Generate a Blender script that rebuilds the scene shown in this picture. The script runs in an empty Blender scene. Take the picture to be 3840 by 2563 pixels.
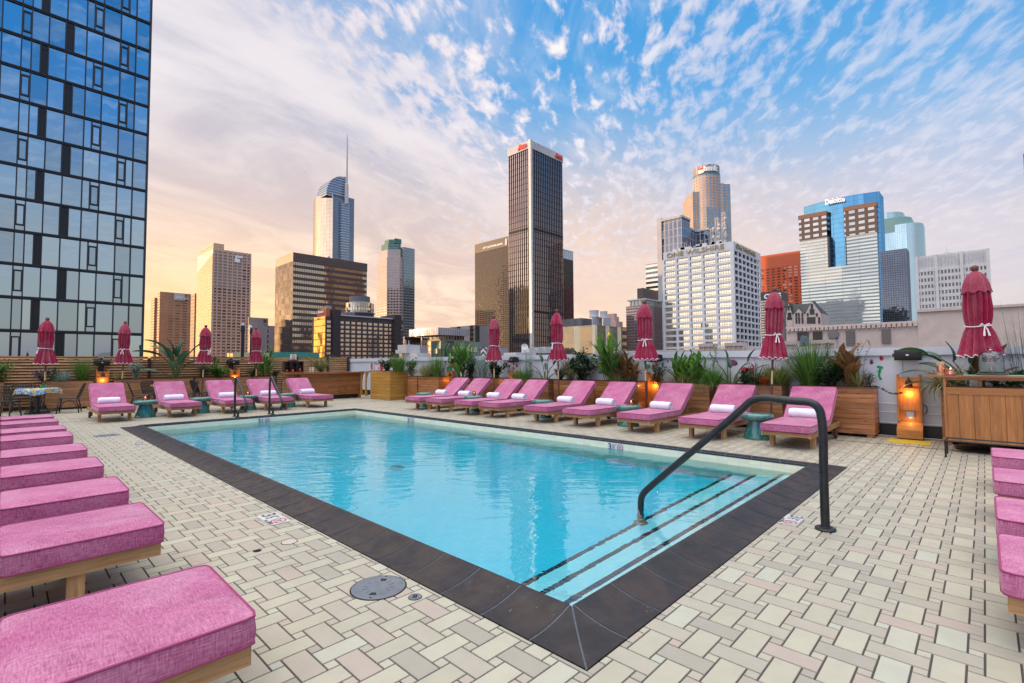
import bpy, math, random
import numpy as np
from mathutils import Vector, Matrix
random.seed(7)
R = math.radians
sc = bpy.context.scene
COL = sc.collection
# ------------------------------------------------------------ camera (world: +Y along the long side of the pool, +X across it)
EYE = 1.4; FPX = 1839.4; YAW = 0.804679; PITCH = 0.04374925; ROLL = -0.00610788
def cam_axes():
    cy, sy, cp, sp = math.cos(YAW), math.sin(YAW), math.cos(PITCH), math.sin(PITCH)
    F = Vector((sy*cp, cy*cp, sp)); R0 = Vector((cy, -sy, 0)); U0 = R0.cross(F)
    Rr = R0*math.cos(ROLL)+U0*math.sin(ROLL); U = -R0*math.sin(ROLL)+U0*math.cos(ROLL)
    return F, Rr, U
CF, CR, CU = cam_axes()
cam = bpy.data.cameras.new('camera'); cam.sensor_width = 36; cam.lens = FPX/3840*36; cam.clip_start = .05; cam.clip_end = 20000
co = bpy.data.objects.new('camera', cam); COL.objects.link(co); sc.camera = co
m3 = Matrix((CR, CU, -CF)).transposed(); co.matrix_world = Matrix.Translation((0, 0, EYE)) @ m3.to_4x4()
def ray(px, py): return CF*FPX + CR*(px-1920) + CU*(1281.5-py)      # survey helper: bearing of a photo pixel
sc.render.engine = 'CYCLES'
sc.cycles.use_denoising = True
sc.cycles.max_bounces = 8; sc.cycles.transmission_bounces = 8; sc.cycles.transparent_max_bounces = 12
sc.cycles.caustics_refractive = True; sc.cycles.caustics_reflective = True
sc.cycles.sample_clamp_indirect = 4
sc.view_settings.view_transform = 'Standard'; sc.view_settings.look = 'None'
sc.view_settings.exposure = 0.0; sc.view_settings.gamma = 1.0
SUN_AZ = R(-35); SUN_EL = R(4.5)          # azimuth measured from +Y towards +X
# ------------------------------------------------------------ node helper
class NT:
    def __init__(s, tree): s.t = tree; s.n = tree.nodes; s.l = tree.links
    def node(s, typ, **kw):
        n = s.n.new(typ)
        for k, v in kw.items():
            if k.startswith('i_'):
                key = k[2:]; key = int(key) if key.isdigit() else key.replace('_', ' ')
                s.put(n.inputs[key], v)
            else: setattr(n, k, v)
        return n
    def put(s, sock, v):
        if isinstance(v, bpy.types.NodeSocket): s.l.new(v, sock)
        else:
            try: sock.default_value = v
            except Exception: sock.default_value = (v, v, v)
    def m(s, op, a, b=0.0, c=None, clamp=False):
        n = s.n.new('ShaderNodeMath'); n.operation = op; n.use_clamp = clamp
        s.put(n.inputs[0], a); s.put(n.inputs[1], b)
        if c is not None: s.put(n.inputs[2], c)
        return n.outputs[0]
    def vm(s, op, a, b=(0, 0, 0)):
        n = s.n.new('ShaderNodeVectorMath'); n.operation = op
        s.put(n.inputs[0], a)
        if op == 'SCALE': s.put(n.inputs['Scale'], b)
        else: s.put(n.inputs[1], b)
        return n.outputs['Value'] if op in ('DOT_PRODUCT', 'LENGTH') else n.outputs[0]
    def comb(s, x, y, z=0.0): return s.node('ShaderNodeCombineXYZ', i_0=x, i_1=y, i_2=z).outputs[0]
    def sep(s, v): return s.node('ShaderNodeSeparateXYZ', i_0=v).outputs
    def mr(s, v, a, b, c=0.0, d=1.0, smooth=True):
        n = s.n.new('ShaderNodeMapRange'); n.interpolation_type = 'SMOOTHSTEP' if smooth else 'LINEAR'
        for i, x in enumerate((v, a, b, c, d)): s.put(n.inputs[i], x)
        return n.outputs[0]
    def mix(s, f, a, b):
        n = s.n.new('ShaderNodeMix'); n.data_type = 'RGBA'
        s.put(n.inputs[0], f)
        for i, x in ((6, a), (7, b)): s.put(n.inputs[i], (*x, 1) if isinstance(x, tuple) and len(x) == 3 else x)
        return n.outputs[2]
    def noise(s, v, scale, detail=3, rough=.55, dist=0.0, col=False):
        n = s.node('ShaderNodeTexNoise', i_Vector=v, i_Scale=scale, i_Detail=detail, i_Roughness=rough, i_Distortion=dist)
        return n.outputs[1] if col else n.outputs[0]
    def white(s, v, col=False):
        n = s.node('ShaderNodeTexWhiteNoise', i_Vector=v); return n.outputs[1] if col else n.outputs[0]
# ------------------------------------------------------------ sky
w = bpy.data.worlds.new('World'); sc.world = w; w.use_nodes = True
g = NT(w.node_tree); g.n.clear()
d = g.node('ShaderNodeTexCoord').outputs['Generated']
x, y, z = g.sep(d)
zc = g.m('MAXIMUM', z, 0.0)
hl = g.m('MAXIMUM', g.m('SQRT', g.m('ADD', g.m('MULTIPLY', x, x), g.m('MULTIPLY', y, y))), .001)
az0 = R(2)
s_ = g.m('DIVIDE', g.m('ADD', g.m('MULTIPLY', x, math.sin(az0)), g.m('MULTIPLY', y, math.cos(az0))), hl)   # cosine of bearing to the glow
behind = g.mr(y, .05, -.35)
hor = g.mix(g.mr(s_, -.2, .85), (.60, .50, .66), (1.0, .60, .36))
hor = g.mix(behind, hor, (.40, .36, .44))
hor = g.mix(g.m('MULTIPLY', g.mr(s_, .80, 1.0), g.mr(z, .34, .0)), hor, (1.25, .74, .26))
blue = g.mix(g.mr(z, .1, .62), (.36, .60, .84), (.048, .33, .74))
blue = g.mix(g.m('MULTIPLY', behind, g.mr(z, .08, .42)), blue, (.005, .21, .60))
base = g.mix(g.mr(z, .04, .46), hor, blue)
# cloud layer on a plane overhead, rows running towards bearing 62 deg
den = g.m('ADD', zc, .10)
px_ = g.m('DIVIDE', x, den); py_ = g.m('DIVIDE', y, den)
ca, sa = math.cos(R(28)), math.sin(R(28))
al = g.m('ADD', g.m('MULTIPLY', px_, ca), g.m('MULTIPLY', py_, sa))
ac = g.m('SUBTRACT', g.m('MULTIPLY', py_, ca), g.m('MULTIPLY', px_, sa))
warp = g.noise(g.comb(px_, py_, 0), 1.1, 2)
pv = g.comb(g.m('MULTIPLY', al, .62), g.m('ADD', g.m('MULTIPLY', ac, 1.25), g.m('MULTIPLY', warp, .25)), 0)
puff = g.noise(pv, 15.0, 5, .56, .2)
patch = g.noise(g.comb(g.m('MULTIPLY', al, .35), g.m('MULTIPLY', ac, .6), 3.0), 1.7, 3)
sheetn = g.noise(g.comb(g.m('MULTIPLY', al, .5), ac, 9.0), 1.6, 6, .6, .6)
thin = g.noise(g.comb(g.m('MULTIPLY', al, .55), g.m('MULTIPLY', ac, .85), 5.0), 2.2, 6, .62, 1.1)
# broad sheet: covers the side towards the glow, ragged edge
edge = g.m('ADD', ac, g.m('MULTIPLY', g.m('SUBTRACT', sheetn, .5), 1.9))
sheet = g.m('MULTIPLY', g.mr(edge, .35, 1.15), g.mr(sheetn, .18, .42, .78, 1.0))
low = g.m('MULTIPLY', g.mr(z, g.mr(s_, -.3, .8, .40, .52), .14), g.mr(thin, .34, .60, .55, .97))
pm = g.m('MULTIPLY', g.mr(g.m('ADD', puff, g.m('MULTIPLY', g.m('SUBTRACT', patch, .5), .60)), .44, .64), g.m('MULTIPLY', g.mr(x, .93, .62, .38, 1.0), g.mr(behind, 0, 1, 1, .15)))
wisp = g.m('MULTIPLY', g.mr(thin, .50, .74), .62)
sh_col = g.mix(g.mr(sheetn, .36, .66), (.52, .49, .58), (.84, .77, .80))
warm = g.m('MULTIPLY', g.mr(s_, .1, .95), g.mr(z, .50, .04))
sh_col = g.mix(warm, sh_col, g.mix(g.mr(thin, .4, .62), (.84, .55, .43), (1.08, .77, .55)))
pf_col = g.mix(g.mr(puff, .52, .78), (.80, .74, .84), (1.02, .95, .93))
c1 = g.mix(g.m('MULTIPLY', wisp, g.mr(behind, 0, 1, 1, .4)), base, (.80, .80, .86))
c1 = g.mix(low, c1, g.mix(behind, g.mix(g.mr(s_, -.1, .9), (.70, .62, .69), (.98, .66, .47)), (.40, .36, .40)))
c1 = g.mix(g.m('MULTIPLY', pm, g.mr(z, .07, .30)), c1, pf_col)
c1 = g.mix(sheet, c1, sh_col)
gl_ = g.m('MULTIPLY', g.mr(s_, .86, 1.0), g.mr(z, .34, .0))
c1 = g.mix(g.m('MULTIPLY', gl_, .8), c1, (1.2, .68, .25))
# high overhead (above the frame) sky brightness is added to light the roof deck
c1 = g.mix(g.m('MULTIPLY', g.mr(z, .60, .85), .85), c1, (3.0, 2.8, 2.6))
c1 = g.vm('SCALE', c1, g.mr(g.m('MULTIPLY', x, -1.0), .10, .75, 1.0, 1.9))  # unseen left-hand sky boosted too, to light the walls facing it
# behind the viewer: deeper blue high up, lilac low
c1 = g.mix(g.mr(z, .0, -.02), c1, (.22, .20, .22))
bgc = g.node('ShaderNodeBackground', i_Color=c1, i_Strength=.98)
nish = g.node('ShaderNodeTexSky'); nish.sky_type = 'NISHITA'; nish.sun_disc = False
nish.sun_elevation = SUN_EL; nish.sun_rotation = SUN_AZ
bgn = g.node('ShaderNodeBackground', i_Color=nish.outputs[0], i_Strength=.05)
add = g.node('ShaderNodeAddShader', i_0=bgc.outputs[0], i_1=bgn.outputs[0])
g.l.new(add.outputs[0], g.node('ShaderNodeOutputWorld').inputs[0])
# ------------------------------------------------------------ sun, low behind the left tower
sl = bpy.data.lights.new('sun', 'SUN'); sl.energy = 5.0; sl.angle = R(.6); sl.color = (1.0, .60, .28)
so = bpy.data.objects.new('sun', sl); COL.objects.link(so)
sd = Vector((math.sin(SUN_AZ)*math.cos(SUN_EL), math.cos(SUN_AZ)*math.cos(SUN_EL), math.sin(SUN_EL)))
so.rotation_euler = sd.to_track_quat('Z', 'Y').to_euler(); so.location = sd*50
# ------------------------------------------------------------ materials
def newmat(name):
    m = bpy.data.materials.new(name); m.use_nodes = True
    t = NT(m.node_tree); t.n.clear(); out = t.node('ShaderNodeOutputMaterial')
    return m, t, out
def plain(name, col, rough=.6, metal=0.0, noise=None, bump=0.0, spec=.5, vary=0.0, coat=0.0):
    """painted / coated surface: noise=(scale, strength) mottles the colour"""
    m, t, out = newmat(name)
    b = t.node('ShaderNodeBsdfPrincipled')
    c = (*col, 1)
    oc = t.node('ShaderNodeTexCoord').outputs['Object']
    if noise:
        f = t.noise(oc, noise[0], 5, .6)
        k = noise[1]
        c = t.mix(t.mr(f, .3, .7), tuple(v*(1-k) for v in col), tuple(min(1, v*(1+k)) for v in col))
    if vary:
        rnd = t.node('ShaderNodeObjectInfo').outputs['Random']
        hs = t.node('ShaderNodeHueSaturation', i_Color=c, i_Value=t.mr(rnd, 0, 1, 1-vary, 1+vary, False))
        c = hs.outputs[0]
    t.put(b.inputs['Base Color'], c); b.inputs['Roughness'].default_value = rough; b.inputs['Metallic'].default_value = metal
    b.inputs['Specular IOR Level'].default_value = spec; b.inputs['Coat Weight'].default_value = coat
    if bump:
        bn = t.node('ShaderNodeBump', i_Height=t.noise(oc, (noise[0]*4 if noise else 40), 4), i_Strength=bump, i_Distance=.01)
        t.l.new(bn.outputs[0], b.inputs['Normal'])
    t.l.new(b.outputs[0], out.inputs[0]); return m
def wood(name, c_lo, c_hi, axis=0, rough=.55, scale=1.0, knots=False, vary=.12, coat=0.0):
    """grain stretched along one object axis, board to board variation"""
    m, t, out = newmat(name)
    b = t.node('ShaderNodeBsdfPrincipled')
    oc = t.node('ShaderNodeTexCoord').outputs['Object']
    uv = t.node('ShaderNodeUVMap').outputs[0]
    u, v, _ = t.sep(uv)
    gv = t.comb(t.m('MULTIPLY', u, 1.6*scale), t.m('MULTIPLY', v, 26*scale), 0)
    f = t.noise(gv, 1.6, 6, .65, .8)
    f2 = t.noise(t.comb(t.m('MULTIPLY', u, .8), t.m('MULTIPLY', v, 4), 2), 1.8, 3)
    br = t.white(t.comb(t.m('FLOOR', t.m('MULTIPLY', v, 9.0)), t.m('FLOOR', t.m('MULTIPLY', u, .55)), 1))
    c = t.mix(t.mr(f, .3, .7), c_lo, c_hi)
    c = t.mix(t.m('MULTIPLY', t.mr(f2, .35, .7), .35), c, tuple(q*.55 for q in c_lo))
    if knots:
        vo = t.node('ShaderNodeTexVoronoi', i_Vector=t.comb(t.m('MULTIPLY', u, 2.2), t.m('MULTIPLY', v, 7), 0), i_Scale=1.3)
        c = t.mix(t.mr(vo.outputs['Distance'], .10, .03), c, tuple(q*.25 for q in c_lo))
    hs = t.node('ShaderNodeHueSaturation', i_Color=c, i_Value=t.mr(br, 0, 1, 1-vary, 1+vary, False))
    t.put(b.inputs['Base Color'], hs.outputs[0]); b.inputs['Roughness'].default_value = rough; b.inputs['Coat Weight'].default_value = coat
    bn = t.node('ShaderNodeBump', i_Height=f, i_Strength=.15, i_Distance=.003)
    t.l.new(bn.outputs[0], b.inputs['Normal'])
    t.l.new(b.outputs[0], out.inputs[0]); return m
def emit(name, col, s):
    m, t, out = newmat(name); e = t.node('ShaderNodeEmission', i_Color=(*col, 1), i_Strength=s); t.l.new(e.outputs[0], out.inputs[0]); return m
def fabric(name, c_lo, c_hi, rough=.9, sc_=1.0):
    """heathered slub weave"""
    m, t, out = newmat(name)
    b = t.node('ShaderNodeBsdfPrincipled')
    u, v, _ = t.sep(t.node('ShaderNodeUVMap').outputs[0])
    k = 1.0*sc_
    a = t.noise(t.comb(t.m('MULTIPLY', u, 20*k), t.m('MULTIPLY', v, 170*k), 0), 1.0, 3, .6)
    c = t.noise(t.comb(t.m('MULTIPLY', u, 170*k), t.m('MULTIPLY', v, 20*k), 4), 1.0, 3, .6)
    blot = t.noise(t.comb(u, v, 1), 5.0, 3)
    f = t.m('ADD', t.m('MULTIPLY', t.m('ADD', a, c), .5), t.m('MULTIPLY', t.m('SUBTRACT', blot, .5), .25))
    col = t.mix(t.mr(f, .38, .63, smooth=False), c_lo, c_hi)
    orn = t.node('ShaderNodeObjectInfo').outputs['Random']; oc = t.node('ShaderNodeTexCoord').outputs['Object']
    big = t.noise(t.vm('ADD', oc, t.comb(t.m('MULTIPLY', orn, 17), orn, 0)), 2.6, 3, .5, .6)
    hs = t.node('ShaderNodeHueSaturation', i_Color=col, i_Value=t.m('ADD', t.mr(orn, 0, 1, .93, 1.06, False), t.m('MULTIPLY', t.m('SUBTRACT', big, .5), .22)), i_Saturation=t.mr(big, .3, .7, 1.06, .90)); col = hs.outputs[0]
    t.put(b.inputs['Base Color'], col); b.inputs['Roughness'].default_value = rough
    b.inputs['Sheen Weight'].default_value = .25; b.inputs['Specular IOR Level'].default_value = .15
    wv = t.m('MULTIPLY', t.m('SINE', t.m('MULTIPLY', u, 1500*k)), t.m('SINE', t.m('MULTIPLY', v, 1500*k)))
    bn = t.node('ShaderNodeBump', i_Height=t.m('ADD', f, t.m('MULTIPLY', wv, .12)), i_Strength=.35, i_Distance=.003)
    bn2 = t.node('ShaderNodeBump', i_Height=big, i_Strength=.55, i_Distance=.03); t.l.new(bn.outputs[0], bn2.inputs['Normal']); bn = bn2
    t.l.new(bn.outputs[0], b.inputs['Normal'])
    t.l.new(b.outputs[0], out.inputs[0]); return m
MT = {}
MT['teak'] = wood('teak', (.30, .155, .062), (.50, .29, .13), rough=.6)
MT['cedar'] = wood('cedar', (.30, .105, .034), (.54, .235, .085), rough=.42, knots=True, vary=.28, coat=.1)
MT['cedar_front'] = wood('cedar_front', (.34, .145, .058), (.55, .275, .12), rough=.45, knots=True, vary=.25)
MT['cedar_dark'] = wood('cedar_dark', (.10, .032, .016), (.17, .06, .03), rough=.35)
MT['louver'] = wood('louver', (.42, .215, .09), (.66, .39, .18), rough=.7, vary=.22)
MT['honey'] = wood('honey', (.42, .205, .035), (.56, .31, .075), rough=.38, knots=True, vary=.10, coat=.25)
MT['bar_wood'] = wood('bar_wood', (.22, .075, .024), (.38, .15, .05), rough=.38, vary=.2, coat=.2)
MT['cab_wood'] = wood('cab_wood', (.36, .135, .038), (.52, .225, .07), rough=.5, vary=.14)
MT['dark_wood'] = wood('dark_wood', (.035, .017, .014), (.07, .035, .028), rough=.45)
MT['pink'] = fabric('pink', (.32, .055, .155), (.61, .215, .375))
MT['pink_pipe'] = plain('pink_pipe', (.30, .05, .14), .85)
MT['crimson'] = fabric('crimson', (.23, .012, .040), (.42, .045, .10), sc_=.8)
MT['white_trim'] = plain('white_trim', (.82, .78, .80), .8)
MT['towel'] = plain('towel', (.80, .80, .90), .95, noise=(60, .05), bump=.5)
MT['black_metal'] = plain('black_metal', (.014, .016, .019), .42, noise=(9, .4), spec=.5)
MT['black_matte'] = plain('black_matte', (.012, .012, .014), .6)
MT['rattan'] = plain('rattan', (.022, .017, .016), .5, vary=.2)
MT['wall_white'] = plain('wall_white', (.60, .63, .69), .5, noise=(1.2, .05))
MT['wall_base'] = plain('wall_base', (.012, .013, .018), .35)
MT['brass'] = plain('brass', (.65, .50, .28), .35, .6)
MT['pole'] = plain('pole', (.13, .045, .03), .5)
MT['soil'] = plain('soil', (.03, .02, .013), .95, noise=(20, .4))
MT['steel'] = plain('steel', (.35, .37, .40), .35, .8)
MT['copper'] = plain('copper', (.85, .35, .22), .22, .85)
MT['flame'] = emit('flame', (1.0, .45, .12), 9)
MT['bulb'] = emit('bulb', (1.0, .40, .08), 2.5)
def glaze():
    m, t, out = newmat('glazed_teal'); b = t.node('ShaderNodeBsdfPrincipled')
    oc = t.node('ShaderNodeTexCoord').outputs['Object']; x, y, z = t.sep(oc)
    drip = t.noise(t.comb(t.m('MULTIPLY', t.m('ARCTAN2', y, x), 2.2), t.m('MULTIPLY', z, 2.2), 0), 2.2, 5, .6)
    c = t.mix(t.mr(drip, .30, .80), (.010, .10, .098), (.06, .26, .24))
    topz = t.mr(z, .30, .36)
    c = t.mix(t.m('MULTIPLY', topz, t.mr(t.noise(oc, 30, 4), .3, .7)), c, (.07, .19, .15))
    t.put(b.inputs['Base Color'], c); b.inputs['Roughness'].default_value = .12; b.inputs['Coat Weight'].default_value = .7
    b.inputs['Coat Roughness'].default_value = .05
    bn = t.node('ShaderNodeBump', i_Height=t.noise(oc, 16, 3), i_Strength=.12, i_Distance=.01); t.l.new(bn.outputs[0], b.inputs['Normal'])
    t.l.new(b.outputs[0], out.inputs[0]); return m
MT['glaze'] = glaze()
def glassmat(name='clear_glass', tint=(1, 1, 1)):
    m, t, out = newmat(name)
    tr = t.node('ShaderNodeBsdfTransparent', i_Color=(*tint, 1)); gl = t.node('ShaderNodeBsdfGlossy', i_Roughness=.02)
    fr = t.node('ShaderNodeFresnel', i_IOR=1.5)
    mx = t.node('ShaderNodeMixShader', i_0=t.m('ADD', fr.outputs[0], .06), i_1=tr.outputs[0], i_2=gl.outputs[0])
    t.l.new(mx.outputs[0], out.inputs[0]); return m
MT['glass'] = glassmat(tint=(.93, .95, .97))
def foliage(name, c_lo, c_hi, rough=.45, tr=.25, back=None):
    m, t, out = newmat(name)
    b = t.node('ShaderNodeBsdfPrincipled'); gpos = t.node('ShaderNodeNewGeometry')
    rn = gpos.outputs['Random Per Island']
    u, v, _ = t.sep(t.node('ShaderNodeUVMap').outputs[0])
    f = t.m('ADD', t.m('MULTIPLY', rn, .75), t.m('MULTIPLY', t.noise(t.comb(u, v, rn), 3, 3), .35))
    c = t.mix(t.mr(f, .15, .9), c_lo, c_hi)
    # paler midrib and veins across the blade
    rib = t.mr(t.m('ABSOLUTE', t.m('SUBTRACT', u, .5)), .07, .0)
    c = t.mix(t.m('MULTIPLY', rib, .45), c, tuple(min(1, q*1.9+.02) for q in c_hi))
    if back: c = t.mix(t.m('MULTIPLY', t.mr(t.noise(t.comb(u, t.m('MULTIPLY', v, 9), rn), 2, 2), .45, .62), .75), c, back)
    t.put(b.inputs['Base Color'], c); b.inputs['Roughness'].default_value = rough
    tl = t.node('ShaderNodeBsdfTranslucent'); t.put(tl.inputs[0], c)
    mx = t.node('ShaderNodeMixShader', i_0=tr, i_1=b.outputs[0], i_2=tl.outputs[0])
    t.l.new(mx.outputs[0], out.inputs[0]); return m
MT['leaf_green'] = foliage('leaf_green', (.025, .085, .012), (.12, .26, .035))
MT['leaf_bright'] = foliage('leaf_bright', (.03, .12, .015), (.13, .28, .035), tr=.3)
MT['leaf_dark'] = foliage('leaf_dark', (.008, .028, .012), (.035, .085, .03))
MT['leaf_bop'] = foliage('leaf_bop', (.012, .05, .028), (.05, .14, .07), rough=.35)
MT['leaf_bronze'] = foliage('leaf_bronze', (.07, .05, .018), (.20, .13, .04), back=(.16, .045, .03))
MT['leaf_straw'] = foliage('leaf_straw', (.10, .12, .035), (.34, .32, .13))
MT['leaf_silver'] = foliage('leaf_silver', (.12, .20, .17), (.34, .44, .38))
MT['leaf_purple'] = foliage('leaf_purple', (.05, .03, .06), (.16, .10, .17))
MT['leaf_bamboo'] = foliage('leaf_bamboo', (.10, .15, .03), (.30, .34, .10))
MT['stem'] = plain('stem', (.09, .12, .035), .7)
MT['stem_brown'] = plain('stem_brown', (.07, .04, .022), .8)
MT['petal_pink'] = foliage('petal_pink', (.65, .03, .15), (.9, .1, .3))
MT['petal_yellow'] = foliage('petal_yellow', (.9, .55, .01), (1, .75, .03))
MT['petal_red'] = foliage('petal_red', (.5, .02, .01), (.85, .16, .04))
MT['petal_white'] = foliage('petal_white', (.6, .55, .55), (.85, .8, .82))
# ------------------------------------------------------------ mesh builder
class MB:
    def __init__(s): s.v = []; s.f = []; s.uv = []; s.mi = []; s.X = Matrix.Identity(4); s.m = 0; s.id = True
    def xf(s, M=None): s.X = M or Matrix.Identity(4); s.id = M is None; return s
    def av(s, p):
        s.v.append(tuple(p) if s.id else tuple(s.X @ Vector(p))); return len(s.v)-1
    def face(s, idx, uvs=None):
        s.f.append(tuple(idx)); s.mi.append(s.m)
        s.uv.append(uvs if uvs else [(0.5, 0.5)]*len(idx))
    def quad(s, a, b, c, d, uvs=None):
        if uvs is None:
            A, B, D = Vector(a), Vector(b), Vector(d); l, h = (B-A).length, (D-A).length
            uvs = [(0, 0), (l, 0), (l, h), (0, h)]
        s.face([s.av(p) for p in (a, b, c, d)], uvs)
    def box(s, x0, x1, y0, y1, z0, z1, skip=''):
        P = [s.av(p) for p in ((x0, y0, z0), (x1, y0, z0), (x1, y1, z0), (x0, y1, z0), (x0, y0, z1), (x1, y0, z1), (x1, y1, z1), (x0, y1, z1))]
        long_z = (z1-z0) > max(x1-x0, y1-y0)*1.3 and not getattr(s, 'facade', False)
        def U(i, k):
            x, y, z = ((x0, y0, z0), (x1, y0, z0), (x1, y1, z0), (x0, y1, z0), (x0, y0, z1), (x1, y0, z1), (x1, y1, z1), (x0, y1, z1))[i]
            r = {'x': (y, z), 'y': (x, z), 'z': (x, y) if (x1-x0) >= (y1-y0) else (y, x)}[k]
            return (r[1], r[0]) if long_z and k != 'z' else r
        for k, ids, tag_ in (('x', (3, 0, 4, 7), 'a'), ('x', (1, 2, 6, 5), 'b'), ('y', (0, 1, 5, 4), 'c'), ('y', (2, 3, 7, 6), 'd'), ('z', (4, 5, 6, 7), 't'), ('z', (3, 2, 1, 0), 'u')):
            if tag_ in skip: continue
            s.face([P[i] for i in ids], [U(i, k) for i in ids])
    def tube(s, pts, r, n=8, cap=True, closed=False):
        pts = [Vector(p) for p in pts]; N = len(pts)
        rs = r if isinstance(r, (list, tuple)) else [r]*N
        rings = []; up = None; L = 0
        for i, p in enumerate(pts):
            if closed: t = (pts[(i+1) % N]-pts[i-1])
            else: t = (pts[min(i+1, N-1)]-pts[max(i-1, 0)])
            if t.length < 1e-9: t = Vector((0, 0, 1))
            t.normalize()
            if up is None: up = t.orthogonal().normalized()
            else:
                up = up - t*up.dot(t)
                up = up.normalized() if up.length > 1e-6 else t.orthogonal().normalized()
            b = t.cross(up)
            if i: L += (p-pts[i-1]).length
            rings.append(([s.av(p+(up*math.cos(2*math.pi*k/n)+b*math.sin(2*math.pi*k/n))*rs[i]) for k in range(n)], L))
        for i in range(N if closed else N-1):
            a, la = rings[i]; b, lb = rings[(i+1) % N]
            for k in range(n):
                k2 = (k+1) % n
                s.face((a[k], a[k2], b[k2], b[k]), [(la, k/n*.1), (la, (k+1)/n*.1), (lb, (k+1)/n*.1), (lb, k/n*.1)])
        if cap and not closed:
            s.face(tuple(reversed(rings[0][0]))); s.face(tuple(rings[-1][0]))
    def lathe(s, prof, n=24, c=(0, 0, 0), cap=True):
        rings = [[s.av((c[0]+r*math.cos(2*math.pi*k/n), c[1]+r*math.sin(2*math.pi*k/n), c[2]+zz)) for k in range(n)] for r, zz in prof]
        for i in range(len(rings)-1):
            for k in range(n):
                k2 = (k+1) % n
                s.face((rings[i][k], rings[i][k2], rings[i+1][k2], rings[i+1][k]), [(k/n, prof[i][1]), ((k+1)/n, prof[i][1]), ((k+1)/n, prof[i+1][1]), (k/n, prof[i+1][1])])
        if cap:
            s.face(tuple(reversed(rings[0]))); s.face(tuple(rings[-1]))
    def prism(s, poly, z0, z1, cap=True):
        """poly counter-clockwise in xy"""
        n = len(poly); a = [s.av((p[0], p[1], z0)) for p in poly]; b = [s.av((p[0], p[1], z1)) for p in poly]; L = 0
        for i in range(n):
            j = (i+1) % n; l = math.dist(poly[i], poly[j])
            s.face((a[i], a[j], b[j], b[i]), [(L, z0), (L+l, z0), (L+l, z1), (L, z1)]); L += l
        if cap:
            s.face(tuple(b), [(p[0], p[1]) for p in poly]); s.face(tuple(reversed(a)), [(p[0], p[1]) for p in reversed(poly)])
    def blade(s, p0, yaw, pitch, L, W, droop, seg=5, shape='lance', twist=0.0, fold=.25, rnd=0):
        """a leaf: strip that starts at p0, leans by pitch from vertical and droops"""
        p = Vector(p0); ang = pitch; h = Vector((math.cos(yaw), math.sin(yaw), 0)); side = Vector((-math.sin(yaw), math.cos(yaw), 0))
        if twist: side = (side*math.cos(twist)+Vector((0, 0, 1))*math.sin(twist))
        prev = None
        for i in range(seg+1):
            t = i/seg
            if shape == 'grass': wd = W*(1-t)**.6*(.6+.4*min(1, t*6))
            elif shape == 'paddle': wd = W*max(0, math.sin(math.pi*min(1, (t*.96+.04))**.8))**.6
            else: wd = W*math.sin(math.pi*(t*.93+.05))**.9*(1.15-.35*t)
            if i == seg: wd = W*.03
            dirv = h*math.sin(ang)+Vector((0, 0, 1))*math.cos(ang)
            nrm = dirv.cross(side).normalized()
            a = s.av(p+side*wd*.5+nrm*wd*fold*.5); c = s.av(p); b = s.av(p-side*wd*.5+nrm*wd*fold*.5)
            if prev:
                s.face((prev[0], prev[1], c, a), [(0, prev[3]), (.5, prev[3]), (.5, t), (0, t)])
                s.face((prev[1], prev[2], b, c), [(.5, prev[3]), (1, prev[3]), (1, t), (.5, t)])
            prev = (a, c, b, t)
            p = p+dirv*(L/seg); ang += droop/seg
        return p
    def build(s, name, mats, parent=None, smooth=None, loc=None):
        me = bpy.data.meshes.new(name); me.from_pydata(s.v, [], s.f); me.validate(); me.update()
        if not isinstance(mats, (list, tuple)): mats = [mats]
        for m in mats: me.materials.append(MT[m] if isinstance(m, str) else m)
        if len(me.polygons) == len(s.f):
            ul = me.uv_layers.new(name='UVMap')
            ul.data.foreach_set('uv', [c for fu in s.uv for q in fu for c in q])
            if len(mats) > 1: me.polygons.foreach_set('material_index', s.mi)
        if smooth is not None:
            me.polygons.foreach_set('use_smooth', [True]*len(me.polygons))
            if smooth < 180: me.set_sharp_from_angle(angle=R(smooth))
        o = bpy.data.objects.new(name, me); COL.objects.link(o)
        if parent: o.parent = parent
        if loc: o.location = loc
        return o
def tag(o, label=None, cat=None, group=None, kind=None):
    if label: o['label'] = label
    if cat: o['category'] = cat
    if group: o['group'] = group
    if kind: o['kind'] = kind
    return o
def thing(name, label, cat, loc=(0, 0, 0), rz=0.0, group=None, kind=None):
    o = bpy.data.objects.new(name, None); o.empty_display_size = .1; COL.objects.link(o)
    o.location = loc; o.rotation_euler = (0, 0, rz); return tag(o, label, cat, group, kind)
def copy_tree(o, parent=None):
    c = o.copy(); COL.objects.link(c)
    if parent: c.parent = parent
    for ch in list(o.children): copy_tree(ch, c)
    return c
def dup(o, loc, rz, label):
    c = copy_tree(o); c.location = loc; c.rotation_euler = (0, 0, rz); c['label'] = label; return c
def text(body, size, mat, M, parent=None, name='lettering', depth=.01, bold=0.0, spacing=1.0, align='LEFT'):
    """real letters: font curve turned into a mesh; M places the text plane (x right, y up)"""
    cu = bpy.data.curves.new(name, 'FONT'); cu.body = body; cu.size = size; cu.extrude = depth; cu.offset = bold; cu.space_character = spacing
    cu.align_x = align; cu.resolution_u = 3
    tmp = bpy.data.objects.new('tmp', cu); COL.objects.link(tmp)
    dg = bpy.context.evaluated_depsgraph_get(); me = bpy.data.meshes.new_from_object(tmp.evaluated_get(dg))
    COL.objects.unlink(tmp); bpy.data.objects.remove(tmp)
    me.transform(M); me.materials.clear(); me.materials.append(MT[mat] if isinstance(mat, str) else mat); me.name = name
    o = bpy.data.objects.new(name, me); COL.objects.link(o)
    if parent: o.parent = parent
    return o
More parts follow.
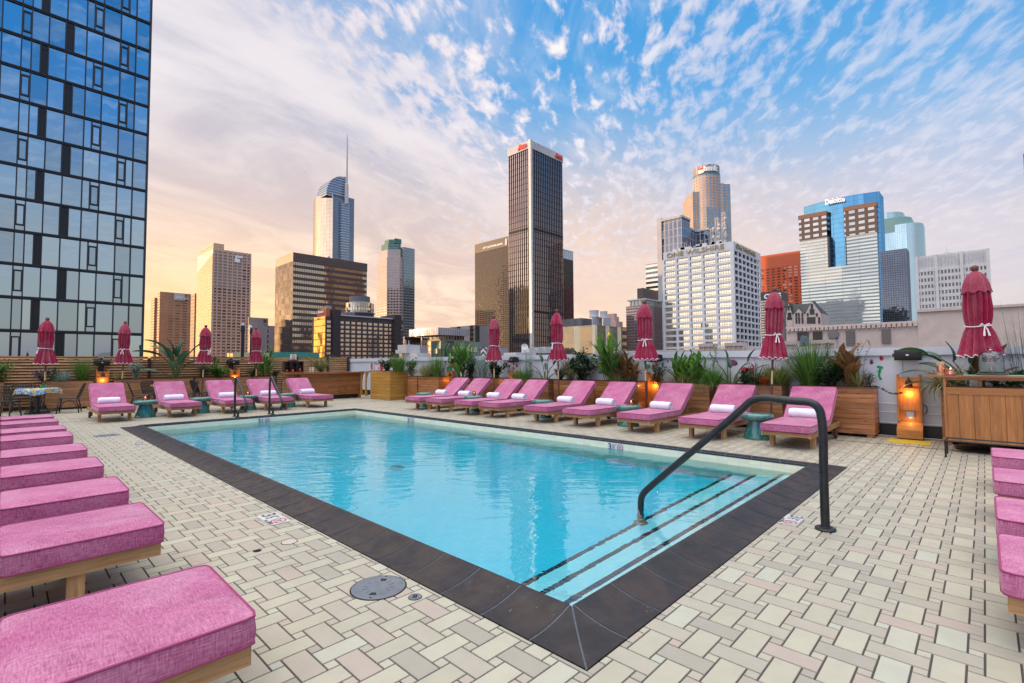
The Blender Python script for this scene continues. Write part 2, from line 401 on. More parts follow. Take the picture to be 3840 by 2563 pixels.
def frame(origin, right, up):
    r, u = Vector(right).normalized(), Vector(up).normalized(); n = r.cross(u)
    M = Matrix((r, u, n)).transposed().to_4x4(); M.translation = Vector(origin); return M
# ============================================================ THE SETTING
# ------------------------------------------------------------ ground far below
m, t, out = newmat('city_ground'); b = t.node('ShaderNodeBsdfPrincipled'); oc = t.node('ShaderNodeTexCoord').outputs['Object']
t.put(b.inputs['Base Color'], t.mix(t.mr(t.noise(oc, .02, 5), .35, .65), (.05, .05, .052), (.16, .15, .14))); b.inputs['Roughness'].default_value = .9
t.l.new(b.outputs[0], out.inputs[0]); MT['city'] = m
mb = MB(); mb.quad((-9000, -9000, -46), (9000, -9000, -46), (9000, 9000, -46), (-9000, 9000, -46)); tag(mb.build('ground', 'city'), kind='structure')
# ------------------------------------------------------------ roof deck: every tile is its own raised slab over grout
PX0, PX1, PY0, PY1 = 1.884, 7.770, 1.353, 14.078           # outer edge of the coping
CW = .349                                                  # coping width
DX0, DX1, DY0, DY1 = -7.0, 11.56, -6.0, 21.95
def deck_mat():
    m, t, out = newmat('deck_tile'); b = t.node('ShaderNodeBsdfPrincipled')
    oc = t.node('ShaderNodeTexCoord').outputs['Object']; u, v, _ = t.sep(t.node('ShaderNodeUVMap').outputs[0])
    # u: 0 cream slab, 1 rose slab ; v: random per tile
    cream = t.mix(v, (.415, .395, .30), (.475, .45, .345)); cream = t.mix(t.mr(v, .86, 1.0), cream, (.45, .455, .365))
    rose = t.mix(t.mr(v, 0, .5), (.345, .318, .262), (.415, .378, .30)); rose = t.mix(t.mr(v, .7, 1), rose, (.43, .355, .295))
    c = t.mix(u, cream, rose)
    sp = t.noise(oc, 260, 2, .7); c = t.mix(t.m('MULTIPLY', t.mr(sp, .60, .75), t.m('ADD', .25, t.m('MULTIPLY', u, .45))), c, (.22, .19, .17))
    c = t.mix(t.mr(t.noise(oc, 9, 4), .3, .75, 0, .20), c, (.27, .24, .20))
    stain = t.noise(oc, .9, 4); c = t.mix(t.mr(stain, .50, .8, 0, .38), c, (.24, .22, .19))
    t.put(b.inputs['Base Color'], c); t.put(b.inputs['Roughness'], t.mr(t.noise(oc, 30, 3), .3, .7, .38, .6))
    bn = t.node('ShaderNodeBump', i_Height=sp, i_Strength=.12, i_Distance=.002); t.l.new(bn.outputs[0], b.inputs['Normal'])
    t.l.new(b.outputs[0], out.inputs[0]); return m
MT['deck'] = deck_mat(); MT['grout'] = plain('grout', (.065, .06, .058), .9)
def build_deck():
    u = .0602; gx, gy = 2.70, 1.01; gap = .0038; rr = random.Random(3)
    V = []; F = []; UV = []
    def slab(x0, x1, y0, y1, kind):
        x0 += gap; x1 -= gap; y0 += gap; y1 -= gap
        x0, x1, y0, y1 = max(x0, DX0), min(x1, DX1), max(y0, DY0), min(y1, DY1)
        if x1-x0 < .006 or y1-y0 < .006: return
        # clip against the pool opening
        if x1 > PX0 and x0 < PX1 and y1 > PY0 and y0 < PY1:
            q = .004
            if x0 < PX0-q: slab_(x0, min(x1, PX0-q), y0, y1, kind, k)
            if x1 > PX1+q: slab_(max(x0, PX1+q), x1, y0, y1, kind, k)
            xa, xb = max(x0, PX0-q), min(x1, PX1+q)
            if y0 < PY0-q: slab_(xa, xb, y0, min(y1, PY0-q), kind, k)
            if y1 > PY1+q: slab_(xa, xb, max(y0, PY1+q), y1, kind, k)
            return
        slab_(x0, x1, y0, y1, kind, k)
    def slab_(x0, x1, y0, y1, kind, rnd):
        b = len(V); e = .0012; z = 0.0; zb = -.006
        if x1-x0 < .005 or y1-y0 < .005: return
        for (X, Y, Z) in ((x0, y0, zb), (x1, y0, zb), (x1, y1, zb), (x0, y1, zb), (x0+e, y0+e, z), (x1-e, y0+e, z), (x1-e, y1-e, z), (x0+e, y1-e, z)): V.append((X, Y, Z))
        for f in ((4, 5, 6, 7), (0, 1, 5, 4), (1, 2, 6, 5), (2, 3, 7, 6), (3, 0, 4, 7)):
            F.append(tuple(b+i for i in f)); UV.extend([kind, rnd]*4)
    na = int((DX1-DX0)/(6*u))+6; nb = int((DY1-DY0)/(3*u))+4
    for bj in range(int((DY0-gy)/(3*u))-2, int((DY1-gy)/(3*u))+3):
        for a in range(-80, 80):
            ox = gx+(6*a+3*bj)*u; oy = gy+3*bj*u
            if ox > DX1+.3 or ox < DX0-.4: continue
            k = rr.random(); slab(ox, ox+4*u, oy, oy+2*u, 0)
            k = rr.random(); slab(ox+u, ox+3*u, oy+2*u, oy+6*u, 1)
            k = rr.random(); slab(ox-3*u, ox-2*u, oy+2*u, oy+3*u, 0)
            k = rr.random(); slab(ox, ox+u, oy+2*u, oy+3*u, 1)
    me = bpy.data.meshes.new('pool_deck'); me.from_pydata(V, [], F)
    ul = me.uv_layers.new(name='UVMap'); ul.data.foreach_set('uv', UV); me.materials.append(MT['deck'])
    o = bpy.data.objects.new('pool_deck', me); COL.objects.link(o); tag(o, kind='structure')
build_deck()
mb = MB()      # grout bed with the pool left open, and the building body under it
for (x0, x1, y0, y1) in ((DX0, PX0, DY0, DY1), (PX1, DX1, DY0, DY1), (PX0, PX1, DY0, PY0), (PX0, PX1, PY1, DY1)):
    mb.box(x0, x1, y0, y1, -.30, -.0055)
tag(mb.build('deck_grout_bed', 'grout'), kind='structure')
mb = MB()
for (x0, x1, y0, y1) in ((10.285, 10.30, -6, 21.9), (-7, 10.285, 16.44, 16.455)): mb.box(x0, x1, y0, y1, -.004, .0035)
tag(mb.build('deck_expansion_joint', 'black_matte'), kind='structure')
mb = MB(); mb.box(-16, 11.9, -12, 22.3, -46, -2.0); mb.box(-16, 11.9, -12, -6.0, -2, -.3); mb.box(-16, -7.0, -6, 22.3, -2, -.3)
MT['hotel'] = plain('hotel', (.35, .28, .22), .8); tag(mb.build('roof_slab', 'hotel'), kind='structure')
# ------------------------------------------------------------ pool shell
IX0, IX1, IY0, IY1 = PX0+CW, PX1-CW, PY0+CW, PY1-CW
def tilemat(name, c1, c2, size, grout, rough=.25):
    m, t, out = newmat(name); b = t.node('ShaderNodeBsdfPrincipled')
    u, v, _ = t.sep(t.node('ShaderNodeUVMap').outputs[0])
    U = t.m('DIVIDE', u, size); Vv = t.m('DIVIDE', v, size)
    fu = t.m('FRACT', U); fv = t.m('FRACT', Vv)
    e = .035
    gm = t.m('MAXIMUM', t.m('MAXIMUM', t.m('LESS_THAN', fu, e), t.m('GREATER_THAN', fu, 1-e)), t.m('MAXIMUM', t.m('LESS_THAN', fv, e), t.m('GREATER_THAN', fv, 1-e)))
    r = t.white(t.comb(t.m('FLOOR', U), t.m('FLOOR', Vv), 0))
    c = t.mix(gm, t.mix(r, c1, c2), grout)
    t.put(b.inputs['Base Color'], c); b.inputs['Roughness'].default_value = rough; t.l.new(b.outputs[0], out.inputs[0]); return m
MT['pool_tile'] = tilemat('pool_tile', (.70, .66, .47), (.78, .74, .54), .152, (.66, .66, .60))
MT['pool_floor'] = tilemat('pool_floor', (.15, .72, .90), (.19, .77, .93), .076, (.15, .66, .84))
MT['step_tile'] = tilemat('step_tile', (.56, .86, .93), (.61, .88, .95), .076, (.52, .80, .88))
MT['nosing'] = tilemat('nosing', (.012, .010, .014), (.03, .022, .026), .052, (.20, .19, .20))
mb = MB(); zf = -1.12; TH = .3
mb.m = 0
mb.quad((IX0, IY1, zf), (IX0, IY0, zf), (IX0, IY0, .0), (IX0, IY1, .0)); mb.quad((IX1, IY0, zf), (IX1, IY1, zf), (IX1, IY1, 0), (IX1, IY0, 0))
mb.quad((IX0, IY0, zf), (IX1, IY0, zf), (IX1, IY0, 0), (IX0, IY0, 0)); mb.quad((IX1, IY1, zf), (IX0, IY1, zf), (IX0, IY1, 0), (IX1, IY1, 0))
mb.m = 1
mb.quad((IX0, IY0, zf), (IX1, IY0, zf), (IX1, IY1, zf), (IX0, IY1, zf))
# three broad steps across the near end
ST = [(.36, -.27), (.70, -.50), (1.04, -.74)]; prev = 0
for dy, sz in ST:
    mb.m = 3
    mb.quad((IX0, IY0+prev, sz), (IX1, IY0+prev, sz), (IX1, IY0+dy-.052, sz), (IX0, IY0+dy-.052, sz))
    nz = -1.12 if dy == 1.04 else dict(zip((.36, .70), (-.50, -.74)))[dy]
    mb.quad((IX0, IY0+dy, sz), (IX1, IY0+dy, sz), (IX1, IY0+dy, nz), (IX0, IY0+dy, nz))
    mb.m = 2
    mb.quad((IX0, IY0+dy-.052, sz), (IX1, IY0+dy-.052, sz), (IX1, IY0+dy, sz), (IX0, IY0+dy, sz), [(0, 0), (IX1-IX0, 0), (IX1-IX0, .052), (0, .052)])
    mb.quad((IX0, IY0+dy+.001, sz), (IX1, IY0+dy+.001, sz), (IX1, IY0+dy+.001, sz-.052), (IX0, IY0+dy+.001, sz-.052), [(0, 0), (IX1-IX0, 0), (IX1-IX0, .052), (0, .052)])
    prev = dy
tag(mb.build('pool_basin', ['pool_tile', 'pool_floor', 'nosing', 'step_tile']), kind='structure')
MT['drain_grey'] = plain('drain_grey', (.12, .30, .36), .6)
mb = MB(); mb.lathe([(.13, 0), (.13, .012), (.11, .018)], 24); mb.box(-.1, .1, -.01, .01, .018, .024)
tag(mb.build('floor_drain', 'drain_grey', loc=(4.6, 7.1, zf+.001)), 'round dark main drain on the pool floor', 'drain')
# ------------------------------------------------------------ water
WZ = -.105
def water_mat():
    m, t, out = newmat('water'); oc = t.node('ShaderNodeTexCoord').outputs['Object']; x, y, z = t.sep(oc)
    a = t.noise(t.comb(t.m('MULTIPLY', t.m('ADD', x, t.m('MULTIPLY', y, -1)), .7), t.m('MULTIPLY', t.m('ADD', x, y), 1.6), 0), 2.3, 3, .5, .6)
    b2 = t.noise(oc, 9.0, 2, .5, .3)
    area = t.mr(t.noise(oc, .45, 2), .35, .65, .35, 1.0)
    farr = t.mr(y, 2.0, 9.0, .40, 1.15)
    h = t.m('MULTIPLY', t.m('MULTIPLY', t.m('ADD', a, t.m('MULTIPLY', b2, .16)), area), farr)
    bn = t.node('ShaderNodeBump', i_Height=h, i_Strength=.36, i_Distance=.05)
    rf = t.node('ShaderNodeBsdfRefraction', i_IOR=1.33, i_Roughness=0.0); t.l.new(bn.outputs[0], rf.inputs['Normal'])
    go = t.node('ShaderNodeBsdfGlossy', i_Roughness=0.0); t.l.new(bn.outputs[0], go.inputs['Normal'])
    bf = t.node('ShaderNodeNewGeometry').outputs['Backfacing']
    fr = t.node('ShaderNodeFresnel', i_IOR=t.m('ADD', 2.35, t.m('MULTIPLY', bf, -1.02))); t.l.new(bn.outputs[0], fr.inputs['Normal'])
    gl = t.node('ShaderNodeMixShader', i_0=fr.outputs[0], i_1=rf.outputs[0], i_2=go.outputs[0])
    ab = t.node('ShaderNodeVolumeAbsorption', i_Color=(.0, .935, .996, 1), i_Density=.62)
    t.l.new(gl.outputs[0], out.inputs[0]); t.l.new(ab.outputs[0], out.inputs[1]); return m
MT['water'] = water_mat()
mb = MB(); e = .02; mb.box(IX0-e, IX1+e, IY0-e, IY1+e, zf-.05, WZ)
o = mb.build('pool_water', 'water'); tag(o, kind='structure')
# ------------------------------------------------------------ coping: dark clay tiles that curl up to a bull-nosed lip
m, t, out = newmat('coping'); b = t.node('ShaderNodeBsdfPrincipled'); oc = t.node('ShaderNodeTexCoord').outputs['Object']
u, v, _ = t.sep(t.node('ShaderNodeUVMap').outputs[0])
c = t.mix(t.mr(t.noise(oc, 3.5, 5, .65), .35, .68), (.015, .014, .017), (.040, .027, .023))
c = t.mix(t.mr(t.noise(oc, 45, 3), .66, .8), c, (.17, .16, .17))
t.put(b.inputs['Base Color'], c); t.put(b.inputs['Roughness'], t.mr(t.noise(oc, 12, 4), .3, .7, .42, .62)); b.inputs['Specular IOR Level'].default_value = .38
bn = t.node('ShaderNodeBump', i_Height=t.noise(oc, 60, 4), i_Strength=.15, i_Distance=.004); t.l.new(bn.outputs[0], b.inputs['Normal'])
t.l.new(b.outputs[0], out.inputs[0]); MT['coping'] = m
MT['cop_grout'] = plain('cop_grout', (.10, .12, .145), .85, noise=(60, .2))
prof = []
for i in range(11):
    q = i/10; prof.append((q*(CW-.02), .005+.056*(q**2.1)))
for a_ in (30, 60, 90, 120): prof.append((CW-.02+.020*math.sin(R(a_)), .061-.022+.022*math.cos(R(a_))))
prof.append((CW-.001, .010)); prof.append((CW-.002, -.014)); prof.append((CW-.010, -.018))
def side_frame(k):
    # origin at an outer corner, s runs along the edge, o runs towards the water
    return {0: ((PX0, PY0), (0, 1), (1, 0), PY1-PY0), 1: ((PX0, PY0), (1, 0), (0, 1), PX1-PX0), 2: ((PX1, PY0), (0, 1), (-1, 0), PY1-PY0), 3: ((PX0, PY1), (1, 0), (0, -1), PX1-PX0)}[k]
mb = MB(); mg = MB()
for k in range(4):
    (ox, oy), (sx, sy), (nx, ny), L = side_frame(k)
    n = round((L-2*CW)/.3625); st = [0, CW]+[CW+(L-2*CW)*i/n for i in range(1, n)]+[L-CW, L]
    def P(s, o, z): return (ox+sx*s+nx*o, oy+sy*s+ny*o, z)
    flip = k in (1, 2)
    for i in range(len(st)-1):
        a0, a1 = st[i]+.006, st[i+1]-.006
        prev = None; ln = 0
        for j, (o_, z_) in enumerate(prof):
            A, B = max(a0, o_+.007), min(a1, L-o_-.007)
            if B-A < .002: break
            cur = (mb.av(P(A, o_, z_)), mb.av(P(B, o_, z_)))
            if prev:
                ids = (prev[0], prev[1], cur[1], cur[0]) if flip else (prev[1], prev[0], cur[0], cur[1])
                mb.face(ids)
            else:
                q0, q1 = mb.av(P(A, o_, -.006)), mb.av(P(B, o_, -.006)); mb.face((q0, q1, cur[1], cur[0]))
            prev = cur
    prev = None
    for (o_, z_) in prof:
        cur = (mg.av(P(o_, o_, z_-.0035)), mg.av(P(L-o_, o_, z_-.0035)))
        if prev: mg.face((prev[0], prev[1], cur[1], cur[0]) if flip else (prev[1], prev[0], cur[0], cur[1]))
        prev = cur
tag(mb.build('pool_coping', 'coping', smooth=50), kind='structure'); tag(mg.build('coping_grout', 'cop_grout', smooth=50), kind='structure')
# ============================================================ THE CITY (each building stands at its own distance, street 46 m below the deck)
GZ = -46.0
def facade(name, wall, glass, pu, pv, wu, wv, refl=.55, rough=.04, jit=.012, wallrough=.6, spec_wall=.4, bands=None, gvar=.25, wmetal=0.0, ou=0.0, ov=0.0):
    """curtain wall: module pu x pv metres, glass covers wu x wv of it; each pane reflects at its own slight tilt"""
    m, t, out = newmat(name)
    u, v, _ = t.sep(t.node('ShaderNodeUVMap').outputs[0])
    U = t.m('ADD', t.m('DIVIDE', u, pu), 500.0+ou); V = t.m('ADD', t.m('DIVIDE', v, pv), 500.0+ov)
    fu, fv = t.m('FRACT', U), t.m('FRACT', V)
    a, b2 = (1-wu)/2, (1-wv)/2
    mk = t.m('MULTIPLY', t.m('MULTIPLY', t.m('GREATER_THAN', fu, a), t.m('LESS_THAN', fu, 1-a)), t.m('MULTIPLY', t.m('GREATER_THAN', fv, b2), t.m('LESS_THAN', fv, 1-b2)))
    if bands:      # solid belts: list of (z0, z1)
        for z0, z1 in bands:
            mk = t.m('MULTIPLY', mk, t.m('SUBTRACT', 1.0, t.m('MULTIPLY', t.m('GREATER_THAN', v, z0), t.m('LESS_THAN', v, z1))))
    cell = t.comb(t.m('FLOOR', U), t.m('FLOOR', V), 0)
    rnd = t.white(cell, col=True); r1 = t.white(t.vm('ADD', cell, (7.3, 2.1, 0)))
    geo = t.node('ShaderNodeNewGeometry').outputs['Normal']
    oc = t.node('ShaderNodeTexCoord').outputs['Object']
    wob = t.noise(oc, .35, 2, col=True)
    nn = t.vm('NORMALIZE', t.vm('ADD', geo, t.vm('ADD', t.vm('SCALE', t.vm('SUBTRACT', rnd, (.5, .5, .5)), jit), t.vm('SCALE', t.vm('SUBTRACT', wob, (.5, .5, .5)), jit*1.5))))
    gl = t.node('ShaderNodeBsdfGlossy', i_Color=(*[min(1, q*1.0) for q in glass[1]], 1), i_Roughness=rough); t.l.new(nn, gl.inputs['Normal'])
    df = t.node('ShaderNodeBsdfDiffuse'); t.put(df.inputs[0], t.mix(t.m('MULTIPLY', r1, gvar), glass[0], tuple(min(1, q*3+.05) for q in glass[0])))
    fr = t.node('ShaderNodeLayerWeight', i_Blend=.35).outputs['Facing']
    mg = t.node('ShaderNodeMixShader', i_0=t.m('ADD', refl, t.m('MULTIPLY', fr, (1-refl)*.7), clamp=True), i_1=df.outputs[0], i_2=gl.outputs[0])
    wl = t.node('ShaderNodeBsdfPrincipled', i_Roughness=wallrough); wl.inputs['Specular IOR Level'].default_value = spec_wall; wl.inputs['Metallic'].default_value = wmetal
    t.put(wl.inputs['Base Color'], t.mix(t.mr(t.noise(oc, .08, 4), .3, .7), tuple(q*.9 for q in wall), tuple(min(1, q*1.08) for q in wall)))
    mx = t.node('ShaderNodeMixShader', i_0=mk, i_1=wl.outputs[0], i_2=mg.outputs[0]); t.l.new(mx.outputs[0], out.inputs[0])
    MT[name] = m; return m
def panes(name, body, tint, nx=1, ny=1, frame_c=(.02, .02, .02), refl=.6, jit=.02, rough=.03, bar=.06, vary=.5, transom=None):
    """one window's glass with its glazing bars (UV 0..1 over the window)"""
    m, t, out = newmat(name)
    u, v, _ = t.sep(t.node('ShaderNodeUVMap').outputs[0]); fu = t.m('FRACT', t.m('MULTIPLY', u, nx)); fv = t.m('FRACT', t.m('MULTIPLY', v, ny))
    be = bar; bv = bar
    e = t.m('MAXIMUM', t.m('MAXIMUM', t.m('LESS_THAN', fu, be), t.m('GREATER_THAN', fu, 1-be)), t.m('MAXIMUM', t.m('LESS_THAN', fv, bv), t.m('GREATER_THAN', fv, 1-bv)))
    if transom: e = t.m('MAXIMUM', e, t.m('LESS_THAN', t.m('ABSOLUTE', t.m('SUBTRACT', v, transom)), .035))
    geo = t.node('ShaderNodeNewGeometry'); rnd = geo.outputs['Random Per Island']; orn = t.node('ShaderNodeObjectInfo').outputs['Random']
    key = t.comb(t.m('ADD', rnd, orn), t.m('FLOOR', t.m('MULTIPLY', u, nx)), orn)
    wn = t.white(key, col=True); w1 = t.white(t.vm('ADD', key, (3, 5, 1)))
    oc = t.node('ShaderNodeTexCoord').outputs['Object']
    nn = t.vm('NORMALIZE', t.vm('ADD', geo.outputs['Normal'], t.vm('SCALE', t.vm('SUBTRACT', wn, (.5, .5, .5)), jit)))
    gl = t.node('ShaderNodeBsdfGlossy', i_Color=(*tint, 1), i_Roughness=rough); t.l.new(nn, gl.inputs['Normal'])
    df = t.node('ShaderNodeBsdfDiffuse'); t.put(df.inputs[0], t.mix(t.m('MULTIPLY', w1, vary), body, tuple(min(1, q*2.5+.10) for q in body)))
    mg = t.node('ShaderNodeMixShader', i_0=refl, i_1=df.outputs[0], i_2=gl.outputs[0])
    fb = t.node('ShaderNodeBsdfPrincipled', i_Roughness=.5); t.put(fb.inputs['Base Color'], (*frame_c, 1))
    mx = t.node('ShaderNodeMixShader', i_0=e, i_1=mg.outputs[0], i_2=fb.outputs[0]); t.l.new(mx.outputs[0], out.inputs[0]); MT[name] = m; return m
class Site:
    """building plot: nearest corner on the bearing of photo pixel pc at depth dist; faces -X (left in view) and -Y (right)"""
    def __init__(s, name, label, cat, pc, ytop, pl, pr, dist, group=None):
        r = ray(pc, ytop); k = dist/r.dot(CF); s.cx, s.cy = r.x*k, r.y*k
        s.LY = s.fy(pl, ytop) if pl is not None else 30; s.LX = s.fx(pr, ytop) if pr is not None else 30
        s.H = s.z(pc, ytop)
        s.t = thing(name, label, cat, (s.cx, s.cy, GZ), 0, group)
    def fy(s, px, py=1200): r = ray(px, py); return s.cx/r.x*r.y - s.cy
    def fx(s, px, py=1200): r = ray(px, py); return s.cy/r.y*r.x - s.cx
    def z(s, px, py, dx=0, dy=0):
        r = ray(px, py); return EYE + math.hypot(s.cx+dx, s.cy+dy)/math.hypot(r.x, r.y)*r.z - GZ
    def box(s, name, mat, x0=0, x1=None, y0=0, y1=None, z0=0, z1=None):
        mb = MB(); mb.facade = True; mb.box(x0, s.LX if x1 is None else x1, y0, s.LY if y1 is None else y1, z0, s.H if z1 is None else z1, skip='u')
        return mb.build(name, mat, s.t)
def window_set(parent, face, cells, mat, off=.05, th=.12, limit=100, name='window', tilt=.0):
    """cells: list of (u, z, w, h); face 'x' looks to -X, 'y' looks to -Y. Every window is a part; past the limit the rest are one."""
    cache = {}
    def geo(mb, u, z, w, h):
        if face == 'x':
            mb.box(-off-th, -off, u-w/2, u+w/2, z-h/2, z+h/2, skip='a')
            mb.quad((-off-th, u+w/2, z-h/2), (-off-th, u-w/2, z-h/2), (-off-th, u-w/2, z+h/2), (-off-th, u+w/2, z+h/2), [(0, 0), (1, 0), (1, 1), (0, 1)])
        else:
            mb.box(u-w/2, u+w/2, -off-th, -off, z-h/2, z+h/2, skip='c')
            mb.quad((u-w/2, -off-th, z-h/2), (u+w/2, -off-th, z-h/2), (u+w/2, -off-th, z+h/2), (u-w/2, -off-th, z+h/2), [(0, 0), (1, 0), (1, 1), (0, 1)])
    for (u, z, w, h) in cells[:limit]:
        k = (round(w, 2), round(h, 2))
        if k not in cache:
            mb = MB(); geo(mb, 0, 0, w, h); o = mb.build(name, mat, parent); cache[k] = o
        else:
            o = cache[k].copy(); COL.objects.link(o); o.parent = parent
        o.location = (0, u, z) if face == 'x' else (u, 0, z)
    if len(cells) > limit:
        mb = MB()
        for c in cells[limit:]: geo(mb, *c)
        o = mb.build('windows', mat, parent); tag(o, kind='stuff')
def lattice(mb, face, us, zs, pw, ph, proud, u0, u1, z0, z1):
    """piers centred on us (width pw) and spandrels centred on zs (height ph), standing proud of the face"""
    for u in us:
        if face == 'x': mb.box(-proud, 0, u-pw/2, u+pw/2, z0, z1)
        else: mb.box(u-pw/2, u+pw/2, -proud, 0, z0, z1)
    for z in zs:
        if face == 'x': mb.box(-proud+.04, 0, u0, u1, z-ph/2, z+ph/2)
        else: mb.box(u0, u1, -proud+.04, 0, z-ph/2, z+ph/2)
def sign(parent, s, body, size, mat, u, z, face, depth=.3, bold=0.0, spacing=1.0, off=.25, name='lettering'):
    M = frame((-off, u, z), (0, -1, 0), (0, 0, 1)) if face == 'x' else frame((u, -off, z), (1, 0, 0), (0, 0, 1))
    return text(body, size, mat, M, parent, name, depth, bold, spacing)
MT['sign_white'] = plain('sign_white', (.85, .85, .85), .5); MT['sign_red'] = plain('sign_red', (.75, .05, .03), .5)
MT['sign_gold'] = plain('sign_gold', (.35, .29, .16), .4, .3); MT['roofgrey'] = plain('roofgrey', (.12, .12, .13), .8, noise=(.2, .3))
MT['concrete'] = plain('concrete', (.42, .42, .44), .8, noise=(.1, .1)); MT['dark_steel'] = plain('dark_steel', (.03, .032, .038), .5)
MT['pale_steel'] = plain('pale_steel', (.5, .5, .52), .5)
def roof_bits(parent, x0, x1, y0, y1, z, n, rr, name='roof_unit'):
    for i in range(n):
        mb = MB(); w_, d_, h_ = rr.uniform(1.5, 4), rr.uniform(1.5, 4), rr.uniform(.8, 2.4)
        x, y = rr.uniform(x0, x1-w_), rr.uniform(y0, y1-d_); mb.box(x, x+w_, y, y+d_, z, z+h_); mb.tube([(x+w_/2, y+d_/2, z+h_), (x+w_/2, y+d_/2, z+h_+rr.uniform(.6, 3))], .09, 5)
        mb.build(name, 'pale_steel', parent)
rr = random.Random(11)
# ---- 1 glass hotel tower close by on the left
TY = 65.4; TX1 = 10.45; TX0 = -72
T = thing('glass_tower', 'dark framed glass tower filling the left edge, blue sky mirrored in its panes', 'tower', (TX1, TY, GZ))
MT['tower_frame'] = plain('tower_frame', (.020, .024, .032), .45)
MT['tower_dark'] = plain('tower_dark', (.010, .012, .016), .35)
def tower_glass():
    m, t, out = newmat('tower_glass'); geo = t.node('ShaderNodeNewGeometry'); orn = t.node('ShaderNodeObjectInfo').outputs['Random']
    key = t.comb(orn, geo.outputs['Random Per Island'], 0); wn = t.white(key, col=True); oc = t.node('ShaderNodeTexCoord').outputs['Object']
    wob = t.noise(t.vm('ADD', oc, t.vm('SCALE', wn, 9)), .7, 2, col=True)
    nn = t.vm('NORMALIZE', t.vm('ADD', geo.outputs['Normal'], t.vm('ADD', t.vm('SCALE', t.vm('SUBTRACT', wn, (.5, .5, .5)), .022), t.vm('SCALE', t.vm('SUBTRACT', wob, (.5, .5, .5)), .012))))
    gl = t.node('ShaderNodeBsdfGlossy', i_Color=(.66, .85, .95, 1), i_Roughness=.012); t.l.new(nn, gl.inputs['Normal'])
    df = t.node('ShaderNodeBsdfDiffuse'); t.put(df.inputs[0], t.mix(t.mr(t.white(key), .6, 1.0), (.01, .022, .035), (.06, .08, .085)))
    mx = t.node('ShaderNodeMixShader', i_0=t.mr(t.white(t.vm('ADD', key, (4, 2, 9))), .0, 1.0, .86, .66), i_1=df.outputs[0], i_2=gl.outputs[0]); t.l.new(mx.outputs[0], out.inputs[0]); return m
MT['tower_glass'] = tower_glass()
facade('tower_far', (.02, .024, .032), ((.01, .02, .03), (.5, .8, .95)), 1.24, 3.14, .9, .9, refl=.75)
ZF = [4.75-3.14*3+3.14*i for i in range(22)]                # floor lines, deck heights
mb = MB(); mb.facade = True
mb.box(TX0-TX1, 0, .35, 26, 0, ZF[-1]-GZ); core = mb.build('core', 'tower_dark', T)
mb = MB(); mb.facade = True; mb.box(TX0-TX1, -13.3, 0, .34, 0, ZF[-1]-GZ); mb.box(-13.28, 0, .1, .34, 0, ZF[0]-GZ); mb.build('curtain_wall', 'tower_far', T)
rowA = [(10.45, 9.2, 'g'), (9.2, 8.57, 'g'), (8.57, 7.87, 'o'), (7.87, 6.45, 'g'), (6.45, 5.16, 'g'), (5.16, 4.18, 'g'), (4.18, 3.56, 'd'), (3.56, 2.36, 'g'), (2.36, 1.14, 'g'), (1.14, .47, 'o'), (.47, -.85, 'g'), (-.85, -2.2, 'g')]
rowB = [(10.45, 9.2, 'g'), (9.2, 7.9, 'g'), (7.9, 6.48, 'g'), (6.48, 5.75, 'o'), (5.75, 5.14, 'g'), (5.14, 3.65, 'g'), (3.65, 2.34, 'g'), (2.34, 1.79, 'd'), (1.79, 1.15, 'g'), (1.15, .47, 'g'), (.47, -.85, 'g'), (-.85, -2.2, 'g')]
fr = MB(); cells = []; dark = MB()
for i in range(len(ZF)-1):
    z0, z1 = ZF[i]-GZ, ZF[i+1]-GZ; row = rowA if i % 2 == 0 else rowB
    fr.box(-12.65, .02, -.10, .3, z0-.16, z0+.10); fr.box(-12.65, .06, -.16, -.1, z0-.03, z0+.03)
    for (a, b, k) in row:
        a -= TX1; b -= TX1
        fr.box(b-.05, b+.05, -.12, .3, z0+.12, z1-.20)
        if k == 'g': cells.append((b+.05, a-.05, z0+.12, z1-.2))
        elif k == 'd': dark.box(b+.05, a-.05, -.02, .3, z0+.12, z1-.2); dark.box(b+.05, a-.05, -.05, -.02, z1-.62, z1-.56)
        else:
            cells.append((b+.05, a-.05, z0+.12, z0+.55)); cells.append((b+.05, a-.05, z1-.55, z1-.2)); cells.append((b+.13, a-.13, z0+.68, z1-.68))
            op = MB(); op.box(b+.05, a-.05, -.09, .2, z0+.55, z0+.68); op.box(b+.05, a-.05, -.09, .2, z1-.68, z1-.55)
            op.box(b+.05, b+.13, -.09, .2, z0+.68, z1-.68); op.box(a-.13, a-.05, -.09, .2, z0+.68, z1-.68); op.build('casement_frame', 'tower_frame', T)
fr.box(-.09, .08, -.14, 26, 0, ZF[-1]-GZ)
fr.build('frame', 'tower_frame', T); dark.build('spandrel_panel', 'tower_dark', T)
vis = [c for c in cells if 49 < c[2] < 90 and c[0] > -12.2]; vis.sort(key=lambda c: -(c[1]-c[0])*(c[3]-c[2])*(1 if c[0] > -11.4 else .5)/(c[2]+30)); rest = [c for c in cells if c not in vis]
def tpane(mb, c): mb.box(c[0], c[1], .06, .12, c[2], c[3])
for c in vis[:100]: mb = MB(); mb.facade = True; tpane(mb, c); mb.build('window', 'tower_glass', T)
mb = MB(); mb.facade = True
for c in vis[100:]+rest: tpane(mb, c)
tag(mb.build('windows', 'tower_glass', T), kind='stuff')
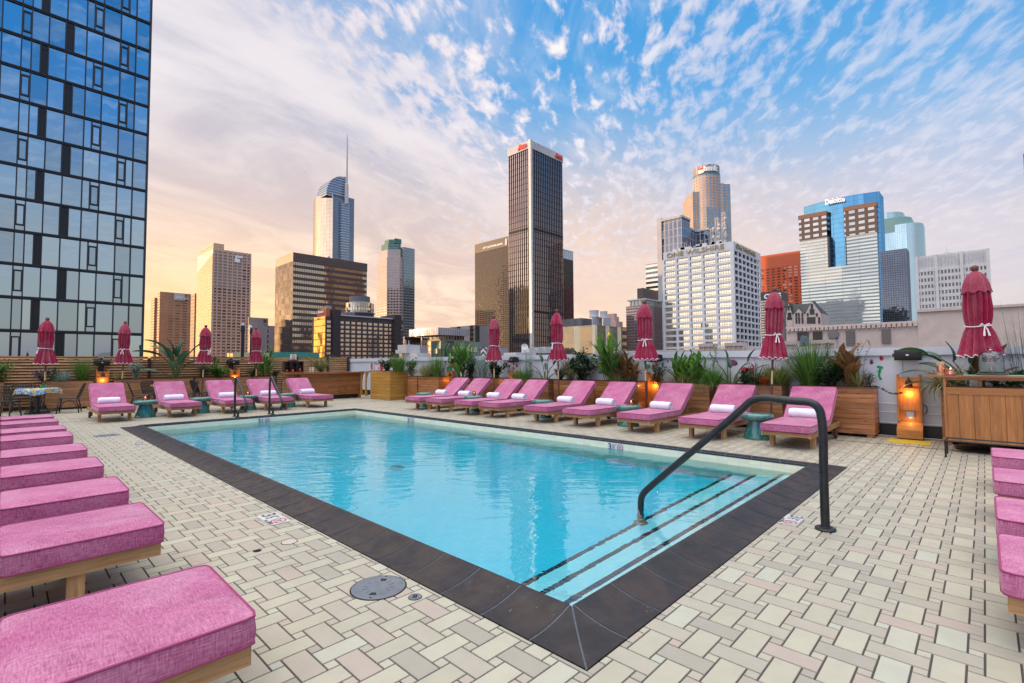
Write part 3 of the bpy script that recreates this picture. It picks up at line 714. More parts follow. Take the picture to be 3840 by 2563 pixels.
# ---- 2 brown office tower beside the glass tower
facade('lacare', (.36, .20, .12), ((.10, .055, .04), (.8, .5, .35)), 6.5, 2.9, .62, .42, refl=.25)
s = Site('office_tower', 'squat reddish brown office tower low in the sunset glow at far left', 'tower', 600, 1094, 589, 716.5, 520)
s.box('body', 'lacare'); s2 = MB(); s2.facade = True; s2.box(-2, s.fx(640)-4, s.LY, s.LY+18, 0, s.z(567, 1116, 0, s.LY)); s2.build('side_wing', 'lacare', s.t)
x0, x1 = s.fx(650), s.fx(690); mb = MB(); mb.box(x0, x1, -.8, -.2, s.H-8, s.H-.5); mb.build('sign_panel', 'concrete', s.t); sign(s.t, s, 'LA Care', 3.4, 'sign_white', x0+1.5, s.H-6.5, 'y', off=1.1)
# ---- 3 granite tower with gridded windows
s = Site('granite_tower', 'tall pinkish granite tower with a grid of square windows and a gold lit side', 'tower', 798, 932, 741, 943.4, 400)
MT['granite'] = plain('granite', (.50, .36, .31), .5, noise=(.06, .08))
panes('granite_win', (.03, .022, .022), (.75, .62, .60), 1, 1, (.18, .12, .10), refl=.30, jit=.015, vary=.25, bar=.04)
facade('granite_side', (.55, .36, .22), ((.2, .12, .06), (1, .8, .55)), 5.0, 2.53, .7, .5, refl=.5, jit=.03)  # granite warmed to gold: low sunlight put into the side's colour
H = s.H; s.box('body', 'granite', x0=.3, y0=.3)
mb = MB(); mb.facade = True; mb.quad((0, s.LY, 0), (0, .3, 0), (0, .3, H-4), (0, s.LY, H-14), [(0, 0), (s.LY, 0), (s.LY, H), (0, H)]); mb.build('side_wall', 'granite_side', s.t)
dz = 2.53; n = 34; zs = [H-5-dz*i for i in range(n+1)]; du = s.LX/8
mb = MB(); mb.facade = True; lattice(mb, 'y', [du*i for i in range(1, 8)]+[.9, s.LX-.9], [zz+dz/2 for zz in zs]+[H-1.2], du*.30, dz*.40, .3, 0, s.LX, 0, H); mb.build('stone_grid', 'granite', s.t)
window_set(s.t, 'y', [(du*(k+.5), zz, du*.74, dz*.66) for zz in zs for k in range(8)], 'granite_win', off=-.25, th=.1)
mb = MB(); mb.facade = True; mb.prism([(1, 2), (s.LX*.30, 2), (s.LX*.30, s.LY*.9), (1, s.LY*.9)], H, H+5); mb.build('roof_crown', 'granite_side', s.t)
x0 = s.fx(875); mb = MB(); mb.box(x0, x0+4, -1, -.3, H-9, H-6); mb.box(x0+1.5, x0+6, -1, -.3, H-5, H-3.4); mb.box(x0+.5, x0+1.7, -1, -.3, H-6, H-3.4); mb.build('emblem', 'sign_white', s.t)
s = Site('slab_tower', 'thin shaded slab tower peeking out left of the granite tower', 'tower', 731, 1101, 729, 742, 560); facade('slab_f', (.20, .13, .10), ((.08, .05, .04), (.7, .5, .4)), 4, 4, .6, .5, refl=.3); s.box('body', 'slab_f', y1=20)
# ---- 4 low stone block behind the far fence
facade('lowblock', (.34, .27, .27), ((.03, .03, .035), (.5, .55, .6)), 7.0, 3.6, .30, .7, refl=.4)
s = Site('office_block', 'low mauve office block with dark upright window strips behind the fence', 'building', 940, 1219, 930, 1030, 330); s.box('body', 'lowblock'); s.box('upper_floors', 'lowblock', y0=4, x1=s.fx(1014), z1=s.z(942, 1189), z0=s.H)
# ---- 5 broad bronze block
s = Site('bronze_block', 'broad bronze office block with long horizontal window bands reflecting gold', 'building', 1099.7, 946.8, 1034, 1376.5, 330)
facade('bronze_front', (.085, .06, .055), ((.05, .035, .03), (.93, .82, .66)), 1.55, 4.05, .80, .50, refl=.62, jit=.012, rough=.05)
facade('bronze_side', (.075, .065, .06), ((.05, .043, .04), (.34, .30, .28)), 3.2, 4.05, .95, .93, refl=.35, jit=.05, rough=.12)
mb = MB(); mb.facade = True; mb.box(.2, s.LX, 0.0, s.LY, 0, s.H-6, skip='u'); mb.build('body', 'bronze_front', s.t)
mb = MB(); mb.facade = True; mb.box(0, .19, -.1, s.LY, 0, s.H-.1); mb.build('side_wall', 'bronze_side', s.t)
MT['bronze_cap'] = plain('bronze_cap', (.10, .072, .065), .5, noise=(.3, .1)); mb = MB(); mb.box(-.1, s.LX+.2, -.2, s.LY, s.H-6, s.H); mb.build('roof_band', 'bronze_cap', s.t)
roof_bits(s.t, s.LX*.1, s.LX*.6, 2, 20, s.H, 6, rr)
# ---- 6 curved glass tower with sail and spire
s = Site('sail_tower', 'silver glass tower with a curved sail top and a tall needle spire', 'tower', 1249, 728.7, 1177, 1328.7, 620)
facade('sail_glass', (.35, .36, .38), ((.10, .10, .11), (.85, .68, .50)), 4.2, 5.3, .95, .96, refl=.82, jit=.012, rough=.08)
facade('sail_dark', (.22, .26, .31), ((.02, .03, .045), (.28, .38, .50)), 5.0, 3.3, .92, .62, refl=.6, jit=.012)
facade('sail_fins', (.42, .44, .48), ((.03, .045, .06), (.34, .44, .54)), 30, 3.3, 1.0, .62, refl=.6)
LY, LX, H = s.LY, s.LX, s.H; Hl = s.z(1177, 765, 0, LY)
pts = [(0, 0)]+[(-LY*.16*math.sin(math.pi*i/12)*1.0, LY*i/12) for i in range(1, 13)]
mb = MB(); mb.facade = True
for i in range(12):
    a, b = pts[i], pts[i+1]; za = H+(Hl-H)*(i/12)**1.5; zb = H+(Hl-H)*((i+1)/12)**1.5; ua, ub = LY*i/12, LY*(i+1)/12
    mb.quad((b[0], b[1], 0), (a[0], a[1], 0), (a[0], a[1], za), (b[0], b[1], zb), [(ub, 0), (ua, 0), (ua, za), (ub, zb)])
mb.build('curved_facade', 'sail_glass', s.t)
mb = MB()
for i in range(12):
    a, b = pts[i], pts[i+1]; za = H+(Hl-H)*(i/12)**1.5-.3; zb = H+(Hl-H)*((i+1)/12)**1.5-.3
    mb.quad((a[0], a[1], za), (LX, a[1], za), (LX, b[1], zb), (b[0], b[1], zb))
mb.build('roof', 'pale_steel', s.t)
mb = MB(); mb.facade = True; xm = s.fx(1276); xn = s.fx(1303); mb.box(0, xm, .1, LY*.3, 0, H-3); mb.box(xn, LX, .1, LY*.6, 0, s.z(1328, 747, LX)); mb.box(xm, xn, .1, LY*.3, 0, H-3.2); mb.build('body', 'sail_dark', s.t)
mb = MB(); mb.facade = True; mb.box(xm-1.5, xn, -3.5, LY*.5, 0, H-8); mb.build('notch_balconies', 'sail_fins', s.t)
mb = MB(); mb.facade = True     # sail: quarter round profile
zt = s.z(1290, 652); xr = s.fx(1299); n = 14; z0 = Hl-3; hh = zt-z0; wl = xr-s.fx(1222); 
for i in range(n):
    a, b = i/n, (i+1)/n
    xa, xb = xr-wl*math.sqrt(max(0, 1-a**2.3)), xr-wl*math.sqrt(max(0, 1-b**2.3)); za, zb = z0+hh*a, z0+hh*b
    for y, fl in ((2.0, 0), (LY*.55, 1)):
        q = [(xa, y, za), (xr, y, za), (xr, y, zb), (xb, y, zb)]; uv = [(xa, za), (xr, za), (xr, zb), (xb, zb)]
        if fl: q.reverse(); uv.reverse()
        mb.quad(*q, uv)
    mb.quad((xb, LY*.55, zb), (xa, LY*.55, za), (xa, 2, za), (xb, 2, zb), [(0, zb), (0, za), (30, za), (30, zb)])
    mb.quad((xr, 2, za), (xr, LY*.55, za), (xr, LY*.55, zb), (xr, 2, zb), [(0, za), (30, za), (30, zb), (0, zb)])
mb.build('sail', 'sail_fins', s.t)
xs_ = s.fx(1296, 700); zb_ = s.z(1297, 762); zt_ = s.z(1297.5, 500)
mb = MB(); mb.tube([(xs_, -3, zb_), (xs_, -3, zb_+(zt_-zb_)*.28), (xs_, -3, zb_+(zt_-zb_)*.3), (xs_, -3, zb_+(zt_-zb_)*.93), (xs_, -3, zt_)], [2.6, 2.2, 1.5, .9, .5], 8); mb.build('spire', 'pale_steel', s.t)
# ---- 7 stepped round-shouldered tower
s = Site('stepped_tower', 'grey tower with gold lit left edge, stepped shoulders and a green glass crown', 'tower', 1470, 905, 1413, 1530, 430)
facade('step_stone', (.45, .34, .31), ((.05, .05, .06), (.6, .6, .62)), 2.6, 2.46, .7, .5, refl=.5)
facade('step_glass', (.26, .26, .28), ((.03, .06, .07), (.45, .6, .65)), 1.6, 2.46, .8, .75, refl=.55)
facade('step_green', (.05, .10, .09), ((.02, .06, .055), (.28, .46, .42)), 1.8, 2.46, .8, .75, refl=.42)
LX, LY = s.LX, s.LY; c = 8
def chamf(i, LX=LX, LY=LY, c=c): return [(i+c, i), (LX-i-c*.6, i), (LX-i, i+c*.6), (LX-i, LY-i), (i, LY-i), (i, i+c)]
mb = MB(); mb.facade = True; mb.prism(chamf(0), 0, s.z(1420, 958)); mb.build('body', 'step_stone', s.t)
mb = MB(); mb.facade = True; mb.box(c+3, c+15, -1.2, 6, 0, s.z(1480, 920)); mb.build('glass_bay', 'step_glass', s.t)
mb = MB(); mb.facade = True; mb.box(LX-8, LX+5, 8, LY-4, 0, s.z(1550, 960)); mb.build('side_shaft', 'step_glass', s.t)
z1 = s.z(1420, 958); z2 = s.z(1470, 928); mb = MB(); mb.facade = True; mb.prism(chamf(1.5), z1, z2); mb.build('shoulder', 'step_stone', s.t)
mb = MB(); mb.facade = True; mb.prism(chamf(3), z2, s.z(1470, 903)); mb.prism(chamf(5), s.z(1470, 903), s.z(1470, 885)); mb.build('crown', 'step_green', s.t)
# ---- 8 dark hotel with a round restaurant on the roof
Z = lambda x, y: (1150+x*.19157, 1080+y*.19157)
s = Site('dark_hotel', 'dark brown hotel slab with rows of square windows and a round rooftop restaurant', 'hotel', Z(360, 0)[0], Z(0, 535)[1], Z(145, 0)[0], Z(1900, 0)[0], 225)
H, LX = s.H, s.LX; xa = s.fx(Z(500, 0)[0]); xb = s.fx(Z(645, 0)[0]); xc = s.fx(Z(1690, 0)[0]); xd = s.fx(Z(1825, 0)[0])
MT['hotel_brown'] = plain('hotel_brown', (.060, .044, .045), .5, noise=(.2, .15)); MT['hotel_fin'] = plain('hotel_fin', (.034, .026, .030), .5)
facade('hotel_sun_gold', (.35, .17, .06), ((.34, .16, .04), (1.0, .62, .22)), 2.4, 3.1, .93, .88, refl=.80, jit=.05, rough=.10)  # low sun's gold reflection put into the wall and glass colours
facade('hotel_glass', (.035, .03, .032), ((.02, .018, .02), (.5, .48, .45)), 1.3, 3.1, .85, .8, refl=.5, jit=.04)
panes('hotel_win', (.10, .07, .06), (1.0, .80, .66), 4, 1, (.04, .03, .03), refl=.70, jit=.02, bar=.06, vary=.3, transom=.22)
hz0 = s.z(Z(645, 0)[0], Z(0, 545)[1], xb)
mb = MB(); mb.facade = True; mb.box(.3, xa, .3, 14, 0, H-.5); mb.box(xb, xc, .3, 16, 0, hz0); mb.box(xd, LX, .3, 14, 0, s.z(1900*.19157+1150, Z(0, 635)[1], LX)); mb.build('body', 'hotel_brown', s.t)
mb = MB(); mb.facade = True; mb.box(0, .28, .0, s.LY, 0, H-.5); mb.build('sun_gold_side', 'hotel_sun_gold', s.t)
mb = MB(); mb.facade = True; mb.box(xa, xb, -1.2, 12, 0, s.z(*Z(570, 430), xa)); mb.box(xc, xd, -1.5, 12, 0, s.z(*Z(1750, 530), xc)); mb.build('shaft', 'hotel_fin', s.t)
dz = (s.z(*Z(680, 680), xb)-s.z(*Z(680, 1285), xb))/7; z0 = s.z(*Z(680, 680), xb); cl = []
us = [s.fx(Z(q, 0)[0]) for q in (690, 805, 918, 1030, 1140, 1246, 1353, 1455, 1560, 1655)]; du = us[1]-us[0]
for r_ in range(9):
    for u in [s.fx(Z(440, 0)[0])]+us+[s.fx(Z(1860, 0)[0])]: cl.append((u, z0-dz*r_, du*.66, dz*.68))
window_set(s.t, 'y', cl, 'hotel_win', off=-.24, th=.1, limit=100)
mb = MB(); mb.box(xb, xc, -.2, .3, hz0, hz0+.5); mb.build('roof_edge', 'pale_steel', s.t)
mb = MB(); mb.facade = True; mb.box(1.0, xa-.5, 1, 10, H-.5, s.z(*Z(350, 395), 0)); hs = mb.build('sign_box', plain('sign_rust', (.45, .13, .06), .6), s.t)
zz = s.z(*Z(330, 475), 0); sign(s.t, s, 'Sheraton', (s.z(*Z(330, 415), 0)-zz)*1.15, 'sign_white', 8.8, zz, 'x', off=-.6, depth=.1, bold=.05)
cxp = (s.fx(Z(930, 0)[0])+s.fx(Z(1490, 0)[0]))/2; R1 = (s.fx(Z(1490, 0)[0])-s.fx(Z(930, 0)[0]))/2*.92; R2 = R1*.70; cyp = 9; 
def lz(y): return s.z(*Z(1200, y), cxp, cyp)
mb = MB(); mb.lathe([(R1*.98, hz0-1), (R1*.98, lz(500)), (R1*1.02, lz(500)), (R1*1.02, lz(520)), ], 40, (cxp, cyp, 0)); mb.build('restaurant_base', 'hotel_brown', s.t, smooth=40)
MT['drum_blue'] = plain('drum_blue', (.18, .22, .28), .5); mb = MB(); mb.lathe([(R1*1.04, lz(520)), (R1*1.05, lz(502)), (R1*.99, lz(500))], 40, (cxp, cyp, 0)); mb.build('rim', 'drum_blue', s.t, smooth=40)
facade('drum_glass', (.10, .09, .09), ((.04, .04, .04), (.85, .80, .72)), 1/34, 3.4, .9, .93, refl=.5, jit=.03)
mb = MB(); mb.lathe([(R1*.95, lz(500)), (R1*.97, lz(320))], 34, (cxp, cyp, 0)); mb.build('drum', 'drum_glass', s.t)
panes('drum_band', (.35, .33, .20), (1, .95, .75), 1, 1, (.05, .05, .05), refl=.5); 
mb = MB()
for k in range(34):
    a, b = 2*math.pi*(k+.06)/34, 2*math.pi*(k+.94)/34; r_ = R1*.985
    mb.quad((cxp+r_*math.cos(a), cyp+r_*math.sin(a), lz(465)), (cxp+r_*math.cos(b), cyp+r_*math.sin(b), lz(465)), (cxp+r_*math.cos(b), cyp+r_*math.sin(b), lz(412)), (cxp+r_*math.cos(a), cyp+r_*math.sin(a), lz(412)), [(0, 0), (1, 0), (1, 1), (0, 1)])
mb.build('window_ring', 'drum_band', s.t)
MT['drum_top'] = plain('drum_top', (.13, .135, .15), .6); mb = MB(); mb.lathe([(R1*.90, lz(320)), (R2*1.0, lz(290)), (R2, lz(185))], 40, (cxp, cyp, 0)); mb.build('upper_drum', 'drum_top', s.t, smooth=40)
for nm, x0, x1 in (('railing', 1, xa), ('railing', xb+1, cxp-R1)):
    mb = MB(); zr = s.z(*Z(350, 395), 0) if x0 == 1 else hz0+1
    for q in (0, .6, 1.2): mb.box(x0, x1, 1.0, 1.1, zr+q, zr+q+.1)
    for k in range(9): mb.box(x0+(x1-x0)*k/8-.06, x0+(x1-x0)*k/8+.06, 1.0, 1.1, zr, zr+1.2)
    mb.build(nm, 'pale_steel', s.t)
# ---- 9 small blocks in the gap right of the hotel
P1 = lambda x, y: (1350+x*.2614, 1150+y*.2614)
s = Site('black_block', 'low black glass block just right of the dark hotel', 'building', P1(640, 0)[0], P1(0, 435)[1], 1500, P1(875, 0)[0], 300); facade('blackb', (.03, .03, .035), ((.015, .015, .02), (.3, .32, .38)), 1.6, 3.5, .8, .85, refl=.4); s.box('body', 'blackb')
s = Site('louvred_block', 'office block with a pale metal louvred crown over gold lit windows', 'building', P1(1145, 0)[0], P1(0, 312)[1], P1(880, 0)[0], P1(1500, 0)[0], 290)
facade('louv', (.33, .33, .38), ((.12, .12, .14), (.6, .6, .65)), 1.7, 60, .22, 1, refl=.2); facade('gridgold', (.55, .38, .28), ((.2, .14, .08), (1, .85, .6)), 2.2, 3.4, .55, .62, refl=.6)
zc_ = s.z(P1(1145, 0)[0], P1(0, 415)[1]); zd_ = s.z(P1(1145, 0)[0], P1(0, 470)[1])
mb = MB(); mb.facade = True; mb.box(-5, s.LX, -5, s.LY+6, zc_, s.H); mb.build('louvred_crown', 'louv', s.t)
s.box('body', 'gridgold', z1=zd_); facade('recess', (.45, .43, .45), ((.02, .02, .02), (.3, .3, .3)), 2.2, 6, .7, 1, refl=.2); s.box('column_storey', 'recess', z0=zd_, z1=zc_, x0=.5, y0=.5)
s = Site('grey_slab', 'plain grey block with a black upright strip behind the teal glass block', 'building', P1(1640, 0)[0], P1(0, 268)[1], P1(1290, 0)[0], P1(1850, 0)[0], 340); facade('greyslab', (.30, .29, .32), ((.015, .015, .018), (.3, .3, .3)), 14, 300, .3, 1, refl=.3, ou=.3); s.box('body', 'greyslab')
s = Site('teal_block', 'teal green glass block with lit square windows behind the planters', 'building', P1(1160, 0)[0], P1(0, 487)[1], P1(1020, 0)[0], P1(1725, 0)[0], 185)
facade('teal', (.05, .10, .095), ((.045, .09, .085), (.35, .5, .5)), 1.5, 3.3, .92, .9, refl=.35); panes('teal_win', (.16, .17, .13), (.8, .9, .9), 2, 1, (.03, .06, .06), refl=.45)
s.box('body', 'teal'); window_set(s.t, 'y', [(s.fx(P1(q, 0)[0]), s.H-3.2-5*k, 2.0, 2.4) for k in range(2) for q in (1300, 1345, 1400, 1450, 1560, 1605, 1650)], 'teal_win')
window_set(s.t, 'x', [(s.fy(P1(q, 0)[0]), s.H-4-5*k, 1.6, 2.2) for k in range(2) for q in (1080, 1110)], 'teal_win')
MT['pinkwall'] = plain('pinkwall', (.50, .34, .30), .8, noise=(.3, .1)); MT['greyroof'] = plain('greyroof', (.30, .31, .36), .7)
s = Site('penthouse_box', 'small grey rooftop box with a pink lit left wall', 'building', P1(695, 0)[0], P1(0, 583)[1], P1(560, 0)[0], P1(975, 0)[0], 160); s.box('body', 'greyroof', x0=.1); s.box('side_wall', 'pinkwall', x1=.1)  # pink light put into the left wall's colour, body stays grey
s = Site('white_penthouse', 'low white rooftop block just over the white parapet', 'building', P1(820, 0)[0], P1(0, 668)[1], P1(600, 0)[0], P1(1010, 0)[0], 120); MT['offwhite'] = plain('offwhite', (.62, .60, .60), .7, noise=(.4, .06)); s.box('body', 'offwhite'); roof_bits(s.t, 2, s.LX-2, 2, 10, s.H, 4, rr)
s = Site('mural_block', 'grey low building with a black and white zigzag mural on one wall', 'building', P1(1815, 0)[0], P1(0, 588)[1], P1(1730, 0)[0], P1(2122, 0)[0], 150); s.box('body', 'greyroof', x0=.1)
m, t, out = newmat('zigzag'); b = t.node('ShaderNodeBsdfPrincipled'); u, v, _ = t.sep(t.node('ShaderNodeUVMap').outputs[0])
tri = t.m('ABSOLUTE', t.m('SUBTRACT', t.m('FRACT', t.m('DIVIDE', u, 3.0)), .5)); q = t.m('FRACT', t.m('ADD', t.m('DIVIDE', v, 1.6), t.m('MULTIPLY', tri, 1.6)))
t.put(b.inputs['Base Color'], t.mix(t.m('GREATER_THAN', q, .5), (.6, .6, .6), (.03, .03, .03))); t.l.new(b.outputs[0], out.inputs[0]); MT['zigzag'] = m; s.box('mural_wall', 'zigzag', x1=.1)
s = Site('roof_plant', 'long white roof plant box with a dish, at the foot of the tallest tower', 'building', P1(2240, 0)[0], P1(0, 660)[1], P1(2060, 0)[0], 2010, 110); s.box('body', 'offwhite')
for k in range(3): mb = MB(); mb.box(5+3*k, 7+3*k, .5, 3, s.H, s.H+1.1+.2*k); mb.build('roof_unit', 'pale_steel', s.t)
mb = MB(); mb.lathe([(.05, 0), (.5, .12), (.8, .35)], 14, cap=False); o = mb.build('satellite_dish', 'offwhite', s.t, loc=(3.2, .4, s.H+1.2)); o.rotation_euler = (R(60), 0, R(-40)); mb = MB(); mb.tube([(3.2, .5, s.H), (3.2, .5, s.H+1.2)], .07, 6); mb.build('dish_post', 'steel', s.t)
# ---- 10 dark twin towers and the tallest dark tower
K = lambda x, y: (1750+x*.5355, 500+y*.5357)
facade('twin', (.030, .026, .027), ((.022, .020, .022), (.26, .22, .20)), 2.2, 1.95, .62, .60, refl=.20, jit=.05, rough=.06)
s = Site('bank_tower', 'dark bank tower left of the tallest one, gold reflection down its face', 'tower', 2010, 860, K(57, 0)[0], 2040, 430)
s.box('body', 'twin', z1=s.H-9); MT['twin_cap'] = plain('twin_cap', (.055, .05, .05), .5); s.box('roof_band', 'twin_cap', z0=s.H-9, x0=-.2, y0=-.2)
za_, zb2 = s.z(*K(120, 785), 0, s.LY*.7), s.z(*K(120, 768), 0, s.LY*.7); u_ = s.fy(K(117, 0)[0]); sign(s.t, s, 'CITY NATIONAL BANK', (s.fy(K(117, 0)[0])-s.fy(K(267, 0)[0]))/11.2, 'sign_white', u_, s.H-6.5, 'x', depth=.1, bold=.06)
u_ = s.fy(K(277, 0)[0]); mb = MB()
for q in (0, 1.6): mb.tube([(-.5, u_-q, s.H-8), (-.5, u_-q-.7, s.H-2)], .45, 4)
mb.build('emblem', 'sign_white', s.t)
s = Site('dark_twin_tower', 'dark tower half hidden behind the right side of the tallest one', 'tower', 2040, 925, 2030, K(745, 0)[0], 400); zt_ = s.z(K(745, 0)[0], K(0, 830)[1], s.LX); s.box('body', 'twin', z1=zt_-8)
facade('twin_top', (.12, .13, .15), ((.06, .08, .10), (.8, .9, 1)), 3, 8, .9, .9, refl=.5); s.box('top_storey', 'twin_top', z0=zt_-8, z1=zt_)
A = Site('tallest_tower', 'tallest dark bronze tower with a silver corner stripe and white crown', 'tower', K(445, 0)[0], K(0, 50)[1], K(290, 0)[0], K(668, 0)[0], 300)
H = A.H; zc_ = A.z(*K(443, 105)); zb1, zb2_ = A.z(*K(400, 690), 0, 8), A.z(*K(400, 672), 0, 8); zb3, zb4 = A.z(*K(400, 1262), 0, 8), A.z(*K(400, 1245), 0, 8)
facade('tall_body', (.040, .032, .032), ((.026, .022, .026), (.80, .66, .62)), 1.75, 3.75, .66, .90, refl=.50, jit=.012, rough=.06, bands=[(zb1, zb2_), (zb3, zb4)])
A.box('body', 'tall_body', z1=zc_)
MT['mullion'] = plain('mullion', (.055, .045, .045), .4, .3)
mb = MB()
for k in range(int((A.LX-2)/1.75)+1): mb.box(2+k*1.75, 2.22+k*1.75, -.4, 0, 0, zc_)
for k in range(int((A.LY-2)/1.75)+1): mb.box(-.4, 0, 2+k*1.75, 2.22+k*1.75, 0, zc_)
mb.build('mullions', 'mullion', A.t)
MT['crown_w'] = plain('crown_w', (.58, .56, .56), .5, .2, noise=(.3, .08)); facade('crown_f', (.55, .53, .53), ((.35, .33, .33), (.6, .6, .6)), 1.2, 100, .25, 1, refl=.1, wallrough=.4)
mb = MB(); mb.facade = True; mb.box(-.6, A.LX, -.6, A.LY, zc_, H); mb.build('crown', 'crown_f', A.t)
mb = MB(); mb.box(-.9, .9, -.9, .9, 0, H+.3); mb.build('corner_stripe', 'crown_w', A.t)
sz = (H-zc_)*.62; sign(A.t, A, 'Aon', sz*1.25, 'sign_red', 2.0+sz*2.35, zc_+1.4, 'x', off=.8, depth=.4, bold=.35); sign(A.t, A, 'Aon', sz*1.25, 'sign_red', A.LX-sz*2.6, zc_+1.4, 'y', off=.8, depth=.4, bold=.35)
# ---- 11 mirrored block with cream stripes and its roof plant
C4 = lambda x, y: (1900+x*.3507, 1100+y*.3507)
s = Site('mirrored_block', 'low mirrored glass block with cream vertical stripes, seen between two umbrellas', 'building', C4(945, 0)[0], C4(0, 340)[1], C4(560, 0)[0], C4(1228, 0)[0], 165)
facade('stripes', (.72, .62, .42), ((.04, .04, .03), (.36, .34, .27)), 7.6, 2.2, .68, 1.0, refl=.55, jit=.05, rough=.05); s.box('body', 'stripes')
s = Site('flat_dark_block', 'flat dark roofed block behind the mirrored one', 'building', C4(800, 0)[0], C4(0, 266)[1], C4(575, 0)[0], C4(910, 0)[0], 230); s.box('body', 'roofgrey')
for (a, b, c_, lab) in ((910, 1020, 225, 'left, slightly taller of two grey cooling towers on the dark flat roof'), (1027, 1112, 236, 'right, slightly lower of two grey cooling towers beside the pink brick block')):
    s = Site('cooling_tower', lab, 'cooling tower', C4(a+10, 0)[0], C4(0, c_+25)[1], C4(a, 0)[0], C4(b, 0)[0], 215, 'cooling towers on the roof'); s.box('casing', 'concrete'); mb = MB(); mb.lathe([(s.LX*.30, s.H), (s.LX*.26, s.H+1.2), (s.LX*.30, s.H+3)], 20, (s.LX*.5, s.LY*.5+1.5, 0)); mb.build('fan_stack', 'pale_steel', s.t, smooth=40)
s = Site('pink_brick_block', 'pink brick block with stepped roof units beside the cooling towers', 'building', C4(1170, 0)[0], C4(0, 300)[1], C4(1112, 0)[0], C4(1240, 0)[0], 250); s.box('body', 'pinkwall'); mb = MB(); mb.box(0, s.LX*.4, 1, 6, s.H, s.H+4); mb.box(s.LX*.5, s.LX*.7, 1, 6, s.H, s.H+2.5); mb.build('roof_unit', 'pinkwall', s.t)
s = Site('orange_lit_block', 'narrow dark block with orange lit window bands at the foot of the striped tower', 'building', C4(1228, 0)[0], C4(0, 362)[1], C4(1222, 0)[0], C4(1280, 0)[0], 190); facade('orangeb', (.06, .05, .05), ((.35, .14, .06), (1, .6, .35)), 4, 2.8, .8, .45, refl=.5); s.box('body', 'orangeb')  # orange light put into the window band colour
# ---- 12 brown banded tower left of the white grid tower
s = Site('banded_tower', 'brown tower with thin pale floor bands beside the white lettered building', 'tower', C4(1480, 0)[0], C4(0, 60)[1], C4(1275, 0)[0], C4(1660, 0)[0], 250)
facade('banded', (.17, .125, .13), ((.05, .04, .045), (.45, .38, .40)), 1.6, 1.5, .92, .62, refl=.45); za_ = s.z(*C4(1300, 145), 0, s.LY)
s.box('body', 'banded', z1=za_); facade('penth', (.30, .28, .28), ((.05, .06, .07), (.5, .6, .6)), 2, 8, .7, .8, refl=.4); s.box('glass_storey', 'penth', z0=za_, z1=s.z(*C4(1480, 70)), y1=s.LY*.8); s.box('upper_block', 'twin_cap', x0=2, y0=2, y1=s.LY*.5, z0=s.z(*C4(1480, 70)), z1=s.z(2400, 1078)); mb = MB(); mb.box(-1, s.LX, -1, s.LY*.9, s.z(*C4(1480, 70)), s.z(*C4(1480, 70))+.6); mb.build('roof_edge', 'pale_steel', s.t)
s = Site('pale_slab_tower', 'pale tower with dark stripes, a sliver between the banded and grey towers', 'tower', 2475, 985, 2421, 2480, 520); facade('palestripe', (.7, .7, .72), ((.03, .04, .05), (.4, .5, .55)), 60, 5.2, 1, .5, refl=.3); s.box('body', 'palestripe')
# ---- 13 grey tower with upright ribs behind the lettered building
K7 = lambda x, y: (2300+x*.6556, 550+y*.6556)
s = Site('ribbed_tower', 'grey tower with blank side slab and dark ribbed bays, behind the lettered building', 'tower', K7(390, 0)[0], K7(0, 393)[1], K7(250, 0)[0], K7(437, 0)[0], 320)
facade('ribs', (.33, .35, .40), ((.02, .022, .03), (.35, .40, .50)), 3.0, 5.0, .72, .92, refl=.4); yb = s.fy(K7(287, 0)[0])
s.box('body', 'ribs', y1=yb, z1=s.H-1.5); s.box('blank_slab', 'concrete', x0=-.5, y0=yb, z1=s.z(*K7(252, 415), 0, s.LY)); s.box('roof_edge', 'concrete', x0=-.6, y0=-.6, y1=yb, z0=s.H-1.5)
r = ray(K7(545, 0)[0], 1345); # second bay, further right and level with the first
s2_ = s.fx(K7(437, 0)[0]); yy = 16; lx0 = s2_; x_far = s.cx+s2_; r2 = ray(K7(545, 395)[0], 900); kx = (s.cy+0)/r2.y*r2.x-s.cx
mb = MB(); mb.facade = True; mb.box(s2_, kx+12, 9, yb, 0, s.H-1.5); mb.box(kx, kx+s.fx(K7(593, 0)[0])-kx, 0, 9.2, 0, s.H-1.5); mb.build('second_bay', 'ribs', s.t)
mb = MB(); mb.box(kx-.5, s.fx(K7(593, 0)[0])+.5, -.6, yb, s.H-1.5, s.H); mb.box(s2_, kx-.5, 8.4, yb, s.H-1.5, s.H-.02); mb.build('second_roof_edge', 'concrete', s.t)
# ---- 14 the white lettered building
s = Site('lettered_building', 'white gridded building with large lettering along its top, right of centre', 'building', K7(683, 0)[0], K7(0, 543)[1], K7(287, 0)[0], K7(833, 0)[0], 235)
H = s.H; MT['onew'] = plain('onew', (.66, .67, .70), .6, noise=(.15, .04)); MT['glassdark'] = plain('glassdark', (.03, .03, .035), .3)
panes('onew_win', (.28, .27, .17), (1.0, .96, .78), 5, 1, (.04, .04, .04), refl=.68, jit=.02, bar=.045, vary=.45, transom=.30)
panes('onew_win_side', (.035, .03, .035), (.55, .52, .58), 3, 1, (.05, .03, .035), refl=.35, jit=.02, bar=.06, vary=.3)
s.box('body', 'onew', x0=.5, y0=.5)
ztop = s.z(*K7(683, 588)); nz = 17; dz = (s.z(*K7(683, 588))-s.z(*K7(690, 1128)))/14.6
colsx = [s.fy(K7(q, 0)[0], 1000) for q in (679, 591, 511, 435, 361, 288)]; ulx = [(colsx[i]+colsx[i+1])/2 for i in range(5)]
mb = MB(); mb.facade = True
lattice(mb, 'x', [c_ for c_ in colsx], [ztop-dz*k for k in range(nz+2)], 1.15, dz*.34, .5, -.5, s.LY, 0, ztop)
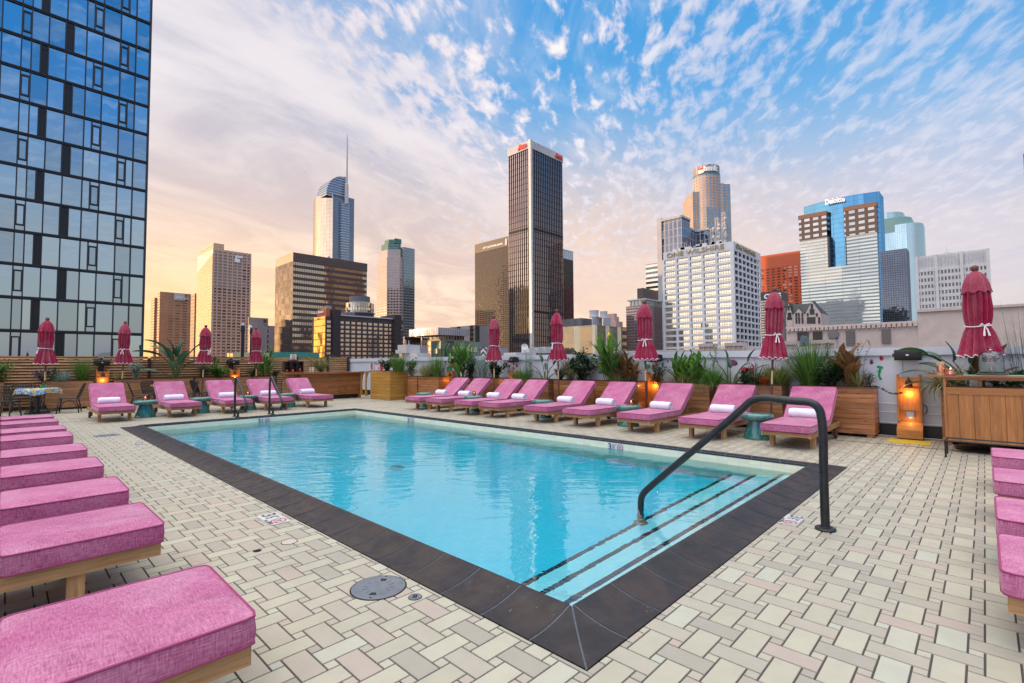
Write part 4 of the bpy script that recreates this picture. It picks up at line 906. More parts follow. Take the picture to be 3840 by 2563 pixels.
nY = 7; lattice(mb, 'y', [s.LX*k/nY for k in range(nY+1)], [ztop-dz*k for k in range(nz+2)], 1.1, dz*.34, .5, -.5, s.LX, 0, ztop)
mb.box(-.52, s.LX, -.52, .5, ztop, H); mb.box(-.52, .5, .5, s.LY, ztop, H); mb.build('wall_grid', 'onew', s.t)
cx_ = [(ulx[i], ztop-dz*(k+.5), abs(colsx[i+1]-colsx[i])-1.2, dz*.66) for k in range(nz) for i in range(5)]
cy_ = [(s.LX*(i+.5)/nY, ztop-dz*(k+.5), s.LX/nY-1.2, dz*.66) for k in range(nz) for i in range(nY)]
window_set(s.t, 'x', cx_, 'onew_win', off=-.48, th=.15, limit=70); window_set(s.t, 'y', cy_, 'onew_win_side', off=-.48, th=.15, limit=30)
u_ = s.fy(K7(315, 0)[0]); hL = (H-ztop)*.62; ln = u_-s.fy(K7(645, 0)[0])
sign(s.t, s, 'ONE WILSHIRE', hL*1.38, 'sign_gold', u_, ztop+.9, 'x', off=.75, depth=.2, bold=.03, spacing=1.0)
o_ = [c_ for c_ in s.t.children if c_.name.startswith('lettering')][-1]; w_ = max(v.co.y for v in o_.data.vertices)-min(v.co.y for v in o_.data.vertices)
k_ = ln/w_
for v in o_.data.vertices: v.co.y = u_+(v.co.y-u_)*k_
u2 = s.fx(K7(703, 0)[0]); ln2 = s.fx(K7(815, 0)[0])-u2
o_ = sign(s.t, s, 'ONE WILSHIRE', hL*1.38, 'sign_gold', u2, ztop+.9, 'y', off=.75, depth=.2, bold=.03); w_ = max(v.co.x for v in o_.data.vertices)-min(v.co.x for v in o_.data.vertices)
for v in o_.data.vertices: v.co.x = u2+(v.co.x-u2)*ln2/w_
# antennas and dishes crowd its roof
def mast(parent, x, y, z, h, n, rr, nd):
    mb = MB()
    for a in (0, 1):
        for b in (0, 1): mb.tube([(x+a*1.2, y+b*1.2, z), (x+a*1.2, y+b*1.2, z+h)], .10, 4)
    for k in range(n): zz = z+h*k/n; mb.tube([(x, y, zz), (x+1.2, y, zz+h/n)], .07, 4); mb.tube([(x+1.2, y+1.2, zz), (x, y+1.2, zz+h/n)], .07, 4); mb.tube([(x, y+1.2, zz), (x, y, zz+h/n)], .07, 4)
    mb.build('antenna_mast', 'pale_steel', parent)
    for k in range(nd):
        mb = MB(); r_ = rr.uniform(.35, .9); mb.lathe([(r_, 0), (r_*.95, .25), (r_*.3, .5)], 12); o = mb.build('microwave_dish', 'offwhite', parent, smooth=60)
        o.location = (x-.4+rr.uniform(-.3, 1.2), y-.4, z+rr.uniform(.25, 1)*h); o.rotation_euler = (R(90), 0, rr.uniform(-1.4, .3))
mast(s.t, s.fx(2748)+3, 4, H, 10, 6, rr, 6)
for (px_k, hgt) in ((570, 9), (600, 14), (640, 16)):
    mast(s.t, 2, s.fy(K7(px_k, 0)[0]), H, hgt, 7, rr, 7)
for k in range(14):
    y_ = 3+(s.LY-6)*rr.random(); mb = MB(); mb.box(1, 3, y_, y_+rr.uniform(1, 4), H, H+rr.uniform(.6, 2)); mb.tube([(1.2, y_, H), (1.2, y_, H+rr.uniform(2, 4.5))], .08, 5); mb.build('roof_unit', 'offwhite', s.t)
# ---- 15 round crowned tower, orange lit
s = Site('round_crown_tower', 'tall stepped tower with a round lettered crown, lit orange, behind the ribbed tower', 'tower', K7(571, 0)[0], K7(0, 110)[1], K7(468, 0)[0], K7(690, 0)[0], 500)
Q = lambda x, y: (2550+x*.24233, 580+y*.24233)
facade('usb', (.52, .36, .26), ((.05, .08, .10), (.45, .65, .75)), 3.6, 3.05, .50, .52, refl=.5)
facade('usb_r', (.36, .33, .31), ((.04, .09, .11), (.45, .7, .8)), 3.3, 3.05, .62, .6, refl=.5)
q1 = Q(308, 0)[0]; q2 = Q(716, 0)[0]; Rr = 500/FPX*(q2-q1)/2*1.02; cx0, cy0 = Rr*.95, Rr*.914
def zz(y, x=500): return s.z(*Q(x, y), cx0*.6, cy0*.6)
def ring(r_, z0, z1, n=28): 
    mb = MB(); mb.facade = True; P_ = [(cx0+r_*math.cos(2*math.pi*k/n), cy0+r_*math.sin(2*math.pi*k/n)) for k in range(n)]; mb.prism(P_, z0, z1); return mb
ring(Rr, 0, zz(330)).build('shaft', 'usb', s.t, smooth=40)
MT['usb_green'] = plain('usb_green', (.10, .22, .22), .3); ring(Rr*.99, zz(330), zz(295)).build('glass_ring', 'usb_green', s.t, smooth=40)
facade('usb_crown', (.30, .25, .23), ((.42, .40, .38), (.5, .5, .5)), 5.5, 90, .35, 1, refl=.1)
ring(Rr*.96, zz(295), zz(175)).build('crown', 'usb_crown', s.t, smooth=40)
def wing(a, b, ytop, y0, d, mat, nm):
    x0 = 500/FPX*(Q(a, 0)[0]-Q(500, 0)[0]); x1 = 500/FPX*(Q(b, 0)[0]-Q(500, 0)[0])
    rx, ry = CR.x, CR.y; fx_, fy_ = CF.x, CF.y
    P_ = []
    for (u_, w_) in ((x0, d), (x1, d), (x1, d+30), (x0, d+30)): P_.append((cx0+rx*u_+fx_*w_, cy0+ry*u_+fy_*w_))
    mb = MB(); mb.facade = True; mb.prism(P_, 0, zz(ytop)); mb.build(nm, mat, s.t)
wing(232, 420, 570, 0, -Rr*.55, 'usb', 'left_wing'); wing(625, 705, 455, 0, -Rr*.75, 'usb', 'right_wing'); wing(705, 815, 465, 0, -Rr*.70, 'usb_r', 'right_bay')
wing(400, 600, 840, 0, -Rr*1.05, 'usb_r', 'lower_front'); wing(820, 852, 1125, 0, -Rr*.3, 'usb_r', 'low_side'); wing(580, 682, 1040, 0, -Rr*1.15, 'usb', 'low_front')
mb = MB(); mb.tube([(cx0, cy0, zz(170)), (cx0, cy0, zz(110))], .5, 6); mb.build('flagpole', 'pale_steel', s.t)
# lettering bent round the crown
def bent(body, a0, size, z, mat, bold, step=None):
    o = text(body, size, mat, Matrix.Identity(4), s.t, 'lettering', .3, bold)
    for v in o.data.vertices:
        th = a0+v.co.x/(Rr*1.0); r_ = Rr*1.0+v.co.z+.4
        v.co = Vector((cx0+r_*math.cos(th), cy0+r_*math.sin(th), z+v.co.y))
    return o
thc = math.atan2(-CF.y, -CF.x); sz = (zz(200)-zz(275))*1.15
mb = MB(); n = 8
for k in range(n):
    a, b = thc-.98+.40*k/n, thc-.98+.40*(k+1)/n; r_ = Rr*1.0+.3
    mb.quad((cx0+r_*math.cos(a), cy0+r_*math.sin(a), zz(308)), (cx0+r_*math.cos(b), cy0+r_*math.sin(b), zz(308)), (cx0+r_*math.cos(b), cy0+r_*math.sin(b), zz(222)), (cx0+r_*math.cos(a), cy0+r_*math.sin(a), zz(222)))
mb.build('emblem_panel', 'sign_red', s.t)
bent('us', thc-.94, sz*1.0, zz(296), 'sign_white', .5); bent('bank', thc-.56, sz*1.25, zz(275), 'sign_white', .5)
# ---- 16 red brick tower
s = Site('red_tower', 'orange red tower with small square windows between the white and glass buildings', 'tower', 3015, 938, K7(837, 0)[0], 3040, 430); facade('redt', (.48, .085, .028), ((.07, .03, .03), (.75, .45, .4)), 4.6, 2.55, .60, .50, refl=.35, jit=.02); s.box('body', 'redt', z1=s.H-12); s.box('blank_top', plain('redtop', (.50, .10, .035), .6), z0=s.H-12)
# ---- 17 banded brown office with white letters
C5 = lambda x, y: (2500+x*.4145, 1050+y*.4145)
s = Site('banded_office', 'brown office block with pale ribbon windows, behind the second umbrella from right', 'building', C5(1018, 0)[0], C5(0, 100)[1], C5(850, 0)[0], C5(1090, 0)[0], 215)
facade('cbre', (.11, .085, .09), ((.16, .14, .10), (.75, .68, .60)), 1.6, 1.15, .9, .55, refl=.45, jit=.02); facade('cbre_r', (.20, .15, .15), ((.07, .05, .055), (.5, .4, .42)), 1.3, 1.15, .6, .8, refl=.4)
s.box('body', 'cbre', y0=.1, z1=s.H-3.4); s.box('end_wall', 'cbre_r', x0=0.1, y1=.1, z1=s.H-3.4); s.box('roof_band', 'twin_cap', z0=s.H-3.4, x0=-.2, y0=-.2); sign(s.t, s, 'CBRE', 2.9, 'sign_white', s.fy(C5(888, 0)[0]), s.H-3.0, 'x', depth=.1, bold=.12)
# ---- 18 gothic gabled building
s = Site('gabled_building', 'cream stone building with pointed gables, arched windows and a dark slate roof', 'building', C5(1402, 0)[0], C5(0, 275)[1], C5(1080, 0)[0], C5(1420, 0)[0], 130); s.LX = 9
MT['cream'] = plain('cream', (.50, .42, .385), .8, noise=(.6, .08)); MT['slate'] = plain('slate', (.030, .038, .042), .7, noise=(1, .2)); MT['gothic_win'] = plain('gothic_win', (.05, .05, .055), .25, noise=(1, .3))
gy = lambda q: s.fy(C5(q, 0)[0], C5(0, 300)[1])
def gz(q, y): return s.z(*C5(q, y), 0, gy(q))
ze = gz(1180, 318); s.box('body', 'cream', z1=ze); zr = gz(1200, 208)
mb = MB(); ya, yb = gy(1112), gy(1322)
mb.face([mb.av(p) for p in ((.05, gy(1095), ze), (.05, gy(1400), ze), (3.4, yb, zr), (3.4, ya, zr))]); mb.face([mb.av(p) for p in ((8.9, gy(1095), ze), (3.4, ya, zr), (3.4, yb, zr), (8.9, gy(1400), ze))])
mb.face([mb.av(p) for p in ((.05, gy(1400), ze), (8.9, gy(1400), ze), (3.4, yb, zr))]); mb.face([mb.av(p) for p in ((.05, gy(1095), ze), (3.4, ya, zr), (8.9, gy(1095), ze))])
gb = ((1082, 1142, 1108, 212, 320), (1146, 1252, 1197, 262, 318), (1254, 1398, 1320, 192, 305))
for (l, r_, ap, yt, ye) in gb:
    zt_ = gz(ap, yt); y0, y1, ym = gy(r_), gy(l), gy(ap)
    mb.face([mb.av(p) for p in ((-.3, y1+.1, ze), (-.3, ym, zt_+.12), (4, ym, zt_+.12), (4, y1+.1, ze))]); mb.face([mb.av(p) for p in ((-.3, ym, zt_+.12), (-.3, y0-.1, ze), (4, y0-.1, ze), (4, ym, zt_+.12))])
mb.build('roof', 'slate', s.t)
for (l, r_, ap, yt, ye) in gb:
    zt_ = gz(ap, yt); y0, y1, ym = gy(r_), gy(l), gy(ap); mb = MB(); mb.box(-.32, .0, y0, y1, 0, ze); mb.face([mb.av(p) for p in ((-.32, y1, ze), (-.32, y0, ze), (-.32, ym, zt_))]); mb.build('gable', 'cream', s.t)
def gw(q, y, w, h): return (gy(q), gz(q, y), w, h)
cl = [gw(1108, 258, .45, 1.3), gw(1318, 243, .6, 1.5)]+[gw(q, 292, .4, 1.5) for q in (1305, 1319, 1333)]+[gw(q, 318, .42, 1.2) for q in (1104, 1114, 1124)]+[gw(q, 318, .5, 1.1) for q in (1175, 1198, 1230)]
cl += [gw(q, y, .5, .9) for q in (1175, 1200, 1230, 1278, 1298, 1318, 1338, 1380) for y in (318+36, 318+66)]+[gw(q, 318, .5, .9) for q in (1278, 1360)]+[gw(q, 352, .5, .8) for q in (1098, 1112, 1126)]
window_set(s.t, 'x', cl, 'gothic_win', off=.33, th=.04)
# ---- 19 blue glass tower framed by grey gridded wings
D = lambda x, y: (2940+x*.3444, 680+y*.3444)
s = Site('blue_glass_tower', 'wide tower with a blue curved glass centre between grey banded wings, right side', 'tower', D(1000, 0)[0], D(0, 225)[1], D(165, 0)[0], D(1045, 0)[0], 340)
facade('del_wing', (.33, .34, .37), ((.20, .24, .22), (.66, .74, .68)), 10.5, 2.42, .98, .56, refl=.66, jit=.01, rough=.05); facade('del_blue', (.05, .16, .28), ((.01, .05, .10), (.15, .42, .68)), 6.5, 3.6, .97, .94, refl=.85, jit=.006, rough=.03)
facade('del_rust', (.085, .066, .062), ((.2, .2, .2), (.70, .74, .72)), 5.6, 4.2, .62, .48, refl=.6); facade('del_band', (.14, .13, .14), ((.25, .25, .25), (.8, .85, .9)), 6.2, 4.65, .62, .5, refl=.6)
fy = lambda q, y=400: s.fy(D(q, 0)[0], D(0, y)[1])
def zq(x, y): return s.z(*D(x, y), 0, s.fy(*D(x, y)))
yL, yA, yB, yR = fy(165), fy(463), fy(655), 0.0
zL, zRr = zq(165, 380), zq(1000, 225)
mb = MB(); mb.facade = True; mb.box(0, 28, fy(180, 700), yL, 0, zL-12); mb.box(0, 28, yR, yB, 0, zRr-13); mb.box(0, 28, yB, fy(180, 700), 0, zq(570, 930)); mb.box(0.01, 28, yA, fy(180, 700), 0, zq(440, 500)-2); mb.build('wings', 'del_wing', s.t)
mb = MB(); mb.facade = True; mb.box(-.6, 28, yA, yL+.3, zL-19, zL-3); mb.box(-.6, 28, yR-.3, yB, zRr-21, zRr-3); mb.build('wing_tops', 'del_rust', s.t)
MT['rustband'] = plain('rustband', (.17, .09, .065), .6); mb = MB(); mb.box(-.9, 28, yA-.2, yL+.5, zL-3, zL); mb.box(-.9, 28, yR-.5, yB+.2, zRr-3, zRr); mb.build('cornice', 'rustband', s.t)
mb = MB(); mb.facade = True; n = 16; zt1, zt0 = s.z(*D(1000, 118), 6, 0), s.z(*D(185, 285), 9, s.fy(*D(185, 285)))
yc0, yc1 = fy(185), -1.5
for k in range(n):
    a, b = k/n, (k+1)/n; ya, yb_ = yc1+(yc0-yc1)*a, yc1+(yc0-yc1)*b
    xa_, xb_ = 9-7*math.sin(math.pi*(a*.85+.15)), 9-7*math.sin(math.pi*(b*.85+.15)); za, zb = zt1+(zt0-zt1)*a**1.5, zt1+(zt0-zt1)*b**1.5
    mb.quad((xb_, yb_, 0), (xa_, ya, 0), (xa_, ya, za), (xb_, yb_, zb), [(yb_, 0), (ya, 0), (ya, za), (yb_, zb)]); mb.quad((xa_, ya, za), (27, ya, za), (27, yb_, zb), (xb_, yb_, zb))
mb.quad((9-7*math.sin(math.pi*.15), yc1, zRr-60), (s.LX*.9, yc1, zRr-60), (s.LX*.9, yc1, zt1), (9-7*math.sin(math.pi*.15), yc1, zt1)); mb.box(10, 27, yc1+.2, yc0, 0, zt0-1); mb.build('glass_centre', 'del_blue', s.t)
mb = MB(); mb.box(-.1, .3, yB-.8, yB-.2, zq(570, 930), zRr-21); mb.box(-.1, 6, yA-1.2, yA+.0, zq(480, 930), zL-19); mb.build('reveal', 'dark_steel', s.t)
u_ = fy(445, 230); o_ = sign(s.t, s, 'Deloitte', 5.2, 'sign_white', u_, zq(445, 255), 'x', off=-1.2, depth=.3, bold=.2); w_ = max(v.co.y for v in o_.data.vertices)-min(v.co.y for v in o_.data.vertices); ln = u_-fy(662, 230)
for v in o_.data.vertices: q = (u_-v.co.y)/w_; v.co.y = u_-(u_-v.co.y)*ln/w_; v.co.z += q*(zq(662, 218)-zq(445, 255)); v.co.x -= .6+.8*math.sin(q*3)
# ---- 20 pale blue rounded glass tower, black glass block
s = Site('pale_blue_tower', 'pale blue glass tower with rounded corners right of the blue glass one', 'tower', D(1500, 0)[0], D(0, 430)[1], D(1000, 0)[0], D(1515, 0)[0], 480); s.LX = 34
facade('paleblue', (.35, .45, .50), ((.10, .20, .24), (.60, .84, .92)), 1.8, 2.0, .92, .90, refl=.8, jit=.006); LX, LY = s.LX, s.LY; 
def rnd(i, k=7, o=0):
    P_ = []; c_ = 15
    for j in range(k+1): a = math.pi+math.pi/2*j/k; P_.append((c_-o+c_*math.cos(a), i+c_+c_*math.sin(a)))
    return P_+[(LX-o, i), (LX-o, LY-o), (-o, LY-o)]
z1, z2, z3 = s.H, s.z(*D(1420, 370), 0, 12), s.z(*D(1360, 300), 0, 18)
mb = MB(); mb.facade = True; mb.prism(rnd(0), 0, z1); mb.prism(rnd(9), z1+.01, z2); mb.build('body', 'paleblue', s.t, smooth=40)
MT['greenband'] = plain('greenband', (.25, .42, .38), .35); mb = MB(); mb.facade = True; mb.prism(rnd(8.6, 7, .3), z2-14, z2+1); mb.build('green_band', 'greenband', s.t, smooth=40); mb = MB(); mb.facade = True; mb.prism(rnd(15), z2+1.01, z3); mb.build('top_storeys', 'paleblue', s.t, smooth=40)
s = Site('black_glass_block', 'black gridded glass block in front of the pale blue tower', 'building', D(1335, 0)[0], D(0, 730)[1], D(1045, 0)[0], D(1362, 0)[0], 290); facade('blackgrid', (.055, .06, .07), ((.018, .022, .03), (.22, .26, .34)), 1.15, 1.35, .86, .84, refl=.55, jit=.01); s.box('body', 'blackgrid')
# ---- 21 white gridded block at right
C6 = lambda x, y: (3200+x*.5419, 900+y*.5419)
s = Site('white_grid_block', 'white concrete block with rows of small windows and ribbed blank top, far right', 'building', C6(942, 0)[0], C6(0, 58)[1], C6(425, 0)[0], C6(965, 0)[0], 205); s.LX = 30
MT['whitec'] = plain('whitec', (.60, .60, .61), .7, noise=(.2, .05)); panes('wg_win', (.035, .028, .024), (.65, .62, .58), 1, 1, (.02, .02, .02), refl=.16, bar=.06, vary=.5); s.box('body', 'whitec', x0=.4)
fyc = lambda q, y=300: s.fy(C6(q, 0)[0], C6(0, y)[1]); zt = s.z(*C6(942, 165)); zb = s.z(*C6(960, 505)); dz = (zt-zb)/7
bays = [(fyc(443), fyc(582)), (fyc(605), fyc(755)), (fyc(778), fyc(930))]; mb = MB(); mb.facade = True; cl = []
for k in range(9):
    for (a, b) in bays:
        for j in range(6): cl.append((b+(a-b)*(j+.5)/6, zt-dz*(k+.5), (a-b)/6*.66, dz*.46))
for (a, b) in bays:
    for j in range(7): y_ = b+(a-b)*j/6; mb.box(-.25, .4, y_-.22, y_+.22, zt-9*dz, zt)
for k in range(10): mb.box(-.1, .4, 0, s.LY, zt-dz*k-dz*.24, zt-dz*k+dz*.24)
for y_ in (0, fyc(590), fyc(768), s.LY-1): mb.box(-.6, .4, y_, y_+1.1, 0, s.H)
for j in range(22): y_ = s.LY*j/22; mb.box(-.15, .4, y_, y_+.12, zt, s.H-.5)
mb.build('wall_grid', 'whitec', s.t); window_set(s.t, 'x', cl, 'wg_win', off=-.38, th=.08, limit=100); roof_bits(s.t, 3, 14, s.LY*.45, s.LY*.65, s.H, 1, rr)
# ---- 22 cream neighbour right beyond the parapet
NX = 33.0
MT['stucco'] = plain('stucco', (.60, .485, .43), .85, noise=(2.2, .07), bump=.2)
N_ = thing('neighbour_building', 'low cream rendered building with windows and louvred vents beyond the right parapet', 'building', (NX, 0, GZ))
def np_(px, py): r = ray(px, py); k = NX/r.x; return r.y*k, EYE+r.z*k-GZ
yl, zl = np_(2948, 1235); yr_, zr_ = np_(3440, 1198); MBl = MB(); MBl.box(0, 18, yr_, yl, 0, zl); MBl.box(-.05, 18, -45, yr_, 0, zr_+.35); MBl.build('wall', 'stucco', N_)
mb = MB()
for k in range(60): y_ = yr_+(yl-yr_)*k/28; mb.box(-.14, 0, y_, y_+.16, (zl if y_ >= yr_ else zr_+.35)-.16, (zl if y_ >= yr_ else zr_+.35)+.03) if y_ < yl else None
mb.box(-.10, .3, yr_, yl, zl, zl+.12); mb.box(-.16, .3, -45, yr_, zr_+.35, zr_+.47); mb.build('coping_course', 'stucco', N_)
G = lambda x, y: (2640+x*.32354, 1100+y*.3234)
MT['winpane'] = plain('winpane', (.07, .065, .06), .15, noise=(3, .5)); MT['vent'] = plain('vent', (.19, .165, .155), .5); MT['bluegrey'] = plain('bluegrey', (.12, .16, .20), .6)
def rect(a, b): y0, z0 = np_(*G(*a)); y1, z1 = np_(*G(*b)); return min(y0, y1), max(y0, y1), min(z0, z1), max(z0, z1)
for (a, b) in (((1092, 460), (1212, 615)), ((1270, 453), (1368, 542))):
    y0, y1, z0, z1 = rect(a, b); mb = MB(); mb.box(-.03, .2, y0, y1, z0, z1); wd = mb.build('window', 'winpane', N_); mb = MB()
    for q in (0, .25, .5, .75, 1): mb.box(-.08, -.03, y0+(y1-y0)*q-.03, y0+(y1-y0)*q+.03, z0, z1)
    for q in (0, .33, .66, 1): mb.box(-.078, -.03, y0, y1, z0+(z1-z0)*q-.03, z0+(z1-z0)*q+.03)
    mb.build('frame', plain('brownframe', (.06, .04, .035), .6), wd)
for (a, b) in (((1645, 435), (1755, 603)), ((2057, 417), (2168, 580))):
    y0, y1, z0, z1 = rect(a, b); mb = MB(); mb.box(-.02, .1, y0, y1, z0, z1)
    vv = mb.build('vent', 'dark_steel', N_); mb = MB()
    for k in range(9): z_ = z0+(z1-z0)*(k+.5)/9; mb.box(-.10, -.02, y0, y1, z_-.035, z_+.035)
    mb.build('slats', 'vent', vv)
y0, y1, z0, z1 = rect((1453, 443), (1555, 600)); mb = MB(); mb.box(-.05, .1, y0, y1, z0, z1); v_ = mb.build('fan_housing', 'bluegrey', N_); mb = MB(); mb.tube([(-.15, (y0+y1)/2, z0+(z1-z0)*.78), (-.05, (y0+y1)/2, z0+(z1-z0)*.78)], .27, 18); mb.build('fan_ring', 'vent', v_)
# frieze panels on a nearer parapet
FX = 24.0
def fp(px, py): r = ray(px, py); k = FX/r.x; return r.y*k, EYE+r.z*k
labs = ['sculpted stone parapet panel with fan reliefs, leftmost, below the white lettered building', 'sculpted stone parapet panel just left of the second umbrella from right', 'sculpted stone parapet panel just right of the second umbrella from right', 'sculpted stone parapet panel rightmost, before the cream building vents']
for k_, (a, b) in enumerate((((-60, 588), (118, 665)), ((243, 578), (460, 660)), ((830, 562), (1075, 640)), ((1225, 547), (1520, 635)))):
    y0, z1 = fp(*G(*b)); y1, _ = fp(*G(*a)); z1 = fp(*G(a[0], a[1]))[1]; z0 = 1.0
    t_ = thing('parapet_panel', labs[k_], 'parapet', (FX, y0, z0-2), 0, 'sculpted parapet panels'); w_ = y1-y0; h_ = z1-z0+2
    mb = MB(); mb.box(0, .5, 0, w_, 0, h_); mb.box(-.08, 0, 0, w_, h_-.16, h_); mb.box(-.05, 0, 0, w_, h_-.95, h_-.87); mb.build('slab', 'cream', t_)
    mb = MB(); n = 4 if k_ else 3
    for j in range(n):
        yc = w_*(j+.5)/n; 
        for a_ in range(-2, 3): mb.tube([(-.02, yc, h_-.75), (-.04, yc+.13*a_, h_-.35-.05*abs(a_))], [.02, .045], 5)
        mb.tube([(-.02, yc, h_-.85), (-.02, yc, h_-.6)], .03, 5)
        mb.box(-.05, 0, w_*j/n-.03, w_*j/n+.03, h_-.87, h_-.16)
    mb.build('relief', 'cream', t_)
mb = MB(); y0, _ = fp(*G(1560, 600)); y1, z1 = fp(*G(-100, 650)); mb.box(.1, .5, y0, y1+6, -3, z1); tag(mb.build('parapet_wall', 'cream', loc=(FX, 0, 0)), 'low cream stone parapet wall carrying the sculpted panels', 'wall')
# steel support frame in front of the neighbour window
t_ = thing('steel_frame', 'small blue grey steel trestle in front of the neighbour building window', 'frame', (28, 0, 1.0)); mb = MB()
def sp(px, py): r = ray(px, py); k = 28/r.x; return (0, r.y*k, EYE+r.z*k-1)
for a, b in (((1135, 500), (1200, 520)), ((1135, 500), (1130, 600)), ((1200, 520), (1205, 620)), ((1140, 500), (1120, 620)), ((1145, 505), (1200, 620))): mb.tube([sp(*G(*a)), sp(*G(*b))], .07, 4)
mb.build('struts', 'bluegrey', t_)
# ---- tower crane far right and dark tower sliver at the right edge
t_ = thing('tower_crane', 'distant orange tower crane with its boom low on the right horizon', 'crane'); r = ray(3815, 1190); k = 420/r.dot(CF); bx, by, bz = r.x*k, r.y*k, EYE+r.z*k; t_.location = (bx, by, GZ)
MT['crane'] = plain('crane', (.62, .28, .14), .5); rd = Vector((CR.x, CR.y, 0)).normalized(); mb = MB(); z_ = bz-GZ
pa, pb = -rd*24+Vector((0, 0, z_)), rd*12+Vector((0, 0, z_))
for o_ in (0, 1.4): mb.tube([pa+Vector((0, 0, o_)), pb+Vector((0, 0, o_))], .14, 4)
for k in range(26): q = pa.lerp(pb, k/26); q2 = pa.lerp(pb, (k+1)/26); mb.tube([q, q2+Vector((0, 0, 1.4))], .09, 4)
mb.build('boom', 'crane', t_); mb = MB(); mb.box(-.8, .8, -.8, .8, 0, z_+3); mb.build('mast', 'crane', t_)
mb = MB(); mb.tube([pa*.6+Vector((0, 0, z_*.4)), pa*.6+Vector((0, 0, z_*.4-5))], .08, 4); mb.build('hook_line', 'dark_steel', t_)
s = Site('edge_tower', 'dark tower whose edge just shows at the right border of the view', 'tower', 3837, 575, 3830, 3990, 90); s.box('body', 'tower_far', x0=0, x1=.6, y0=-25, y1=0)
# ---- teal hoarding and far flues behind the fence
r = ray(1040, 1325); k = 42/r.dot(CF); MT['teal_paint'] = plain('teal_paint', (.03, .25, .21), .6); MT['cream_paint'] = plain('cream_paint', (.5, .45, .28), .7)
s = Site('teal_hoarding', 'long teal painted roof hoarding just above the far wooden fence', 'hoarding', 1010, 1321, 1000, 1198, 60); s.box('panel', 'teal_paint', y1=.3); mb = MB(); mb.box(s.fx(878), 0, 0, .3, 0, s.H-.1); mb.build('cream_end', 'cream_paint', s.t)
for (px_, y0, r_, lab) in ((911, 1217, .12, 'thicker black flue pipe with a capped top, behind the far fence'), (942, 1226, .08, 'thinner black flue pipe, right of the thicker one behind the fence')):
    s = Site('flue_pipe', lab, 'flue', px_, y0, px_-2, px_+2, 40, 'flue pipes beyond the fence'); mb = MB(); mb.lathe([(r_, 40), (r_, s.H-.6), (r_*1.35, s.H-.6), (r_*1.35, s.H-.45), (r_*1.1, s.H-.1)], 14); mb.build('pipe', 'black_matte', s.t, smooth=40); mb = MB(); mb.lathe([(r_*1.3, s.H-.1), (r_*1.3, s.H), (.02, s.H+.08)], 14); mb.build('cap', 'pale_steel', s.t)
# ============================================================ THE ROOF TERRACE
# ---- white parapet wall on the right and its fittings
WX = 11.56
t_ = thing('parapet_wall', 'white painted parapet wall with handprint paintings behind the right row of planters', 'wall', (WX, 0, 0))
mb = MB(); mb.box(.02, .30, -6, 21.95, .22, 1.565); mb.build('panel', 'wall_white', t_)
mb = MB(); mb.box(-.03, .36, -6, 21.95, 1.565, 1.645); mb.box(-.03, .0, -6, 21.95, 1.50, 1.565); mb.build('cap', 'wall_white', t_)
mb = MB(); mb.box(.05, .25, -6, 21.95, 0, .215); mb.build('base', 'wall_base', t_)
MT['seam'] = plain('seam', (.42, .44, .48), .6); mb = MB()
for y in (-2.6, .73, 1.2, 4.3, 6.0, 8.3, 10.66, 12.9, 15.2, 17.5, 19.7): mb.box(.012, .02, y-.006, y+.006, .22, 1.50)
mb.build('seams', 'seam', t_)
mb = MB(); mb.box(.0, .018, .72, .88, .22, 1.50); mb.box(.0, .018, 1.1, 1.28, .22, 1.50); mb.build('pilaster', 'wall_white', t_)
for z in (.60, .44, .25):
    mb = MB(); mb.tube([(-.04, -2.0, z), (-.04, 2.4, z)], .013, 8)
    for y in (-1.5, .3, 1.35, 2.2): mb.tube([(-.04, y, z), (.03, y, z)], .008, 5)
    mb.build('conduit_pipe', 'wall_white', t_)
# paintings on the wall: handprints, figures (flat paint, 3 mm proud)
P3 = lambda x, y: (2700+x*.287, 1250+y*.287)
P2 = lambda x, y: (2100+x*.2614, 1250+y*.2614)
def on_wall(p): r = ray(*p); k = WX/r.x; return (r.y*k, EYE+r.z*k)
PC = {'red': (.62, .03, .04), 'maroon': (.30, .04, .08), 'green': (.0, .30, .12), 'orange': (.62, .13, .05), 'plum': (.25, .05, .14), 'crimsonp': (.55, .02, .06)}
for k, c in PC.items(): MT['paint_'+k] = plain('paint_'+k, c, .6)
def flat(mb, pts): mb.face([mb.av((-.0, y, z)) for y, z in pts])
def disc(mb, y, z, ry, rz, a=0, n=12): flat(mb, [(y+ry*math.cos(t)*math.cos(a)-rz*math.sin(t)*math.sin(a), z+ry*math.cos(t)*math.sin(a)+rz*math.sin(t)*math.cos(a)) for t in [-2*math.pi*i/n for i in range(n)]])
def stroke(mb, pts, w):
    for i in range(len(pts)-1):
        (y0, z0), (y1, z1) = pts[i], pts[i+1]; dy, dz = y1-y0, z1-z0; L = math.hypot(dy, dz) or 1; ny, nz = -dz/L*w/2, dy/L*w/2
        flat(mb, [(y0+ny, z0+nz), (y1+ny, z1+nz), (y1-ny, z1-nz), (y0-ny, z0-nz)])
def hand(px, py, col, s=.045, a=0.0, nm='handprint'):
    y, z = on_wall((px, py)); mb = MB(); disc(mb, 0, 0, s*.62, s*.62)
    for k, (an, ln) in enumerate(((-.55, 1.15), (-.2, 1.45), (.1, 1.5), (.42, 1.3), (1.25, 1.0))):
        q = a+an; stroke(mb, [(-math.sin(q)*s*.3, math.cos(q)*s*.3), (-math.sin(q)*s*ln, math.cos(q)*s*ln)], s*.26)
    mb.build(nm, 'paint_'+col, t_, loc=(.016-.0, y, z))
